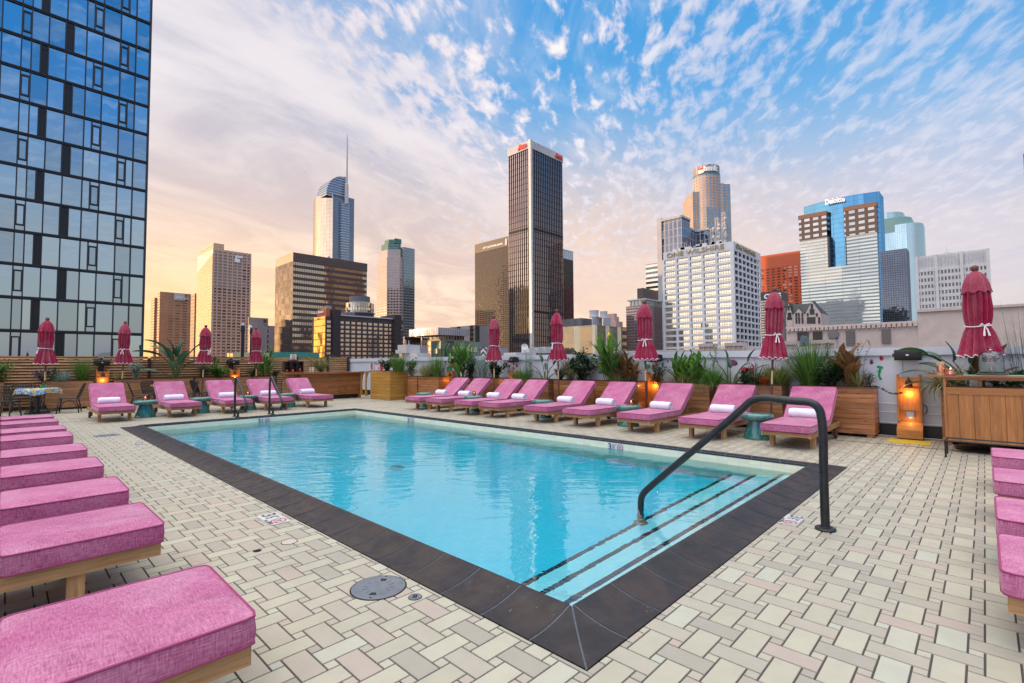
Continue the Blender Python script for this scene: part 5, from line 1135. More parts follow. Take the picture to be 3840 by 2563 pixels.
def figure(parts, col, nm='painted_figure'):
    mb = MB()
    for kind, d in parts:
        if kind == 's': stroke(mb, [on_wall(p) for p in d[0]], d[1])
        else:
            y, z = on_wall(d[0]); disc(mb, y, z, d[1], d[2], d[3] if len(d) > 3 else 0)
    mb.build(nm, 'paint_'+col, t_, loc=(.014, 0, 0))
hand(*P3(1975, 390), 'plum', .048, .1); hand(*P3(2108, 340), 'red', .048, -.1); hand(3372, 1362, 'orange', .06, -.5)
figure([('d', (P3(2088, 447), .055, .030, .3)), ('s', ([P3(2095, 470), P3(2075, 530), P3(2080, 575), P3(2105, 608)], .038)), ('s', ([P3(2035, 515), P3(2070, 480), P3(2105, 520)], .010))], 'green')
figure([('d', (P3(160, 390), .12, .07, .1)), ('s', ([P3(195, 400), P3(222, 410)], .02))], 'plum')
figure([('d', (P3(320, 485), .09, .075)), ('d', (P3(385, 490), .10, .07)), ('s', ([P3(400, 480), P3(432, 460), P3(430, 425), P3(412, 408)], .035))], 'crimsonp')
figure([('d', (P3(884, 318), .022, .022)), ('s', ([P3(884, 325), P3(888, 372)], .02)), ('s', ([P3(850, 310), P3(845, 350), P3(862, 378)], .008)), ('s', ([P3(850, 345), P3(905, 345)], .008)), ('s', ([P3(888, 372), P3(862, 405)], .008)), ('s', ([P3(888, 372), P3(910, 400)], .008))], 'maroon')
figure([('d', (P2(1260, 485), .05, .08)), ('s', ([P2(1268, 500), P2(1270, 570)], .012)), ('s', ([P2(1205, 390), P2(1208, 450)], .03))], 'green'); figure([('d', (P2(1343, 492), .065, .06)), ('s', ([P2(1343, 480), P2(1350, 455)], .05))], 'crimsonp')
figure([('d', (P2(600, 560), .12, .05, -.1)), ('s', ([P2(620, 560), P2(640, 590)], .03))], 'green'); hand(*P2(1470, 455), 'green', .045, 0); hand(*P2(1542, 412), 'maroon', .03, 0)
figure([('d', (P2(1980, 450), .035, .04)), ('s', ([P2(1990, 470), P2(1990, 555), P2(1975, 560)], .02)), ('s', ([P2(1990, 480), P2(2030, 475)], .015))], 'maroon')
P1 = lambda x, y: (1350+x*.2614, 1150+y*.2614)
for (x, y, c) in ((2120, 795, 'red'), (2200, 830, 'red'), (2243, 860, 'crimsonp'), (2198, 900, 'red'), (1355, 830, 'red'), (1345, 880, 'red'), (207, 825, 'red'), (228, 835, 'crimsonp'), (258, 830, 'green')): hand(*P1(x, y), c, .055, 0)
figure([('d', (P1(1310, 830), .16, .10, .3)), ('s', ([P1(1300, 810), P1(1320, 805)], .04))], 'crimsonp'); figure([('d', (P1(1275, 900), .16, .12)), ('s', ([P1(1270, 870), P1(1285, 865)], .05))], 'green')
figure([('d', (P1(2136, 855), .04, .05)), ('s', ([P1(2136, 865), P1(2132, 930), P1(2128, 965)], .03)), ('s', ([P1(2112, 845), P1(2112, 960)], .012)), ('s', ([P1(2132, 930), P1(2150, 965)], .02))], 'maroon')
figure([('d', (P1(1222, 800), .05, .05)), ('s', ([P1(1225, 815), P1(1228, 860)], .02)), ('s', ([P1(1212, 795), P1(1212, 860)], .012)), ('s', ([P1(1190, 905), P1(1198, 955)], .03)), ('d', (P1(1192, 900), .06, .03))], 'maroon')
figure([('d', (P1(163, 860), .09, .18)), ('s', ([P1(168, 820), P1(166, 850)], .06))], 'orange'); figure([('d', (P1(300, 865), .12, .2)), ('s', ([P1(290, 850), P1(292, 842)], .06))], 'crimsonp'); figure([('s', ([P1(197, 862), P1(196, 905)], .04)), ('s', ([P1(265, 870), P1(262, 905)], .05))], 'red')
# speakers on the wall
def speaker(lab, loc, rz, w=.38, h=.19):
    t_ = thing('wall_speaker', lab, 'speaker', loc, rz, 'black wall speakers'); mb = MB(); n = 10; pr = []
    for i in range(n+1): a = math.pi*i/n; pr.append((-.13-.03*math.sin(a), -h/2*math.cos(a)))
    P_ = [(0.02, -h/2), ]; mb.xf(None)
    A, B = [], []
    for (x, z) in pr+[(.02, h/2-.02), (.02, -h/2+.02)]: A.append(mb.av((x, -w/2, z))); B.append(mb.av((x, w/2, z)))
    k = len(A)
    for i in range(k): j = (i+1) % k; mb.face((A[i], B[i], B[j], A[j]))
    mb.face(tuple(A)); mb.face(tuple(reversed(B))); mb.build('cabinet', 'black_matte', t_)
    mb = MB(); mb.box(-.168, -.155, -.02, .02, -.012, .012); mb.build('badge', 'sign_white', t_)
    mb = MB(); mb.box(-.10, -.04, w/2, w/2+.03, -.03, .03); mb.box(-.02, .06, -.04, .04, -.04, .04); mb.build('bracket', 'black_metal', t_)
    return t_
speaker('black wall speaker on the white parapet, above the rightmost glowing lamp stand', (11.47, 1.0, 1.50), 0)
for lab, y in (('black wall speaker on the white parapet behind the third umbrella from the right', 5.95), ('black wall speaker on the white parapet between two umbrellas, over painted handprints', 10.85), ('farthest black speaker on the white parapet, beside the tall yellow green canna', 14.0)): speaker(lab, (11.45, y, 1.50), R(-25))
# ---- lamp stations: tall wooden boxes with a down light
MT['amber'] = wood('amber', (.42, .15, .03), (.62, .27, .07), rough=.5)
def lamp_station(lab, loc, rz, on=8.0, strip=True):
    t_ = thing('lamp_stand', lab, 'lamp stand', loc, rz, 'wooden lamp stands')
    mb = MB(); mb.box(-.06, .0, -.16, .16, 0, 1.10); b_ = mb.build('back_board', 'amber', t_)
    for s_ in (-1, 1):
        mb = MB(); y = .145*s_; mb.box(-.16, -.0, min(y, y+.03*s_), max(y, y+.03*s_), .30, 1.15); mb.build('side_board', 'amber', t_)
    mb = MB(); mb.box(-.085, -.06, -.14, .14, .50, .90); mb.build('panel', 'amber', t_)
    mb = MB(); mb.box(-.30, -.02, -.18, .18, 0.02, .17)
    a = [(-.30, -.18, .17), (-.30, .18, .17), (-.10, .18, .30), (-.10, -.18, .30)]; mb.quad(*a); mb.quad((-.10, -.18, .17), (-.30, -.18, .17), (-.30, -.18, .171), (-.10, -.18, .30)); mb.quad((-.10, .18, .30), (-.30, .18, .171), (-.30, .18, .17), (-.10, .18, .17)); mb.build('base_box', 'amber', t_)
    mb = MB(); mb.box(-.092, -.086, -.055, .055, .36, .48); s_ = mb.build('switch_plate', 'steel', t_); 
    mb = MB(); mb.lathe([(.018, .14), (.022, .12), (.045, .09), (.055, .04), (.062, 0), (.05, .005)], 16); mb.tube([(0, 0, .14), (.02, 0, .17), (.06, 0, .17)], .01, 6); f = mb.build('lamp_shade', 'dark_wood', t_, smooth=40, loc=(-.14, 0, .93))
    mb = MB(); mb.lathe([(.001, -.03), (.022, -.012), (.026, .012), (.012, .05)], 12); mb.build('bulb', 'bulb', t_, smooth=60, loc=(-.14, 0, .955))
    for z, e in ((.80, on*.36), (.335, on*.07)):
        l = bpy.data.lights.new('lamp_light', 'POINT'); l.energy = e; l.color = (1, .45, .10); l.shadow_soft_size = .02; lo = bpy.data.objects.new('lamp_light', l); COL.objects.link(lo); lo.parent = t_; lo.location = (-.15, 0, z)
    return t_
lamp_station('glowing wooden lamp stand against the white parapet, rightmost, left of the drinks cart', (11.47, 1.0, 0), 0, 9)
lamp_station('glowing wooden lamp stand on the parapet between two planters, beside the third umbrella', (11.50, 6.0, 0), 0, 7)
lamp_station('small glowing lamp stand behind the planters, left of the wispy tall grass', (11.50, 10.87, 0), 0, 5)
lamp_station('farthest lamp stand on the white parapet, half hidden by the tall canna', (11.50, 14.1, 0), 0, 4)
lamp_station('glowing orange lamp stand below a speaker on the far fence, behind the leftmost lounger', (2.37, 21.6, .1), R(90), 7)
lamp_station('glowing orange lamp stand below a speaker on the far fence, behind the third lounger', (6.43, 21.6, .1), R(90), 7)
MT['yellow_paint'] = plain('yellow_paint', (.62, .45, .02), .6, noise=(12, .15))
mb = MB(); mb.box(10.62, 11.12, .70, 1.27, .001, .005); tag(mb.build('floor_mark', 'yellow_paint'), 'yellow painted patch on the tiles in front of the rightmost lamp stand', 'floor marking')
mb = MB(); pts = []
for i in range(22): a = i/21*2*math.pi*1.6; pts.append((11.50+.01*math.sin(i), .82+.05*math.cos(a), .52+.09*math.sin(a)))
mb.tube(pts, .006, 6); tag(mb.build('cable_coil', 'black_matte'), 'thin dark cable coiled beside the rightmost lamp stand', 'cable')
# ---- far wooden fence: angled louvres between dark posts
fy0 = 21.95
t_ = thing('louvre_fence', 'long fence of angled cedar louvre boards along the far side of the roof', 'fence', (0, fy0, 0))
for (x0, x1) in ((-6.9, -1.9), (-1.83, 2.30), (2.44, 3.68), (3.76, 6.34), (6.50, 9.0), (9.06, 10.42), (10.50, 11.42)):
    mb = MB(); z = .12; rr = random.Random(int(x0*10))
    while z < 1.66:
        tl = rr.uniform(-.004, .004); dx = .003; d = .052
        a = [(x0+dx, -d+tl, z), (x1-dx, -d+tl, z), (x1-dx, 0+tl, z+.070), (x0+dx, 0+tl, z+.070)]; off = rr.random()*7
        up = [(p[0], p[1]+.014, p[2]-.006) for p in a]; L = x1-x0; uv = [(off, z), (off+L, z), (off+L, z+.09), (off, z+.09)]
        mb.quad(a[0], a[1], a[2], a[3], uv); mb.quad(up[3], up[2], up[1], up[0], uv); mb.quad(a[3], a[2], up[2], up[3], [(off, z), (off+L, z), (off+L, z+.02), (off, z+.02)]); mb.quad(a[0], up[0], up[1], a[1], [(off, z), (off, z+.02), (off+L, z+.02), (off+L, z)])
        z += .094
    mb.build('louvre_panel', 'louver', t_)
for x in (-1.87, 2.37, 3.72, 6.42, 9.03, 10.46, 11.46):
    mb = MB(); mb.box(x-.045, x+.045, -.085, .03, 0, 1.74 if x > 9 else 1.66); mb.build('post', 'dark_wood', t_)
mb = MB(); mb.box(-6.9, 11.45, .02, .05, 0, 1.60); mb.build('backing', 'cedar_dark', t_); mb = MB(); mb.box(-6.9, 11.45, -.05, .05, 1.69, 1.712); mb.build('top_rail', 'louver', t_)
for x in (3.72, 6.30, 6.42, 7.45):
    o = MB(); o.box(x-.035, x+.035, fy0-.08, fy0-.02, 1.72, 1.86); o = o.build('post_light', 'amber_glass' if 'amber_glass' in MT else MT.setdefault('amber_glass', emit('amber_glass', (1.0, .55, .15), 1.6)))
    tag(o, {3.72: 'small amber post light on the far fence above the banana leaves', 6.30: 'left one of two close amber post lights on the far fence', 6.42: 'right one of two close amber post lights on the far fence', 7.45: 'amber post light on the far fence right of the fourth umbrella'}[x], 'light', 'amber post lights')
for x, lab in ((2.37, 'black speaker on a post of the far fence, left of the second umbrella'), (6.43, 'black speaker on a post of the far fence, left of the fourth umbrella')):
    speaker(lab, (x, 21.80, 1.50), R(90), .42, .18)
# low boarded ledge at far left with window strip
# ---- planters
def planter(lab, x0, x1, y0, y1, z1=.92, front='-x', grp='cedar planters', mat='cedar', feet=True):
    t_ = thing('planter', lab, 'planter', ((x0+x1)/2, (y0+y1)/2, 0), 0, grp); hx, hy = (x1-x0)/2, (y1-y0)/2; mb = MB(); n = 9; z0 = .06 if feet else .0; rr = random.Random(int(y0*77+x0*13))
    for k in range(n):
        a, b = z0+(z1-.02-z0)*k/n, z0+(z1-.02-z0)*(k+1)/n-.006; o = rr.uniform(0, .004); ou = rr.random()*9
        f0 = len(mb.f); mb.box(-hx-o, hx, -hy-o, hy, a, b)
        for i in range(f0, len(mb.uv)): mb.uv[i] = [(u+ou, v) for u, v in mb.uv[i]]
    mb.build('boards', mat, t_)
    mb = MB(); mb.box(-hx+.006, hx-.006, -hy+.006, hy-.006, z0-.005, z1-.05); mb.build('liner', 'black_matte', t_)
    mb = MB(); r_ = .035
    for (a, b, c, d) in ((-hx-.012, -hx+r_, -hy-.012, hy+.012), (hx-r_, hx+.012, -hy-.012, hy+.012), (-hx+r_, hx-r_, -hy-.012, -hy+r_), (-hx+r_, hx-r_, hy-r_, hy+.012)): mb.box(a, b, c, d, z1-.02, z1)
    mb.build('rim', 'cedar_dark', t_)
    mb = MB(); mb.box(-hx+.03, hx-.03, -hy+.03, hy-.03, z1-.08, z1-.045); mb.build('soil', 'soil', t_)
    if feet:
        for a in (-1, 1):
            for b in (-1, 1): mb = MB(); mb.box(a*(hx-.07)-.05, a*(hx-.07)+.05, b*(hy-.07)-.05, b*(hy-.07)+.05, 0, z0-.006); mb.build('foot', mat, t_)
    return t_
RX0, RX1 = 10.96, 11.50
planter('cedar planter with arching grass and bronze leaves, rightmost in the row before the parapet', RX0, RX1, 1.47, 2.76)
planter('cedar planter behind the second lounger from right, holding bamboo and red bromeliad', RX0, RX1, 2.98, 4.28, mat='cedar_front')
planter('cedar planter with a dense green canna clump, right of the glowing lamp stand', RX0, RX1, 4.45, 5.66, mat='cedar_front')
planter('cedar planter with the tall yellow flowered canna and bronze canna', RX0, RX1, 6.22, 7.49)
planter('cedar planter with a pink hibiscus and round wispy bush', RX0, RX1, 7.51, 8.90)
planter('dark cedar planter holding the wispy tall grass, left of the hibiscus planter', RX0, RX1, 9.1, 10.4, mat='cedar_front')
planter('cedar planter with leafy shrub under the fourth umbrella from the right', RX0, RX1, 11.15, 12.36)
planter('cedar planter with very tall canna in the farther part of the right row', RX0, RX1, 12.58, 13.64)
planter('cedar planter with straw coloured grasses spilling over its front', RX0, RX1, 14.24, 15.48)
planter('narrow cedar planter with yellow hibiscus flower, beside the large honey wood box', RX0, RX1, 15.56, 16.20)
planter('large honey coloured wooden box planter standing at the far corner of the pool', 10.29, 11.11, 16.38, 17.8, 1.13, mat='honey', grp='honey wood box', feet=False)
planter('cedar planter at far left behind the dark dining table, with silver grass', .9, 2.12, 21.27, 21.80, mat='cedar_front'); planter('cedar planter on the far side with the big banana leaved plant', 2.68, 4.95, 21.27, 21.80, mat='cedar_front')
planter('cedar planter on the far side behind the fourth lounger, with orange canna', 5.05, 7.0, 21.27, 21.80, mat='cedar_front'); planter('small cedar planter at the left edge below the louvre fence', -.9, .05, 21.27, 21.80, mat='cedar_front')
planter('planter on the far side with upright bright green canna near the bar', 7.05, 7.9, 21.27, 21.80, mat='cedar_front'); planter('planter hidden behind the drinks cart at right, holding spider plant', RX0, RX1, -1.9, .55)
# ---- sun loungers
def cushion(mb, x0, x1, hw, z0, z1, crown=.018, nx=14, ny=12, r=.035, T=None):
    """soft box pad: flat seams at the rim, puffed faces"""
    def put(x, y, z):
        p = Vector((x, y, z)); return mb.av(T @ p if T else p)
    L = x1-x0; zm0, zm1 = z0, z1
    def outline(u, v):    # u,v in -1..1 -> rounded rect
        X, Y = u*L/2, v*hw
        ex, ey = max(0, abs(X)-(L/2-r)), max(0, abs(Y)-(hw-r))
        if ex > 0 and ey > 0:
            d = math.hypot(ex, ey)
            m_ = max(ex, ey); k = m_/d; X = math.copysign(L/2-r+ex*k, X); Y = math.copysign(hw-r+ey*k, Y)
        return X+(x0+x1)/2, Y
    us = [math.sin((i/nx-.5)*math.pi)*.25+(2*i/nx-1)*.75 for i in range(nx+1)]; vs = [math.sin((j/ny-.5)*math.pi)*.25+(2*j/ny-1)*.75 for j in range(ny+1)]
    us = [max(-1, min(1, q)) for q in us]; vs = [max(-1, min(1, q)) for q in vs]
    grid = {}
    for s_, zz in ((1, z1), (-1, z0)):
        for i, u in enumerate(us):
            for j, v in enumerate(vs):
                c = (1-abs(u)**6)*(1-abs(v)**4); x, y = outline(u, v); grid[s_, i, j] = put(x, y, zz+s_*crown*c*(1 if s_ > 0 else .2))
    for i in range(nx):
        for j in range(ny):
            uv = [(x0+L*(a+1)/2, hw*b) for a, b in ((us[i], vs[j]), (us[i+1], vs[j]), (us[i+1], vs[j+1]), (us[i], vs[j+1]))]
            mb.face((grid[1, i, j], grid[1, i+1, j], grid[1, i+1, j+1], grid[1, i, j+1]), uv); mb.face((grid[-1, i, j+1], grid[-1, i+1, j+1], grid[-1, i+1, j], grid[-1, i, j]), uv[::-1])
    loop = [(i, 0) for i in range(nx)]+[(nx, j) for j in range(ny)]+[(i, ny) for i in range(nx, 0, -1)]+[(0, j) for j in range(ny, 0, -1)]
    mid = []; rim = []
    for (i, j) in loop:
        x, y = outline(us[i], vs[j]); cx, cy = (x0+x1)/2, 0; dx, dy = x-cx, y-cy; nl = .006; ax = math.copysign(nl, dx) if abs(us[i]) > .98 else 0; ay = math.copysign(nl, dy) if abs(vs[j]) > .98 else 0
        mid.append(put(x+ax, y+ay, (z0+z1)/2)); rim.append((x, y))
    n = len(loop); q = 0
    for k in range(n):
        a, b = loop[k], loop[(k+1) % n]; l = math.dist(rim[k], rim[(k+1) % n])
        mb.face((grid[-1, *a], grid[-1, *b], mid[(k+1) % n], mid[k]), [(q, z0), (q+l, z0), (q+l, (z0+z1)/2), (q, (z0+z1)/2)])
        mb.face((mid[k], mid[(k+1) % n], grid[1, *b], grid[1, *a]), [(q, (z0+z1)/2), (q+l, (z0+z1)/2), (q+l, z1), (q, z1)]); q += l
    return [((T @ Vector((x, y, z1))) if T else Vector((x, y, z1))) for x, y in rim], [((T @ Vector((x, y, z0))) if T else Vector((x, y, z0))) for x, y in rim]
def make_lounger(lab, grp):
    t_ = thing('sun_lounger', lab, 'sun lounger', (0, 0, 0), 0, grp)
    for s_ in (-1, 1):
        y = .325*s_; mb = MB(); mb.box(-.01, 2.28, min(y, y+.032*s_), max(y, y+.032*s_), .195, .272); mb.build('side_rail', 'teak', t_)
    for q in ((.0, .035, .205, .262), (2.18, 2.215, .2, .265), (.44, .475, .19, .235)): mb = MB(); mb.box(q[0], q[1], -.324, .324, q[2], q[3]); mb.build('cross_rail', 'teak', t_)
    mb = MB()
    for k in range(15): x = .05+k*.086; mb.box(x, x+.055, -.324, .324, .255, .272)
    mb.build('slats', 'teak', t_)
    for s_ in (-1, 1):
        y = .30*s_; mb = MB(); mb.box(.35, .43, y-.035, y+.035, 0, .195-.002); mb.build('leg', 'teak', t_)
        mb = MB(); mb.box(1.80, 1.88, y-.02, y+.02, .05, .193); mb.build('leg', 'teak', t_)
        mb = MB(); prof = [(.02, -.022), (.078, -.022), (.086, -.014), (.086, .014), (.078, .022), (.02, .022)]; mb.xf(Matrix.Translation((1.80, y+.045*s_, .086)) @ Matrix.Rotation(R(90), 4, 'X')); mb.lathe(prof, 20); w_ = mb.build('wheel', 'dark_wood', t_, smooth=40)
    T = Matrix.Translation((1.30, 0, .275)) @ Matrix.Rotation(R(-39.5), 4, 'Y')
    mb = MB(); mb.xf(T)
    for s_ in (-1, 1): y = .31*s_; mb.box(.0, .80, min(y, y-.03*s_), max(y, y-.03*s_), -.03, .0)
    for k in range(9): x = .04+k*.086; mb.box(x, x+.055, -.31, .31, 0.0, .014)
    mb.build('backrest_frame', 'teak', t_)
    mb = MB(); mb.tube([(1.78, .29, .24), (1.72, .29, .60)], .012, 6); mb.tube([(1.78, -.29, .24), (1.72, -.29, .60)], .012, 6); mb.build('backrest_prop', 'teak', t_)
    for (x0, x1, TT) in ((-.03, .705, None), (.712, 1.31, None), (0, .86, Matrix.Translation((1.335, 0, .292)) @ Matrix.Rotation(R(-39.5), 4, 'Y'))):
        mb = MB(); z0, z1 = (.279, .385) if TT is None else (0, .106)
        top, bot = cushion(mb, x0, x1, .368, z0, z1, T=TT); c_ = mb.build('cushion', 'pink', t_, smooth=55)
        mb = MB(); mb.tube(top, .0052, 6, closed=True); mb.tube(bot, .0052, 6, closed=True); mb.build('piping', 'pink_pipe', c_, smooth=180)
    return t_
GR = 'pink cushioned sun loungers along the right side'; GF = 'pink cushioned sun loungers along the far side'; GL = 'pink cushioned sun loungers along the left side'; GB = 'pink cushioned sun loungers at the lower right edge'
ordn = ['first', 'second', 'third', 'fourth', 'fifth', 'sixth', 'seventh', 'eighth', 'ninth']
LBR = ['pink lounger nearest the camera in the right row, seen behind the arched handrail', 'second pink lounger from the near end of the right row, beside the teal stool', 'third pink lounger from the near end of the right row, before the canna planter', 'fourth pink lounger from the near end of the right row, beside a copper candle', 'fifth pink lounger from the near end of the right row, before the hibiscus planter', 'sixth pink lounger from the near end of the right row, just left of an umbrella', 'seventh pink lounger from the near end of the right row, beside a green candle', 'eighth pink lounger from the near end of the right row, second from far end', 'last pink lounger at the far end of the right row, near the honey box']
LBF = ['leftmost pink lounger of the far row, left of the first teal stool', 'second pink lounger from left in the far row, between two teal stools', 'third pink lounger from left in the far row, behind the left pool ladder rail', 'fourth pink lounger from left in the far row, behind the right ladder rail', 'rightmost pink lounger of the far row, in front of the wooden bar']
LBL = ['closest pink lounger, cut by the bottom left corner of the view', 'second closest pink lounger on the left, its teak leg showing', 'third pink lounger from the camera in the left row', 'fourth pink lounger from the camera in the left row', 'fifth pink lounger from the camera in the left row', 'sixth pink lounger from the camera in the left row', 'seventh pink lounger from the camera in the left row', 'eighth pink lounger in the left row, next to last at the far end', 'farthest pink lounger of the left row, nearest the dining table']
L0 = make_lounger(LBR[0], GR); L0.location = (8.69, 2.33, 0)
LY_R = [2.33, 3.74, 5.05, 6.44, 7.60, 9.19, 10.18, 11.5, 12.56]; LX_F = [2.01, 3.46, 4.76, 5.93, 7.22]; LY_L = [2.52, 4.17, 5.40, 6.81, 8.19, 9.91, 11.03, 12.55, 13.75]
for y, lab in zip(LY_R[1:], LBR[1:]): dup(L0, (8.69+random.uniform(-.015, .015), y, 0), R(random.uniform(-.8, .8)), lab)
for x, lab in zip(LX_F, LBF): dup(L0, (x, 15.47, 0), R(90+random.uniform(-.8, .8)), lab)['group'] = GF
for y, lab in zip(LY_L, LBL): dup(L0, (.72, y, 0), R(180+random.uniform(-.6, .6)), lab)['group'] = GL
for x, lab in zip((8.9-.0, 7.62, 6.18, 4.80, 3.72), ('farthest pink lounger of the lower right group, mostly outside the frame', 'upper one of the pink loungers at the right edge, beside the drinks cart', 'second pink lounger from top along the right edge, below the drinks cart', 'third pink lounger from top along the right edge of the view', 'lowest pink lounger along the right edge, only a corner showing')):
    if x < 8: dup(L0, (x, -.05, 0), R(-90), lab)['group'] = GB
# ---- rolled towels
def make_towel(lab, grp):
    t_ = thing('rolled_towel', lab, 'towel', (0, 0, 0), 0, grp); rr = random.Random(5)
    mb = MB(); n = 26; m_ = 13; A = []
    for i in range(m_+1):
        y = -.22+.44*i/m_; ring = []
        for k in range(n):
            a = 2*math.pi*k/n; r_ = .092*(1+.02*math.sin(3*a+i*.8)+.015*math.sin(y*40+a*2))*(1-.10*abs(2*i/m_-1)**10); zz = math.sin(a)*r_; zz = max(zz, -.078)
            ring.append(mb.av((math.cos(a)*r_*1.06, y, zz*.95)))
        A.append(ring)
    for i in range(m_):
        for k in range(n): k2 = (k+1) % n; mb.face((A[i][k], A[i+1][k], A[i+1][k2], A[i][k2]), [(i*.03, k*.02), (i*.03+.03, k*.02), (i*.03+.03, k*.02+.02), (i*.03, k*.02+.02)])
    mb.face(tuple(A[0])); mb.face(tuple(reversed(A[-1]))); mb.build('roll', 'towel', t_, smooth=60)
    for e in (-1, 1):
        mb = MB(); sp_ = [(.083*(1-i/70)*math.cos(i*.33), e*.222+e*.004, .078*(1-i/70)*math.sin(i*.33)) for i in range(64)]; mb.tube(sp_, .0042, 5); mb.build('spiral_fold', 'towel', t_, smooth=180)
    return t_
tw = make_towel('white rolled towel on the nearest lounger of the right row, behind the handrail', 'rolled white towels'); tw.location = (8.69+1.24, LY_R[0]+.02, .385+.086)
for k in range(1, 9): dup(tw, (8.69+1.13+random.uniform(-.04, .04), LY_R[k]+random.uniform(-.05, .05), .385+.086), R(random.uniform(-4, 4)), 'white rolled towel on the '+ordn[k]+' lounger from the near end of the right row')
for k in range(5): dup(tw, (LX_F[k]+random.uniform(-.04, .06), 15.47+1.22, .385+.088), R(90+random.uniform(-3, 3)), 'white rolled towel on the '+ordn[k]+' lounger from left in the far row')
# ---- teal glazed stools
def make_stool(lab, grp):
    t_ = thing('ceramic_stool', lab, 'stool', (0, 0, 0), 0, grp)
    mb = MB(); mb.lathe([(.235, 0), (.238, .02), (.215, .10), (.18, .20), (.150, .29), (.142, .335)], 40, cap=False); mb.build('base', 'glaze', t_, smooth=60)
    mb = MB(); mb.lathe([(.14, .333), (.22, .338), (.262, .355), (.277, .385), (.277, .42), (.262, .45), (.23, .463), (.12, .467), (.001, .468)], 40, cap=False); mb.build('top', 'glaze', t_, smooth=60); return t_
st = make_stool('teal glazed stool between the two nearest loungers of the right row', 'teal glazed stools'); st.location = (9.56, 3.02, 0)
for (x, y), lab in zip(((9.64, 5.72), (9.64, 8.2), (9.54, 10.75), (9.6, 13.2), (2.72, 16.35), (4.05, 16.5), (5.33, 16.5), (6.55, 16.5)), ('green glazed stool with a copper candle, between third and fourth right loungers', 'green glazed stool between the fifth and sixth right loungers', 'green glazed stool with a green candle, between seventh and eighth right loungers', 'green glazed stool at the far end of the right lounger row', 'teal glazed stool with pink candle, between first two far loungers', 'teal glazed stool between the second and third far loungers', 'teal glazed stool with candle behind the left pool ladder rail', 'teal glazed stool between the fourth and fifth far loungers')): dup(st, (x, y, 0), R(random.uniform(0, 360)), lab)
MT['pinkglass'] = glassmat('pinkglass', (.95, .45, .35)); MT['greenglass'] = glassmat('greenglass', (.35, .42, .10))
def candle(lab, loc, mat, s=1.0):
    t_ = thing('candle_jar', lab, 'candle', loc, 0, 'small candle jars'); mb = MB(); mb.xf(Matrix.Scale(s, 4)); mb.lathe([(.03, 0), (.045, .02), (.047, .045), (.036, .07), (.034, .085), (.038, .10)], 18, cap=False); mb.face([mb.av((.03*math.cos(a), .03*math.sin(a), 0.001)) for a in [2*math.pi*k/12 for k in range(12)]]); mb.build('jar', mat, t_, smooth=60)
    mb = MB(); mb.xf(Matrix.Scale(s, 4)); mb.lathe([(.026, .004), (.026, .04)], 12); mb.build('wax', 'white_trim', t_)
    mb = MB(); mb.xf(Matrix.Scale(s, 4)); mb.lathe([(.001, .045), (.008, .055), (.005, .07), (.001, .082)], 8); mb.build('flame', 'flame', t_, smooth=60)
candle('copper pink candle jar on the green stool beside the fourth lounger', (9.60, 5.62, .469), 'pinkglass', 1.25); candle('dark green candle jar on a stool between far right row loungers', (9.54, 10.72, .469), 'greenglass', 1.2)
candle('pink candle jar on the stool right of the leftmost far lounger', (2.70, 16.30, .469), 'pinkglass', 1.2); candle('pink candle jar on the stool behind the left ladder rail', (5.30, 16.45, .469), 'pinkglass', 1.1)
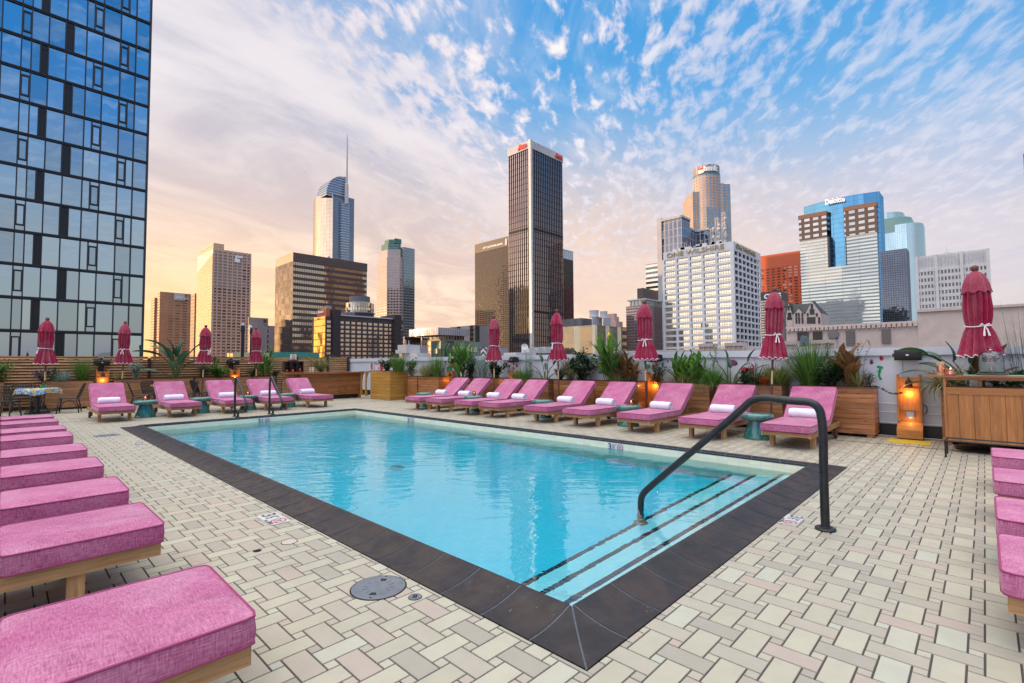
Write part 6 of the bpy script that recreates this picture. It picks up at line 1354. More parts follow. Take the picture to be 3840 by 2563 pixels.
# ---- closed umbrellas
def make_umbrella(lab, grp):
    t_ = thing('closed_umbrella', lab, 'umbrella', (0, 0, 0), 0, grp)
    mb = MB(); mb.tube([(0, 0, .08), (0, 0, .95)], .022, 10); mb.build('lower_pole', 'pole', t_, smooth=60)
    mb = MB(); mb.tube([(0, 0, .95), (0, 0, 1.22)], .0235, 10); mb.build('pole_sleeve', 'brass', t_, smooth=60)
    mb = MB(); mb.tube([(0, 0, 1.22), (0, 0, 2.82)], .022, 10); mb.build('upper_pole', 'pole', t_, smooth=60)
    mb = MB(); mb.lathe([(.012, 2.76), (.02, 2.79), (.042, 2.81), (.05, 2.845), (.042, 2.88), (.012, 2.90)], 16); mb.build('finial', 'pole', t_, smooth=60)
    def skirt(keys, nf, amp, zfun=None, name='canopy'):
        mb = MB(); n = nf*8; rings = []
        for i, (z, r_, a_) in enumerate(keys):
            ring = []
            for k in range(n):
                th = 2*math.pi*k/n; w = math.cos(nf*th+.35*math.sin(i*.45)+.8*math.sin(2.0*th)); w2 = w*.8+.2*math.cos(2*nf*th+i*.3)
                rr_ = r_*(1+a_*w2)*(1+.06*math.sin(th+z*2)); zz = z+(zfun(th, w) if zfun and i < 2 else 0)*(1 if i == 0 else .5)
                ring.append(mb.av((rr_*math.cos(th), rr_*math.sin(th), zz)))
            rings.append(ring)
        for i in range(len(rings)-1):
            for k in range(n):
                k2 = (k+1) % n; mb.face((rings[i][k], rings[i][k2], rings[i+1][k2], rings[i+1][k]), [(k/n*1.6, keys[i][0]), ((k+1)/n*1.6, keys[i][0]), ((k+1)/n*1.6, keys[i+1][0]), (k/n*1.6, keys[i+1][0])])
        return mb, rings, n
    body = [(1.46, .250, .15), (1.50, .240, .16), (1.62, .205, .20), (1.74, .178, .22), (1.84, .152, .22), (1.905, .134, .16), (1.935, .128, .12), (1.97, .134, .18), (2.08, .146, .22), (2.22, .154, .22), (2.36, .150, .20), (2.48, .142, .18), (2.62, .125, .14)]
    mb, rings, n = skirt(body, 13, 0, lambda th, w: .022*w); c_ = mb.build('canopy', 'crimson', t_, smooth=70)
    tr = MB(); pts = [Vector(mb.v[i]) for i in rings[0]]; tr.tube(pts, .0075, 5, closed=True); tr.build('white_hem', 'white_trim', c_, smooth=180)
    flap = [(2.46, .180, .12), (2.49, .172, .12), (2.57, .156, .12), (2.66, .134, .10), (2.73, .104, .07), (2.775, .068, .04), (2.80, .03, 0)]
    mb, rings, n = skirt(flap, 8, 0, lambda th, w: -.018*w); mb.build('top_flap', 'crimson', t_, smooth=70)
    tb = MB(); tb.tube([(.158*math.cos(a), .158*math.sin(a), 1.93+.012*math.sin(2*a)) for a in [2*math.pi*k/28 for k in range(28)]], .0085, 6, closed=True)
    for s_ in (-1, 1):
        tb.tube([(-.158, 0, 1.93), (-.185, .045*s_, 1.96), (-.18, .075*s_, 1.93), (-.165, .02*s_, 1.925)], .008, 5); tb.tube([(-.16, 0, 1.925), (-.185, .02*s_, 1.87), (-.205, .035*s_, 1.77)], [.008, .009, .014], 5)
    tb.build('white_tie', 'white_trim', t_, smooth=60)
    mb = MB(); mb.lathe([(.33, 0), (.34, .03), (.30, .055), (.06, .075), (.04, .20), (.032, .20)], 30); mb.build('base', 'black_matte', t_, smooth=40); return t_
um = make_umbrella('closed crimson umbrella behind the drinks cart, rightmost and largest in view', 'closed crimson umbrellas'); um.location = (10.62, .06, 0)
um.rotation_euler = (0, 0, R(30))
for (x, y, yaw, tx, ty), lab in zip(((10.66, 3.12, 40, 0, -.055), (10.7, 5.86, 25, 0, 0), (10.7, 8.50, -20, 0, .03), (10.7, 11.08, 160, 0, 0), (.93, 20.9, 10, .0, .02), (2.80, 20.9, 70, .0, .02), (5.15, 20.9, 120, .0, .045), (7.05, 20.9, 200, .0, .03)), ('closed crimson umbrella second from the right, its pole leaning', 'closed crimson umbrella beside the glowing lamp stand, third from the right', 'closed crimson umbrella before the mirrored building, above the hibiscus planter', 'closed crimson umbrella farthest along the right row, at the dark bank tower', 'closed crimson umbrella leftmost, in front of the glass tower', 'closed crimson umbrella second from left, near the glass tower corner', 'closed crimson umbrella beside the banana leaves, before the granite tower', 'closed crimson umbrella fourth from left, just left of the bronze block')):
    c_ = dup(um, (x, y, 0), R(yaw), lab); q_ = 1+.09*math.sin(y*5+x*3); c_.scale = (q_, 1+.08*math.cos(x*7+y), 1); c_.rotation_euler = (ty, tx, R(yaw)) if x < 10 else (-ty, tx, R(yaw))
# ---- pool rails
t_ = thing('pool_handrail', 'large black arched handrail standing over the pool steps', 'handrail', (4.77, 1.0, 0))
def smooth_path(pts, it=3):
    P_ = [Vector(p) for p in pts]
    for _ in range(it):
        Q_ = [P_[0]]
        for i in range(len(P_)-1): Q_ += [P_[i].lerp(P_[i+1], .25), P_[i].lerp(P_[i+1], .75)]
        Q_.append(P_[-1]); P_ = Q_
    return P_
pts = smooth_path([(0.01, 0, 0), (0.01, 0, .5), (0.005, -.01, .86), (0, .02, 1.055), (0, .24, 1.055), (0, .52, 1.085), (0, .66, .93), (-.0, 1.58, .095), (-.0, 1.69, -.02), (-.0, 1.70, -.15), (-.0, 1.70, -.735)], 3)
mb = MB(); mb.tube(pts, .0335, 18); mb.build('rail', 'black_metal', t_, smooth=180)
mb = MB(); mb.lathe([(.075, .0005), (.078, .012), (.070, .022), (.045, .026), (.042, .034), (.034, .036)], 28); mb.build('base_flange', 'black_metal', t_, smooth=40, loc=(.01, 0, 0))
MT['tan_metal'] = plain('tan_metal', (.30, .17, .12), .4, .3); mb = MB(); mb.lathe([(.075, 0), (.075, .012), (.040, .03), (.037, .16)], 24); mb.build('base_flange', 'tan_metal', t_, smooth=40, loc=(0, 1.70, -.739))
def ladder(lab, x):
    t_ = thing('pool_ladder_rail', lab, 'ladder rail', (x, 14.56, 0), 0, 'pool ladder rails')
    p = smooth_path([(0, .06, 0), (0, .06, .55), (0, .05, .93), (0, -.02, 1.07), (0, -.12, 1.02), (.0, -.62, .60), (0, -.84, .42), (0, -.86, .27), (0, -.74, .19), (0, -.50, .185), (0, -.27, .17), (0, -.20, .08), (0, -.20, 0)], 3)
    p = [Vector((q.x, q.y, q.z)) for q in p]; mb = MB(); mb.tube(p, .029, 12); mb.build('rail', 'black_metal', t_, smooth=180)
    for y in (.06, -.20): mb = MB(); mb.lathe([(.06, .0005), (.06, .012), (.04, .02), (.031, .024)], 20); mb.build('base_flange', 'black_metal', t_, smooth=40, loc=(0, y, 0))
ladder('left one of the two black pool ladder rails at the far edge', 4.39); ladder('right one of the two black pool ladder rails at the far edge', 5.28)
# ---- depth and no diving markers
MT['marker_white'] = plain('marker_white', (.54, .54, .55), .4, noise=(30, .06)); MT['marker_ink'] = plain('marker_ink', (.02, .02, .022), .5); MT['marker_red'] = plain('marker_red', (.42, .03, .03), .5)
def marker(lab, origin, right, up, s=1.0, words=True, grp='pool depth markers'):
    t_ = thing('depth_marker', lab, 'marker', origin, 0, grp); o = Vector((0, 0, 0)); r, u = Vector(right), Vector(up); n = r.cross(u)
    M = Matrix((r, u, n)).transposed().to_4x4() @ Matrix.Scale(s, 4)
    mb = MB(); mb.xf(M); mb.box(0, .33, 0, .15, .0, .0035); mb.build('plate', 'marker_white', t_)
    text('3', .15, 'marker_ink', M @ Matrix.Translation((.008, .035, .004)), t_, 'numeral', .0004, .003); text('1', .07, 'marker_ink', M @ Matrix.Translation((.092, .085, .004)), t_, 'numeral', .0004, .0015)
    text('2', .07, 'marker_ink', M @ Matrix.Translation((.112, .034, .004)), t_, 'numeral', .0004, .0015); mb = MB(); mb.xf(M); mb.quad((.088, .045, .0045), (.094, .040, .0045), (.140, .120, .0045), (.134, .125, .0045)); mb.build('stroke', 'marker_ink', t_)
    text('FT', .035, 'marker_ink', M @ Matrix.Translation((.142, .105, .004)), t_, 'lettering', .0004)
    mb = MB(); mb.xf(M @ Matrix.Translation((.255, .082, .0045))); k = 30
    for i in range(k):
        a, b = 2*math.pi*i/k, 2*math.pi*(i+1)/k; mb.quad((.048*math.cos(a), .048*math.sin(a), 0), (.060*math.cos(a), .060*math.sin(a), 0), (.060*math.cos(b), .060*math.sin(b), 0), (.048*math.cos(b), .048*math.sin(b), 0))
    mb.quad((-.038, .032, .0003), (-.032, .038, .0003), (.038, -.032, .0003), (.032, -.038, .0003)); mb.build('prohibition_ring', 'marker_red', t_)
    mb = MB(); mb.xf(M @ Matrix.Translation((.255, .082, .0042)))
    for q in (((-.03, -.005), (.015, .02), .010), ((-.03, -.005), (-.012, -.028), .008), ((.015, .02), (.03, .005), .006), ((-.03, -.03), (.03, -.03), .004)):
        (x0, y0), (x1, y1), w_ = q; L = math.hypot(x1-x0, y1-y0); nx, ny = -(y1-y0)/L*w_/2, (x1-x0)/L*w_/2; mb.quad((x0+nx, y0+ny, 0), (x0-nx, y0-ny, 0), (x1-nx, y1-ny, 0), (x1+nx, y1+ny, 0))
    mb.build('diver_pictogram', 'marker_ink', t_)
    if words: text('NO DIVING', .028, 'marker_ink', M @ Matrix.Translation((.165, .003, .004)), t_, 'lettering', .0004, .001)
Zd = .0015
marker('depth marker on the tiles left of the pool, nearest the camera', (1.66, 4.88, Zd), (0, -1, 0), (1, 0, 0), 1.12)
marker('depth marker on the tiles beside the arched handrail base', (5.02, 1.345, Zd), (-1, 0, 0), (0, -1, 0), .95)
marker('depth marker on the tiles left of the pool near its far left corner', (1.67, 11.16, Zd), (0, -1, 0), (1, 0, 0), 1.12)
marker('depth marker on the tiles behind the right coping, below the fifth lounger', (7.80, 5.90, Zd), (0, -1, 0), (1, 0, 0), 1.0)
marker('depth marker on the far pool wall between the ladder rails', (4.67, IY1-.001, -.155), (1, 0, 0), (0, 0, 1), .95, False)
marker('depth marker on the right pool wall, nearer one, beyond the handrail', (IX1-.001, 4.82, -.150), (0, -1, 0), (0, 0, 1), .98, False)
marker('depth marker on the right pool wall, farther one near the far corner', (IX1-.001, 10.97, -.150), (0, -1, 0), (0, 0, 1), .98, False)
# ---- lids and fittings in the deck
MT['lid_grey'] = plain('lid_grey', (.135, .155, .18), .5, noise=(14, .12)); MT['hole_black'] = plain('hole_black', (.008, .006, .006), .9)
def lid(lab, x, y, r_, big=True):
    t_ = thing('skimmer_lid', lab, 'lid', (x, y, 0), R(40), 'round lids in the deck')
    mb = MB(); mb.lathe([(r_*1.05, -.004), (r_*1.05, .0015)], 48); mb.build('surround', 'hole_black', t_)
    mb = MB(); mb.lathe([(r_, .001), (r_, .004), (r_*.975, .0055), (r_*.94, .0055), (r_*.93, .0045), (r_*.86, .0045), (r_*.85, .0055), (r_*.62, .0055), (r_*.61, .005), (r_*.36, .005), (r_*.35, .0062), (.001, .0062)], 48, cap=False); mb.build('cover', 'lid_grey', t_, smooth=30)
    if big:
        for s_ in (-1, 1):
            mb = MB(); mb.prism([(s_*r_*.50, -.012), (s_*r_*.66, -.022*1), (s_*r_*.68, .022), (s_*r_*.50, .014)][::s_], .005, .0068); mb.build('finger_hole', 'hole_black', t_)
            mb = MB(); mb.lathe([(.006, .005), (.006, .0066)], 10); mb.build('screw', 'hole_black', t_, loc=(s_*r_*.88, 0, 0))
        mb = MB()
        for k in range(12): a = 2*math.pi*k/12; mb.tube([(r_*.40*math.cos(a), r_*.40*math.sin(a), .0062), (r_*.6*math.cos(a), r_*.6*math.sin(a), .006)], .0012, 4)
        mb.build('ribs', 'lid_grey', t_)
    else: mb = MB(); mb.box(-r_*.45, r_*.45, -r_*.30, -.002, .0062, .0072); mb.box(-r_*.45, r_*.45, .002, r_*.30, .0062, .0072); mb.build('slot', 'hole_black', t_)
lid('large round grey lid set in the tiles, lower middle of the view', 1.675, 2.785, .165); lid('small round slotted fitting just right of the large grey lid', 1.757, 2.51, .04, False)
lid('far grey lid in the tiles near the far left corner of the pool', 1.50, 12.72, .20)
t_ = thing('round_deck_cap', 'thin ringed round tile cap near the left depth marker', 'cap', (1.61, 4.0, 0)); mb = MB(); mb.lathe([(.062, -.003), (.062, .0012)], 28); mb.build('ring', 'hole_black', t_); mb = MB(); mb.lathe([(.056, .001), (.056, .0024)], 28); mb.build('cap', plain('cap_tile', (.52, .43, .38), .5), t_)
mb = MB(); mb.lathe([(.028, -.003), (.03, .0022), (.012, .003)], 14); tag(mb.build('deck_hole', 'hole_black', loc=(1.37, 3.99, 0)), 'small dark hole in the tiles left of the ringed cap', 'hole')
# ---- bar at the far right corner
t_ = thing('wooden_bar', 'reddish wooden bar counter on a black tiled plinth in the far corner', 'bar', (9.0, 18.8, 0))
mb = MB(); mb.box(-1.1, 1.45, .0, .55, .17, 1.02); mb.build('front', 'bar_wood', t_)
mb = MB(); mb.box(-1.45, -1.11, .22, .55, .17, 1.02); mb.build('end_panel', 'bar_wood', t_)
mb = MB(); mb.box(-1.62, 1.50, -.12, .62, 1.022, 1.075); mb.box(-1.62, -1.0, -.10, .7, 1.076, 1.10); mb.build('counter_top', 'bar_wood', t_)
mb = MB()
for k in range(24): mb.box(-1.05+k*.10, -1.05+k*.10+.092, .10, .5, 0, .165)
mb.build('plinth_tiles', 'black_metal', t_); mb = MB(); mb.box(1.32, 1.44, .02, .12, 0, .168); mb.build('leg', 'bar_wood', t_)
mb = MB(); mb.box(.44, .74, -.012, -.002, .28, .48); f_ = mb.build('hatch', 'bar_wood', t_)
for (a, b, c, d) in ((.43, .75, .47, .50), (.43, .75, .26, .29), (.43, .46, .291, .469), (.72, .75, .291, .469)): mb = MB(); mb.box(a, b, -.025, -.0125, c, d); mb.build('trim', 'bar_wood', f_)
mb = MB()
for k in range(8): mb.lathe([(.012, 0), (.012, .01)], 8, (0, 0, 0)); 
# counter behind the honey box with curved bracket
t_ = thing('side_counter', 'narrow wooden side counter with curved brackets, left of the honey box', 'counter', (10.15, 17.9, 0)); mb = MB(); mb.box(-.02, .75, .0, .55, 1.05, 1.10); mb.build('top', 'bar_wood', t_)
for y in (.05, .40):
    mb = MB(); n = 8; prof_ = [(0, .12), (.02, 1.04), (.16, 1.04)]+[(.10-.04*math.sin(i/n*math.pi), .95-.80*i/n) for i in range(n+1)]+[(.14, .12)]; A = [mb.av((x, y, z)) for x, z in prof_]; B = [mb.av((x, y+.05, z)) for x, z in prof_]
    mb.face(tuple(A)); mb.face(tuple(reversed(B))); k = len(A)
    for i in range(k): j = (i+1) % k; mb.face((A[j], A[i], B[i], B[j]))
    mb.build('bracket', 'honey', t_)
# dark shelf cabinet on the bar
t_ = thing('shelf_cabinet', 'dark carved open shelf cabinet standing on the left end of the bar', 'cabinet', (7.75, 19.15, 1.10))
mb = MB(); w_, h_ = .37, .42
for (a, b, c, d) in ((-w_, -w_+.03, 0, h_), (w_-.03, w_, 0, h_), (-w_+.031, w_-.031, 0, .03), (-w_+.031, w_-.031, h_-.03, h_), (-.13, -.105, .031, h_-.031), (.105, .13, .031, h_-.031), (-w_+.031, -.131, .20, .22), (.131, w_-.031, .20, .22), (-.104, .104, .15, .17)): mb.box(a, b, -.12, .06, c, d)
mb.build('carcass', 'dark_wood', t_); mb = MB(); mb.box(-w_, w_, .061, .075, 0, h_); mb.build('back_panel', 'dark_wood', t_)
mb = MB()
for s_ in (-1, 1):
    P_ = [(s_*(.104-.104*math.sin(i/8*math.pi/2)), h_-.031-.07*(1-i/8)**2) for i in range(9)]
    mb.face([mb.av((x, -.115, z)) for x, z in [(s_*.104, h_-.031)]+P_[::-1]])
mb.build('carved_arch', 'dark_wood', t_)
mb = MB(); mb.lathe([(.18, 0), (.18, .03), (.12, .05), (.02, .06)], 20, (0, 0, h_+.001)); mb.build('carved_top', 'dark_wood', t_)
def small(name, lab, cat, loc, prof, mat, grp=None, n=16):
    mb = MB(); mb.lathe(prof, n); return tag(mb.build(name, mat, smooth=50, loc=loc), lab, cat, grp)
MT['terracotta'] = plain('terracotta', (.42, .15, .08), .7); MT['menu'] = plain('menu', (.62, .42, .25), .5, noise=(30, .5)); MT['menu_white'] = plain('menu_white', (.70, .66, .60), .5, noise=(26, .3))
small('clay_pot', 'small terracotta pot in the right cubby of the dark shelf cabinet', 'pot', (7.99, 19.08, 1.131), [(.035, 0), (.05, .10), (.055, .12)], 'terracotta'); small('red_candle', 'small red candle glass in the middle of the dark shelf cabinet', 'candle', (7.72, 19.06, 1.131), [(.028, 0), (.03, .07)], emit('red_glow', (.9, .08, .05), .8)); small('clay_cup', 'clay cup in the left cubby of the dark shelf cabinet', 'cup', (7.50, 19.06, 1.131), [(.03, 0), (.045, .07)], 'terracotta')
for (x, z, mt, lab) in ((7.66, 1.582, 'menu_white', 'pale left printed glass on top of the dark shelf cabinet'), (7.74, 1.582, 'menu', 'amber middle printed glass on top of the dark shelf cabinet'), (7.82, 1.582, 'menu_white', 'pale right printed glass on top of the dark shelf cabinet'), (8.30, 1.077, 'menu', 'amber printed glass on the bar right of the shelf cabinet'), (8.40, 1.077, 'menu_white', 'pale printed glass on the bar right of the shelf cabinet')):
    t_ = thing('printed_glass', lab, 'glass', (x, 19.08 if z > 1.2 else 18.85, z), 0, 'printed glasses on the bar'); mb = MB(); mb.lathe([(.034, 0), (.036, .20), (.032, .20), (.03, .012)], 18); mb.build('tumbler', mt, t_, smooth=50); mb = MB(); mb.lathe([(.0365, .0), (.0365, .012)], 18); mb.build('foot_ring', 'glass', t_)
# wire screen chair beside the bar
t_ = thing('wire_screen', 'arched wire mesh screen standing behind the fourth far lounger', 'screen', (7.35, 18.4, 0)); pts = [(-.30, 0, .02), (-.30, 0, .80)]+[(-.30*math.cos(math.pi*i/10), 0, .80+.14*math.sin(math.pi*i/10)) for i in range(1, 10)]+[(.30, 0, .80), (.30, 0, .02)]
mb = MB(); mb.tube(pts, .014, 6); mb.build('frame', 'stem_brown', t_); mb = MB()
for k in range(13): x = -.27+.045*k; mb.tube([(x, 0, .04), (x, 0, .79+.14*math.sqrt(max(0, 1-(x/.3)**2)))], .0035, 4)
for k in range(18): mb.tube([(-.29, 0, .06+.045*k), (.29, 0, .06+.045*k)], .003, 4)
mb.build('wire_mesh', 'brass', t_)
# ---- dining tables and rattan chairs, far left
def make_chair(lab, grp):
    t_ = thing('rattan_chair', lab, 'chair', (0, 0, 0), 0, grp)
    for sx in (-1, 1):
        for sy, x0, x1 in ((1, .20, .24), (-1, -.19, -.26)):
            mb = MB(); mb.tube([(x0, .19*sx, .43), (x1, .23*sx, .0)], .017, 8); mb.build('leg', 'rattan', t_, smooth=180)
    mb = MB()
    for sx in (-1, 1): mb.tube(smooth_path([(.22, .20*sx, .12), (.12, .205*sx, .36), (-.12, .205*sx, .36), (-.22, .21*sx, .12)], 2), .009, 6)
    mb.tube([(.215, -.2, .40), (.215, .2, .40)], .01, 6); mb.tube([(-.20, -.2, .38), (-.20, .2, .38)], .01, 6); mb.build('braces', 'rattan', t_, smooth=180)
    mb = MB(); rim_ = [(.23, -.21, .44), (.23, .21, .44), (-.21, .22, .43), (-.21, -.22, .43)]; mb.tube(smooth_path(rim_+[rim_[0]], 2), .014, 8)
    for k in range(14): y = -.19+.029*k; mb.tube([(.22, y, .443), (0, y, .432), (-.21, y, .435)], .010, 5)
    for k in range(7): x = -.18+.062*k; mb.tube([(x, -.20, .438), (x, .20, .438)], .005, 5)
    mb.build('seat', 'rattan', t_)
    mb = MB(); out = smooth_path([(-.20, -.22, .43), (-.26, -.245, .60), (-.34, -.235, .84), (-.345, -.16, .87), (-.345, .16, .87), (-.34, .235, .84), (-.26, .245, .60), (-.20, .22, .43)], 2); mb.tube(out, .015, 8); mb.build('back_frame', 'rattan', t_, smooth=180)
    mb = MB()
    for k in range(13): y = -.20+.0333*k; mb.tube([(-.205, y, .45), (-.262, y*1.05, .62), (-.342, y*1.02, .86)], .009, 5)
    for z, x, hw in ((.52, -.232, .225), (.60, -.258, .235), (.68, -.285, .235), (.70, -.292, .235), (.78, -.318, .232)): mb.tube([(x, -hw, z), (x-.012, 0, z), (x, hw, z)], .010, 5)
    mb.build('back_weave', 'rattan', t_); return t_
ch = make_chair('black rattan chair with its back to the camera at the left edge', 'black rattan chairs')
CH = [((.10, 19.35, 0), 62), ((.45, 20.95, 0), -95), ((1.42, 19.75, 0), 168), ((3.15, 19.75, 0), -5), ((3.62, 20.35, 0), -60), ((4.38, 19.6, 0), 170), ((4.95, 19.9, 0), 10), ((6.95, 19.7, 0), 195)]
CHL = ['', 'black rattan chair behind the cloth covered table, facing the camera', 'black rattan chair in profile right of the cloth covered table', 'black rattan chair between the first and second far loungers, left of the round table', 'black rattan chair behind the round wooden table', 'black rattan chair just right of the round wooden table, mostly hidden', 'black rattan chair behind the third far lounger', 'black rattan chair behind the left ladder rail, in front of the glowing lamp stand']
ch.location = CH[0][0]; ch.rotation_euler = (0, 0, R(CH[0][1]))
for (l, a), lab in list(zip(CH, CHL))[1:]: dup(ch, l, R(a), lab)
t_ = thing('dining_table', 'dark pedestal dining table under a patterned blue and gold cloth, far left', 'table', (.76, 20.1, 0))
mb = MB(); mb.lathe([(.30, 0), (.30, .02), (.06, .05), (.045, .10), (.04, .70), (.10, .72)], 24); mb.build('pedestal', 'black_metal', t_, smooth=40)
for k in range(4): a = math.pi/2*k+.4; mb = MB(); mb.tube(smooth_path([(.30*math.cos(a), .30*math.sin(a), 0), (.14*math.cos(a), .14*math.sin(a), .28), (.06*math.cos(a), .06*math.sin(a), .38), (.20*math.cos(a), .20*math.sin(a), .60), (.34*math.cos(a), .34*math.sin(a), .71)], 2), .012, 6); mb.build('scroll_leg', 'black_metal', t_, smooth=180)
mb = MB(); mb.lathe([(.44, .72), (.44, .745)], 32); mb.build('tabletop', 'black_metal', t_)
m, t, out_ = newmat('tablecloth'); b = t.node('ShaderNodeBsdfPrincipled', i_Roughness=.25); oc = t.node('ShaderNodeTexCoord').outputs['Object']
n1 = t.noise(oc, 9, 3, .6, 1.5); n2 = t.noise(t.vm('ADD', oc, (3, 1, 2)), 5, 3, .6, 1); z = t.sep(oc)[2]
c = t.mix(t.mr(n1, .42, .55), (.05, .10, .42), (.18, .40, .60)); c = t.mix(t.mr(n2, .48, .56), c, (.55, .40, .05)); c = t.mix(t.mr(t.noise(oc, 16, 3, .6, 1), .58, .64), c, (.02, .15, .05)); c = t.mix(t.mr(t.noise(oc, 12, 2, .5, 2), .60, .66), c, (.7, .7, .65))
t.put(b.inputs['Base Color'], c); b.inputs['Coat Weight'].default_value = .4; t.l.new(b.outputs[0], out_.inputs[0]); MT['tablecloth'] = m
mb = MB(); n = 48; rg = []
for (r_, z_, a_) in ((.001, .752, 0), (.30, .752, 0), (.452, .750, 0), (.475, .72, .02), (.49, .66, .05), (.50, .60, .07)): rg.append([mb.av((r_*(1+a_*math.cos(4*2*math.pi*k/n+.6)+a_*.5*math.cos(9*2*math.pi*k/n))*math.cos(2*math.pi*k/n), r_*(1+a_*math.cos(4*2*math.pi*k/n+.6)+a_*.5*math.cos(9*2*math.pi*k/n))*math.sin(2*math.pi*k/n), z_-(.05*max(0, math.cos(4*2*math.pi*k/n+.6)) if r_ > .49 else 0))) for k in range(n)])
for i in range(len(rg)-1):
    for k in range(n): k2 = (k+1) % n; mb.face((rg[i][k], rg[i][k2], rg[i+1][k2], rg[i+1][k])[::-1])
tag(mb.build('tablecloth', 'tablecloth', smooth=70, loc=(.76, 20.1, 0)), 'shiny patterned blue and gold cloth draped over the far left table', 'tablecloth')
MT['pot_green'] = plain('pot_green', (.03, .35, .13), .4)
def potted(lab, x, y, z):
    t_ = thing('potted_succulent', lab, 'plant pot', (x, y, z), 0, 'small green table pots'); mb = MB(); mb.lathe([(.045, 0), (.07, .06), (.075, .075), (.06, .07)], 20); mb.build('pot', 'pot_green', t_, smooth=50); mb = MB(); rr = random.Random(3)
    for k in range(34): mb.blade((rr.uniform(-.04, .04), rr.uniform(-.04, .04), .06), rr.uniform(0, 6.3), rr.uniform(.1, 1.1), rr.uniform(.04, .08), .02, .4, 3)
    mb.build('leaves', 'leaf_green', t_)
potted('small green pot with a succulent on the patterned cloth table', .86, 19.98, .753); potted('small green pot with a plant on the round wooden table', 3.78, 19.62, .747)
t_ = thing('bistro_table', 'round pale wooden table behind the second far lounger', 'table', (3.80, 19.7, 0)); mb = MB(); mb.lathe([(.40, .71), (.42, .72), (.42, .74), (.40, .745)], 36); mb.build('tabletop', 'teak', t_, smooth=40)
for k in range(3): a = 2.09*k+.5; mb = MB(); mb.tube([(.10*math.cos(a), .10*math.sin(a), .71), (.05*math.cos(a), .05*math.sin(a), .4), (.28*math.cos(a), .28*math.sin(a), 0)], .016, 8); mb.build('leg', 'teak', t_, smooth=180)
candle('tall amber candle jar on the round wooden table', (3.66, 19.55, .747), 'pinkglass', 1.5)
small('small_table_jar', 'small pinkish jar beside the green pot on the patterned cloth', 'jar', (.66, 20.0, .753), [(.035, 0), (.045, .08), (.03, .12), (.035, .14)], 'pinkglass')
# ---- drinks cart at the right edge
CX0, CX1, CY0, CY1 = 10.05, 10.55, -1.7, .47
t_ = thing('drinks_cart', 'tall wooden drinks counter clad in upright boards at the right edge', 'counter', (10.3, -.6, 0)); ox, oy = 10.3, -.6
mb = MB(); n = 13; w_ = (CY1-CY0)/n
for k in range(n): mb.box(CX0-ox-.018-.001*(k % 3), CX0-ox, CY0-oy+w_*k+.003, CY0-oy+w_*(k+1)-.003, .185, .885)
mb.build('upright_boards', 'cab_wood', t_)
mb = MB(); mb.box(CX0-ox+.001, CX1-ox, CY0-oy, CY1-oy, .19, .99); mb.build('carcass', 'cab_wood', t_)
mb = MB(); mb.box(CX0-ox-.03, CX0-ox, CY0-oy, CY1-oy, .887, .99); mb.build('top_band', 'cab_wood', t_)
for y in (CY0-oy, CY1-oy-.03):
    mb = MB(); mb.box(CX0-ox-.035, CX0-ox-.0305, y, y+.03, .18, 1.14); mb.box(CX0-ox, CX0-ox+.04, y, y+.03, .991, 1.14); mb.box(CX1-ox-.05, CX1-ox, y, y+.03, .991, 1.14); mb.build('corner_post', 'cab_wood', t_)
mb = MB(); mb.box(CX0-ox-.06, CX1-ox+.05, CY0-oy-.1, CY1-oy+.20, 1.142, 1.168); mb.box(CX0-ox-.02, CX1-ox, CY0-oy, CY1-oy, 1.10, 1.141); mb.build('counter_top', 'bar_wood', t_)
t_ = thing('low_iron_stand', 'low black iron stand in front of the drinks cart', 'stand', (9.5, -.5, 0)); mb = MB()
for x in (0, .38):
    mb.tube([(x, .95, 0), (x, .95, .24), (x, -1.2, .24), (x, -1.2, 0)], .011, 6)
for y in (.95, -1.2): mb.tube([(0, y, .24), (.38, y, .24)], .011, 6)
mb.build('frame', 'black_metal', t_); mb = MB(); mb.tube([(0, .95, 0), (0, .95, .24)], .013, 6); mb.build('leg', 'black_metal', t_); mb = MB(); mb.tube([(.38, .95, 0), (.38, .95, .24)], .013, 6); mb.build('leg', 'black_metal', t_)
t_ = thing('glass_dispenser', 'glass water dispenser with fruit and lidded top on the drinks cart', 'dispenser', (10.27, -.07, 1.168))
MT['mat_green'] = plain('mat_green', (.18, .42, .33), .7); 
mb = MB(); mb.lathe([(.17, .004), (.185, .018), (.17, .034), (.12, .042)], 36); mb.build('wooden_base', 'dark_wood', t_, smooth=40)
mb = MB(); mb.lathe([(.130, .045), (.140, .055), (.142, .29), (.130, .31)], 36, cap=False); mb.build('jar', 'glass', t_, smooth=50)
m, t, out_ = newmat('waterclear'); MT['waterclear'] = m; tr_ = t.node('ShaderNodeBsdfTransparent', i_Color=(.93, .95, .95, 1)); df_ = t.node('ShaderNodeBsdfDiffuse', i_Color=(.75, .78, .80, 1)); mx_ = t.node('ShaderNodeMixShader', i_0=.42, i_1=tr_.outputs[0], i_2=df_.outputs[0]); t.l.new(mx_.outputs[0], out_.inputs[0]); mb = MB(); mb.lathe([(.131, .058), (.131, .20)], 32); mb.build('water', 'waterclear', t_, smooth=40)
mb = MB(); mb.lathe([(.128, .312), (.135, .316), (.11, .345), (.05, .365), (.02, .372), (.018, .385), (.035, .40), (.03, .42), (.001, .425)], 36); mb.build('lid', 'glass', t_, smooth=50)
MT['lemon'] = plain('lemon', (.70, .58, .12), .5, noise=(20, .2)); MT['berry'] = plain('berry', (.40, .03, .04), .4); MT['lime'] = plain('lime', (.30, .42, .10), .5); rr = random.Random(8)
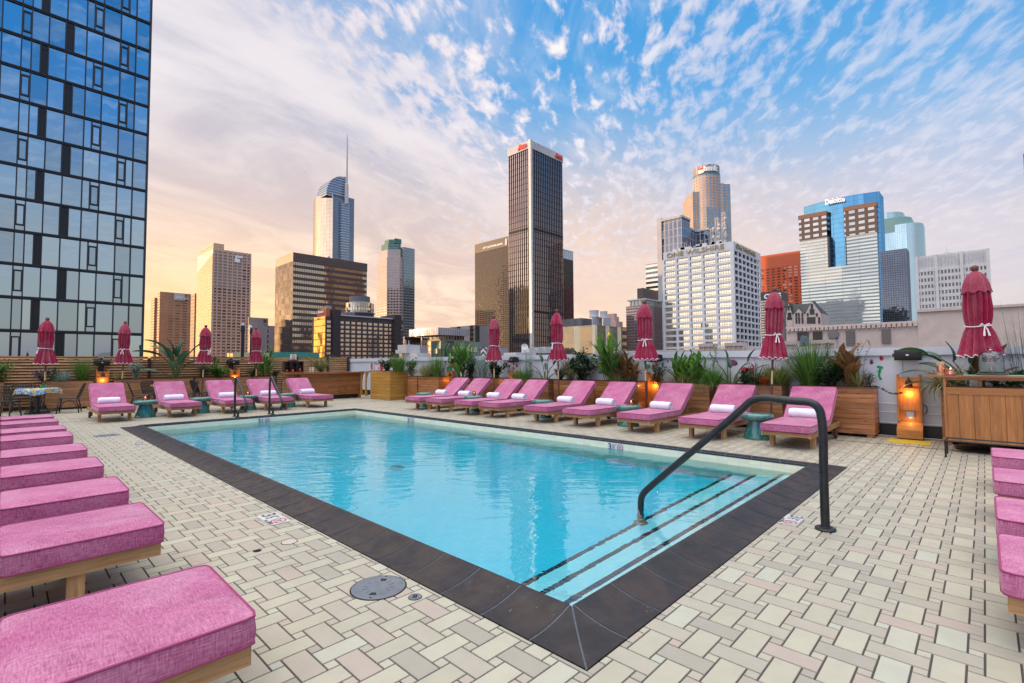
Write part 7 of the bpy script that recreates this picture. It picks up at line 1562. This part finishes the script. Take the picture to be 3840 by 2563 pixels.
for k in range(9):
    mb = MB(); mb.lathe([(.030, 0), (.032, .004), (.030, .008)], 14); o = mb.build('fruit_slice', rr.choice(['lemon', 'lemon', 'lime', 'berry']), t_); a = rr.uniform(0, 6.3); q = rr.uniform(.0, .09); o.location = (q*math.cos(a), q*math.sin(a), .062+.006*k); o.rotation_euler = (rr.uniform(-.5, .5), rr.uniform(-.5, .5), 0)
mb = MB(); mb.tube([(-.14, 0, .10), (-.18, 0, .10)], .012, 8); mb.tube([(-.175, 0, .13), (-.178, 0, .08)], .012, 8); mb.build('tap', 'steel', t_, smooth=60)
mb = MB(); mb.box(10.02, 10.50, -.62, .24, 1.1685, 1.1745); tag(mb.build('counter_mat', 'mat_green'), 'thin green mat under the glass dispenser', 'mat')
t_ = thing('printed_tube', 'tall copper printed cup at the left end of the drinks cart', 'cup', (10.22, .50, 1.169)); mb = MB(); mb.lathe([(.045, 0), (.047, .21), (.043, .21), (.04, .02)], 22); mb.build('cup', 'menu', t_, smooth=50); mb = MB(); mb.lathe([(.048, .04), (.0485, .05), (.0485, .14), (.048, .15)], 22, cap=False); mb.build('label_band', 'copper', t_, smooth=50)
t_ = thing('copper_candle_bowl', 'hammered copper candle bowl beside the printed cup on the drinks cart', 'candle', (10.20, .385, 1.169)); mb = MB(); mb.lathe([(.05, 0), (.065, .015), (.06, .035), (.052, .055), (.055, .085), (.06, .095), (.052, .09), (.045, .05)], 24); mb.build('bowl', 'copper', t_, smooth=30); mb = MB(); mb.lathe([(.001, .06), (.012, .075), (.008, .10), (.001, .118)], 10); mb.build('flame', 'flame', t_, smooth=60)
mb = MB(); mb.box(10.12, 10.14, -1.2, -.405, .83, 1.42); tag(mb.build('white_board', 'sign_white'), 'plain white board leaning at the right end of the drinks cart', 'board')
# ============================================================ PLANTS
def P_root(name, lab, cat, x, y, z, grp=None): return thing(name, lab, cat, (x, y, z), 0, grp)
def grass(lab, x, y, z, h, n, W, mat, spread=.10, lean=.45, droop=1.2, name='ornamental_grass', cat='grass plant', seedheads=0, seed=0):
    t_ = P_root(name, lab, cat, x, y, z); rr = random.Random(seed+int(y*100)+int(x*10)); mb = MB()
    for k in range(int(n*1.35)):
        a = rr.uniform(0, 6.283); q = rr.random()**.5*spread; L = h*rr.uniform(.70, 1.18); p = rr.random()**1.2*lean
        mb.blade((q*math.cos(a), q*math.sin(a), 0), a+rr.uniform(-.6, .6), p, L, W*1.15*rr.uniform(.7, 1.2), droop*rr.uniform(.3, 1.15)*(.4+p), 6, 'grass', fold=.3)
    mb.build('blades', mat, t_)
    if seedheads:
        mb = MB()
        for k in range(seedheads):
            a = rr.uniform(0, 6.283); p0 = Vector((.04*math.cos(a), .04*math.sin(a), 0)); p1 = Vector((.25*math.cos(a)*h, .25*math.sin(a)*h, h*rr.uniform(.95, 1.15))); pm = p0.lerp(p1, .5)+Vector((0, 0, .08)); mb.tube([p0, pm, p1], [.003, .002, .0015], 4)
            for j in range(10): mb.blade(p1+Vector((rr.uniform(-.01, .01), rr.uniform(-.01, .01), -.012*j)), rr.uniform(0, 6.3), .6, .03, .006, .2, 2)
        mb.build('seed_heads', 'leaf_straw', t_)
    return t_
def canna(lab, x, y, z, h, ns, mat, L=.46, W=.15, spread=.16, flower=None, name='canna', seed=0, lean=.12):
    t_ = P_root(name, lab, 'canna', x, y, z); rr = random.Random(seed+int(y*100)); mb = MB(); sm = MB(); fl = []
    for k in range(ns):
        a = rr.uniform(0, 6.283); q = rr.random()**.5*spread; b = Vector((q*math.cos(a), q*math.sin(a), 0)); hh = h*rr.uniform(.55, .92) if k else h*.90; ln = rr.uniform(0, lean); tip = b+Vector((math.cos(a)*ln*hh, math.sin(a)*ln*hh, hh*.78)); sm.tube([b, b.lerp(tip, .5), tip], [.012, .010, .006], 6)
        m_ = rr.randint(5, 7)
        for j in range(m_):
            f = .18+.82*j/(m_-1); p = b.lerp(tip, f); yw = a+j*2.4+rr.uniform(-.3, .3); Lf = L*rr.uniform(.8, 1.15)*(1.1-.35*f)
            mb.blade(p, yw, .55-.40*f+rr.uniform(-.08, .12), Lf, W*rr.uniform(.8, 1.15)*(1.05-.3*f), rr.uniform(.35, .9), 6, 'lance', fold=.35)
        fl.append(tip)
    sm.build('stems', 'stem', t_, smooth=180); mb.build('leaves', mat, t_)
    if flower:
        for tip in fl[:1 if flower[1] == 1 else flower[1]]:
            f = MB(); sm2 = tip+Vector((0, 0, h*.20)); f.tube([tip, sm2], .006, 5)
            for j in range(14): f.blade(sm2+Vector((rr.uniform(-.01, .01), rr.uniform(-.01, .01), rr.uniform(-.05, .01))), rr.uniform(0, 6.3), rr.uniform(.2, 1.2), rr.uniform(.05, .085), .035, .6, 3)
            f.build('flower', flower[0], t_)
    return t_
def paddle(lab, x, y, z, leaves, mat='leaf_bop', name='bird_of_paradise_plant', cat='paradise plant', rp=.012):
    """leaves: (yaw, reach, height, L, W, leafpitch)"""
    t_ = P_root(name, lab, cat, x, y, z); sm = MB(); rr = random.Random(int(y*100)); mb = MB()
    for (yw, re, hh, L, W, lp) in leaves:
        d_ = Vector((math.cos(yw), math.sin(yw), 0)); b = d_*.03+Vector((rr.uniform(-.03, .03), rr.uniform(-.03, .03), 0)); tip = d_*re+Vector((0, 0, hh)); mid = b.lerp(tip, .5)+Vector((0, 0, .18*hh))-d_*.12*re
        pts = smooth_path([b, mid, tip], 2); sm.tube(pts, [rp*(1.5-1.0*i/(len(pts)-1)) for i in range(len(pts))], 6); mb.blade(tip, yw+rr.uniform(-.2, .2), lp, L, W, rr.uniform(.5, 1.0), 9, 'paddle', twist=rr.uniform(-.5, .5), fold=.3)
    sm.build('stalks', 'stem', t_, smooth=180); mb.build('leaves', mat, t_); return t_
def bush(lab, x, y, z, h, r_, n, mat, L=.06, W=.03, flowers=None, name='shrub', cat='shrub', stems=9, seed=0, squash=1.0):
    t_ = P_root(name, lab, cat, x, y, z); rr = random.Random(seed+int(y*100)+int(x*7)); sm = MB(); mb = MB(); tips = []
    for k in range(stems):
        a = rr.uniform(0, 6.283); q = rr.uniform(.2, 1); tip = Vector((r_*q*math.cos(a)*squash, r_*q*math.sin(a), h*rr.uniform(.55, 1)*(1-.25*q))); mid = tip*.5+Vector((rr.uniform(-.04, .04), rr.uniform(-.04, .04), .08)); p = smooth_path([Vector((rr.uniform(-.03, .03), rr.uniform(-.03, .03), 0)), mid, tip], 2); sm.tube(p, [.007-.005*i/(len(p)-1) for i in range(len(p))], 5); tips.append(p)
        for j in range(int(n*1.3)//stems):
            i = rr.random()**.6*(len(p)-1); i0 = int(i); q_ = p[i0].lerp(p[min(i0+1, len(p)-1)], i-i0); off = Vector((rr.gauss(0, 1), rr.gauss(0, 1), rr.gauss(0, .8)))*.045*(h/.5)**.5
            mb.blade(q_+off, rr.uniform(0, 6.3), rr.uniform(.3, 1.7), L*1.2*rr.uniform(.6, 1.3), W*1.2*rr.uniform(.7, 1.2), rr.uniform(-.2, .8), 3, 'lance', twist=rr.uniform(-.5, .5))
    sm.build('twigs', 'stem_brown', t_, smooth=180); mb.build('leaves', mat, t_)
    if flowers:
        for (fx, fy, fz, m_, s_) in flowers:
            f = MB()
            for j in range(7): f.blade((fx, fy, fz), j*.9, .75, s_, s_*.75, .5, 3, 'lance', fold=.1)
            f.tube([(fx, fy, fz), (fx-.03, fy, fz+.03)], .004, 5); f.build('flower', m_, t_)
    return t_
def vine(lab, x, y, z, h, mat, n=60, seed=1):
    t_ = P_root('climbing_vine', lab, 'vine', x, y, z); rr = random.Random(seed); sm = MB(); mb = MB()
    for k in range(3):
        p = [Vector((rr.uniform(-.02, .02), rr.uniform(-.04, .04), 0))]
        for i in range(9): p.append(p[-1]+Vector((rr.uniform(-.03, .03), rr.uniform(-.05, .05), h/9*rr.uniform(.8, 1.15))))
        p = smooth_path(p, 1); sm.tube(p, .003, 4)
        for j in range(n//3): q = rr.choice(p); mb.blade(q, rr.uniform(0, 6.3), rr.uniform(.6, 1.6), rr.uniform(.03, .055), .035, .3, 3, 'lance')
    sm.build('stems', 'stem', t_); mb.build('leaves', mat, t_)
PX = 11.23; S = .87
grass('tall arching green grass in the rightmost planter behind the nearest right lounger', PX, 2.52, S, .86, 330, .011, 'leaf_green', .11, .62, 1.0, seed=1)
canna('bronze leaved canna with large broad leaves in the rightmost planter', PX-.05, 1.90, S, .62, 4, 'leaf_bronze', .50, .19, .10, lean=.25)
vine('climbing vine with round leaves rising above the rightmost planter', PX, 2.20, S, .80, 'leaf_green', 110, 2); vine('second thin vine left of the bronze canna, above the parapet', PX+.05, 1.80, S, .85, 'leaf_green', 60, 7)
bush('dark green bushy shrub between the tall grass and the bronze canna', PX-.03, 2.18, S, .50, .26, 560, 'leaf_dark', .06, .034, seed=3)
grass('small striped flax at the right corner of the rightmost planter', PX-.12, 1.72, S, .34, 60, .022, 'leaf_straw', .05, .8, .8, name='striped_flax', cat='flax'); bush('small dark conifer like shrub at the right corner of the planter', PX-.05, 1.58, S, .32, .12, 320, 'leaf_dark', .03, .008, seed=8)
t_ = P_root('trailing_vine', 'trailing vine hanging over the right end of the rightmost planter', 'vine', PX-.1, 1.48, .92); mb = MB(); p = smooth_path([(0, 0, 0), (0, -.10, -.03), (0, -.22, -.12), (0, -.33, -.13), (0, -.42, -.10)], 2); mb.tube(p, .003, 4); mb.build('stem', 'stem', t_); mb = MB(); rr = random.Random(4)
for q in p: 
    for j in range(2): mb.blade(q, rr.uniform(0, 6.3), rr.uniform(.6, 1.5), .05, .04, .3, 3)
mb.build('leaves', 'leaf_dark', t_)
paddle('paradise plant with upright oval leaves behind the second right lounger', PX, 4.06, S, [(1.3, .08, .55, .26, .10, .0), (1.9, .22, .42, .30, .10, .35), (-1.6, .30, .48, .30, .11, .3), (-1.4, .38, .30, .30, .09, .8), (1.6, .35, .22, .30, .09, .9), (.5, .1, .35, .26, .09, .2), (-1.0, .15, .3, .25, .09, .5)])
grass('yellow green bamboo tuft beside the leaning umbrella', PX, 3.14, S, .42, 420, .014, 'leaf_bamboo', .15, .8, .8, name='dwarf_bamboo', cat='bamboo'); bush('small round leaved dark shrub in the second planter from right', PX-.05, 3.75, S, .30, .22, 380, 'leaf_dark', .05, .028, seed=5)
grass('red bromeliad at the foot of the leaning umbrella', PX-.15, 3.36, S+.04, .17, 70, .03, 'petal_red', .06, 1.0, .4, name='red_bromeliad', cat='bromeliad'); bush('airy red stemmed plant rising behind the second right lounger', PX+.05, 3.62, S, .62, .22, 150, 'petal_red', .02, .006, seed=6, stems=14)
grass('fine weeping sedge spilling over the second planter from right', PX-.18, 3.48, S+.02, .34, 260, .006, 'leaf_dark', .10, 1.1, 2.4, name='weeping_sedge', cat='sedge')
canna('dense clump of broad green canna right of the glowing lamp stand', PX, 5.08, S, .72, 20, 'leaf_bright', .34, .10, .24, seed=2, lean=.3); canna('single tall flowering shoot at the top of the dense green canna clump', PX, 4.93, S, .95, 1, 'leaf_bright', .16, .06, .01, seed=12)
grass('striped spider grass under the green canna clump', PX-.14, 5.15, S, .28, 120, .014, 'leaf_straw', .22, 1.1, 1.3, name='spider_grass', cat='grass plant'); vine('slender climbing vine left of the leaning umbrella, up the parapet', PX+.1, 4.47, S, .80, 'leaf_green', 110, 5)
bush('spiky white flowered shrub above the glowing lamp stand', PX, 5.80, S, .52, .30, 300, 'leaf_dark', .04, .024, [( -.05, .18, .30, 'petal_white', .03), (-.1, .22, .18, 'petal_white', .03), (-.08, .12, .22, 'petal_white', .03), (-.1, .26, .10, 'petal_white', .03)], seed=9, stems=14); grass('soft green fern hanging at the planter corner before the second right lounger', PX-.2, 4.40, S+.02, .42, 520, .007, 'leaf_green', .14, 1.2, 2.0, name='asparagus_fern', cat='fern')
canna('very tall green canna with a yellow flower before the mirrored building', PX, 7.22, S, 1.28, 7, 'leaf_bright', .62, .13, .14, ('petal_yellow', 1), seed=3, lean=.2); grass('long dark grass drooping beside the tall yellow flowered canna', PX-.05, 7.0, S, .95, 200, .006, 'leaf_dark', .10, .30, 1.6, seed=2)
canna('bronze canna with upright copper leaves left of the third umbrella', PX, 6.66, S, .72, 6, 'leaf_bronze', .40, .13, .12, seed=4, lean=.3); canna('smaller bronze canna beside the umbrella pole', PX-.1, 6.36, S, .48, 3, 'leaf_bronze', .28, .12, .08, seed=5, lean=.3); grass('tuft of dry straw coloured sedge under the bronze canna', PX-.16, 6.85, S, .34, 160, .006, 'leaf_straw', .08, .8, 1.8, name='straw_sedge', cat='sedge')
bush('tall hibiscus shrub with dark leaves and pink flowers between two umbrellas', PX, 8.08, S, .85, .36, 620, 'leaf_dark', .075, .05, [(-.05, .62, .74, 'petal_pink', .075), (-.05, .02, .78, 'petal_pink', .05), (-.02, -.35, .88, 'petal_pink', .045)], seed=10, stems=14, name='hibiscus', cat='hibiscus'); bush('round wispy olive bush in front of the pink hibiscus', PX-.1, 8.45, S, .52, .36, 1500, 'leaf_straw', .06, .010, seed=11, stems=18, name='wispy_bush')
bush('low dark leafed shrub right of the fourth umbrella pole', PX-.05, 8.82, S, .34, .2, 260, 'leaf_dark', .055, .035, seed=21)
paddle('paradise plant with fanned leaves left of the fourth umbrella', PX, 9.45, S, [(1.7, .35, .40, .30, .10, .9), (1.3, .12, .50, .28, .10, .1), (-1.5, .1, .52, .26, .10, .1), (-1.7, .30, .42, .28, .09, .6), (-1.4, .38, .22, .28, .09, 1.0), (1.5, .25, .20, .26, .09, 1.0), (0.5, .12, .3, .25, .1, .4)])
grass('tall thin reed grass standing before the tallest tower', PX, 10.12, S, .92, 90, .006, 'leaf_silver', .12, .14, .3, seed=4, name='reed_grass'); grass('dark weeping fern spilling left of the fanned paradise plant', PX-.18, 10.2, S, .42, 460, .006, 'leaf_green', .18, 1.2, 2.2, name='weeping_fern', cat='fern')
bush('glossy leaved shrub in the planter at the fifth umbrella', PX-.05, 11.55, S, .55, .36, 420, 'leaf_dark', .085, .05, seed=12, name='glossy_shrub'); grass('grey green upright grass left of the fifth umbrella', PX, 12.22, S, .80, 170, .009, 'leaf_silver', .12, .3, .5, seed=5)
canna('very tall bright canna clump, farther one, left of the fifth umbrella', PX, 13.25, S, 1.35, 13, 'leaf_bright', .50, .11, .24, seed=6, lean=.25); bush('small dark shrub at the foot of the farther tall canna', PX-.1, 12.75, S, .75, .30, 420, 'leaf_dark', .06, .034, seed=13)
grass('straw coloured grass spilling over its planter in the far right row', PX-.1, 15.1, S, .62, 420, .007, 'leaf_straw', .16, .75, 2.2, seed=6); grass('upright green fountain grass beside the straw coloured grass', PX, 14.75, S, .80, 220, .008, 'leaf_green', .14, .45, .9, seed=7)
bush('low silvery plant with a yellow hibiscus flower beside the honey box', PX-.15, 16.05, S, .32, .30, 300, 'leaf_silver', .10, .012, [(-.12, -.05, .26, 'petal_yellow', .075), (-.15, .42, .05, 'petal_pink', .03)], seed=14, name='flowering_bush')
bush('dark leafed shrub on the left of the honey box', 10.7, 17.25, 1.08, .48, .42, 420, 'leaf_dark', .07, .045, seed=15); grass('green fountain grass on the right of the honey box', 10.7, 16.4, 1.08, .68, 300, .009, 'leaf_green', .16, .6, .9, seed=8); bush('tall dry grasses and red bloom in the middle of the honey box', 10.75, 16.85, 1.08, .62, .22, 200, 'leaf_straw', .06, .012, [(-.05, .0, .66, 'petal_red', .05)], seed=16)
bush('leafy shrub at the right rear of the honey box', 10.95, 16.0, 1.0, .55, .25, 260, 'leaf_green', .06, .04, seed=17)
# far side
FY = 21.53
grass('silvery blue grass spilling from the far left planter', 1.36, FY-.15, S, .42, 330, .008, 'leaf_silver', .10, .9, 1.6, seed=9); bush('purple leaved shrub behind the leftmost umbrella pole', .92, FY+.05, S, .50, .34, 420, 'leaf_purple', .04, .02, seed=18, name='purple_shrub'); bush('dark bushy shrub right of the leftmost umbrella pole', 1.12, FY, S, .50, .22, 420, 'leaf_dark', .05, .02, seed=19)
grass('tall green fountain grass left of the second umbrella', 1.86, FY, S, .78, 260, .009, 'leaf_green', .12, .5, .7, seed=10); bush('leafy shrub at the extreme left edge against the louvre fence', .02, FY, .9, .70, .32, 380, 'leaf_green', .06, .035, seed=20)
bush('grey green flowering shrub right of the second umbrella', 3.28, FY, S, .82, .34, 620, 'leaf_silver', .045, .022, seed=22); grass('small spiky yellow green plant left of the second umbrella pole', 2.78, FY-.1, S, .30, 70, .014, 'leaf_straw', .05, .8, .6, seed=11)
paddle('large banana leaved plant spreading before the far fence', 4.45, FY-.1, S, [(math.pi, .30, 1.05, .85, .30, .75), (math.pi, .45, .85, .90, .26, 1.15), (2.9, .25, .75, .75, .34, .5), (0.1, .45, 1.0, .85, .27, .72), (0.3, .05, .85, .75, .34, .05), (2.6, .14, .90, .70, .30, -.1), (-1.2, .20, .55, .72, .32, .35), (.1, .22, .60, .70, .30, .35), (-2.0, .35, .40, .70, .27, .9), (math.pi, .45, .25, .70, .24, 1.2), (-.6, .2, .35, .6, .26, .6), (-2.8, .15, .65, .7, .3, .3)], name='banana_leaf_plant', cat='banana plant', rp=.02)
canna('orange flowered canna between the third umbrella and the speaker post', 5.78, FY, S, .92, 3, 'leaf_green', .36, .12, .08, ('petal_red', 1), seed=7); bush('green leafy shrubs under the orange canna', 5.85, FY-.1, S, .42, .46, 520, 'leaf_green', .09, .035, seed=23); bush('dark shrub left of the orange canna, behind the third far lounger', 5.32, FY, S, .55, .26, 420, 'leaf_dark', .09, .014, seed=24)
canna('bright upright canna clump right of the fourth umbrella', 7.62, FY, S, 1.30, 9, 'leaf_bright', .60, .09, .16, seed=8, lean=.15); bush('dark low shrub at the foot of the fourth umbrella', 7.10, FY, S, .40, .36, 420, 'leaf_dark', .08, .016, seed=25); bush('low leafy plants right of the bright upright canna', 7.98, FY-.1, S, .28, .30, 300, 'leaf_dark', .05, .03, seed=26)
def feathery(lab, x, y, z):
    t_ = P_root('feathery_bamboo', lab, 'bamboo', x, y, z); rr = random.Random(31); sm = MB(); mb = MB()
    for k in range(46):
        a = rr.uniform(0, 6.283); big = k < 7; hh = rr.uniform(.85, 1.35) if big else rr.uniform(.35, .75); re = rr.uniform(.15, .6) if not big else rr.uniform(.2, .55)
        if big: a = math.pi+rr.uniform(-.5, .5) if k % 2 else rr.uniform(-3, 3)
        tip = Vector((re*math.cos(a)*1.3, re*math.sin(a)*.5, hh)); p = smooth_path([Vector((rr.uniform(-.1, .1), rr.uniform(-.06, .06), 0)), tip*.5+Vector((0, 0, .12)), tip], 2); sm.tube(p, .0035, 4)
        for j in range(70): i = rr.uniform(.2, 1)*(len(p)-1); i0 = int(i); q_ = p[i0].lerp(p[min(i0+1, len(p)-1)], i-i0); mb.blade(q_+Vector((rr.gauss(0, .018), rr.gauss(0, .018), rr.gauss(0, .018))), rr.uniform(0, 6.3), rr.uniform(.5, 1.5), rr.uniform(.05, .09), .009, .4, 2)
    sm.build('canes', 'stem', t_); mb.build('leaves', 'leaf_bamboo', t_)
feathery('feathery bamboo rising behind the wooden bar, before the dark hotel', 9.35, 20.2, 1.0); planter('dark wooden planter behind the bar holding the feathery bamboo', 8.9, 9.9, 19.95, 20.45, 1.0, mat='cedar_dark', grp='cedar planters')
# plants behind the drinks cart
grass('spider plant trailing from the planter left of the drinks cart', PX-.18, .48, .92, .40, 150, .018, 'leaf_straw', .10, 1.2, 2.4, name='spider_plant', cat='spider plant'); paddle('large dark leaved paradise plant behind the candle on the drinks cart', PX-.1, .22, .9, [(1.7, .26, .48, .28, .13, .8), (1.6, .40, .26, .38, .12, 1.3), (1.5, .36, .10, .38, .11, 1.4), (1.9, .25, .40, .36, .16, .7), (1.2, .15, .45, .32, .15, -.1), (-1.2, .05, .40, .32, .15, .2), (1.7, .40, .55, .36, .13, 1.0), (1.0, .3, .3, .34, .14, .9)])
canna('bronze red canna with orange bloom behind the rightmost umbrella', PX+.05, -.05, .9, .95, 4, 'leaf_bronze', .36, .12, .16, ('petal_red', 1), seed=9); bush('dark ivy filling the planter behind the drinks cart', PX-.1, -.2, .90, .34, .50, 520, 'leaf_dark', .06, .035, seed=27); grass('thin dark upright reeds at the right edge above the drinks cart', PX-.05, -.62, .9, 1.15, 60, .006, 'leaf_dark', .25, .25, .1, seed=12, name='dark_reeds')
PL = {'grass plant', 'canna', 'paradise plant', 'shrub', 'bamboo', 'vine', 'hibiscus', 'flax', 'sedge', 'fern', 'bromeliad', 'spider plant', 'banana plant'}
for o in list(COL.objects):
    if o.parent is None and o.get('category') in PL and o.type == 'EMPTY' and o.location.y < 18 and 'trailing' not in o.name: o.scale = (1.12, 1.22, 1.10)

# ---- unseen blocks added towards the low sun, only to throw the long shade
MT['shade_block'] = plain('shade_block', (.22, .18, .16), .7); mb = MB()
for (c0, c1_, zt_) in ((108, 150, 48), (164, 191, 92), (206, 268, 108)):
    ux, uy = math.cos(-SUN_AZ), math.sin(-SUN_AZ); xs_ = -60
    def pt(c_, t2): 
        # point with perpendicular coordinate c_ on the line x = xs_+t2
        x = xs_-t2; return (x, (c_-ux*x)/uy)
    a, b, c_, d_ = pt(c0, 0), pt(c1_, 0), pt(c1_, 40), pt(c0, 40); mb.prism([d_, a, b, c_], GZ, zt_)
tag(mb.build('shade_blocks', 'shade_block'), kind='structure')
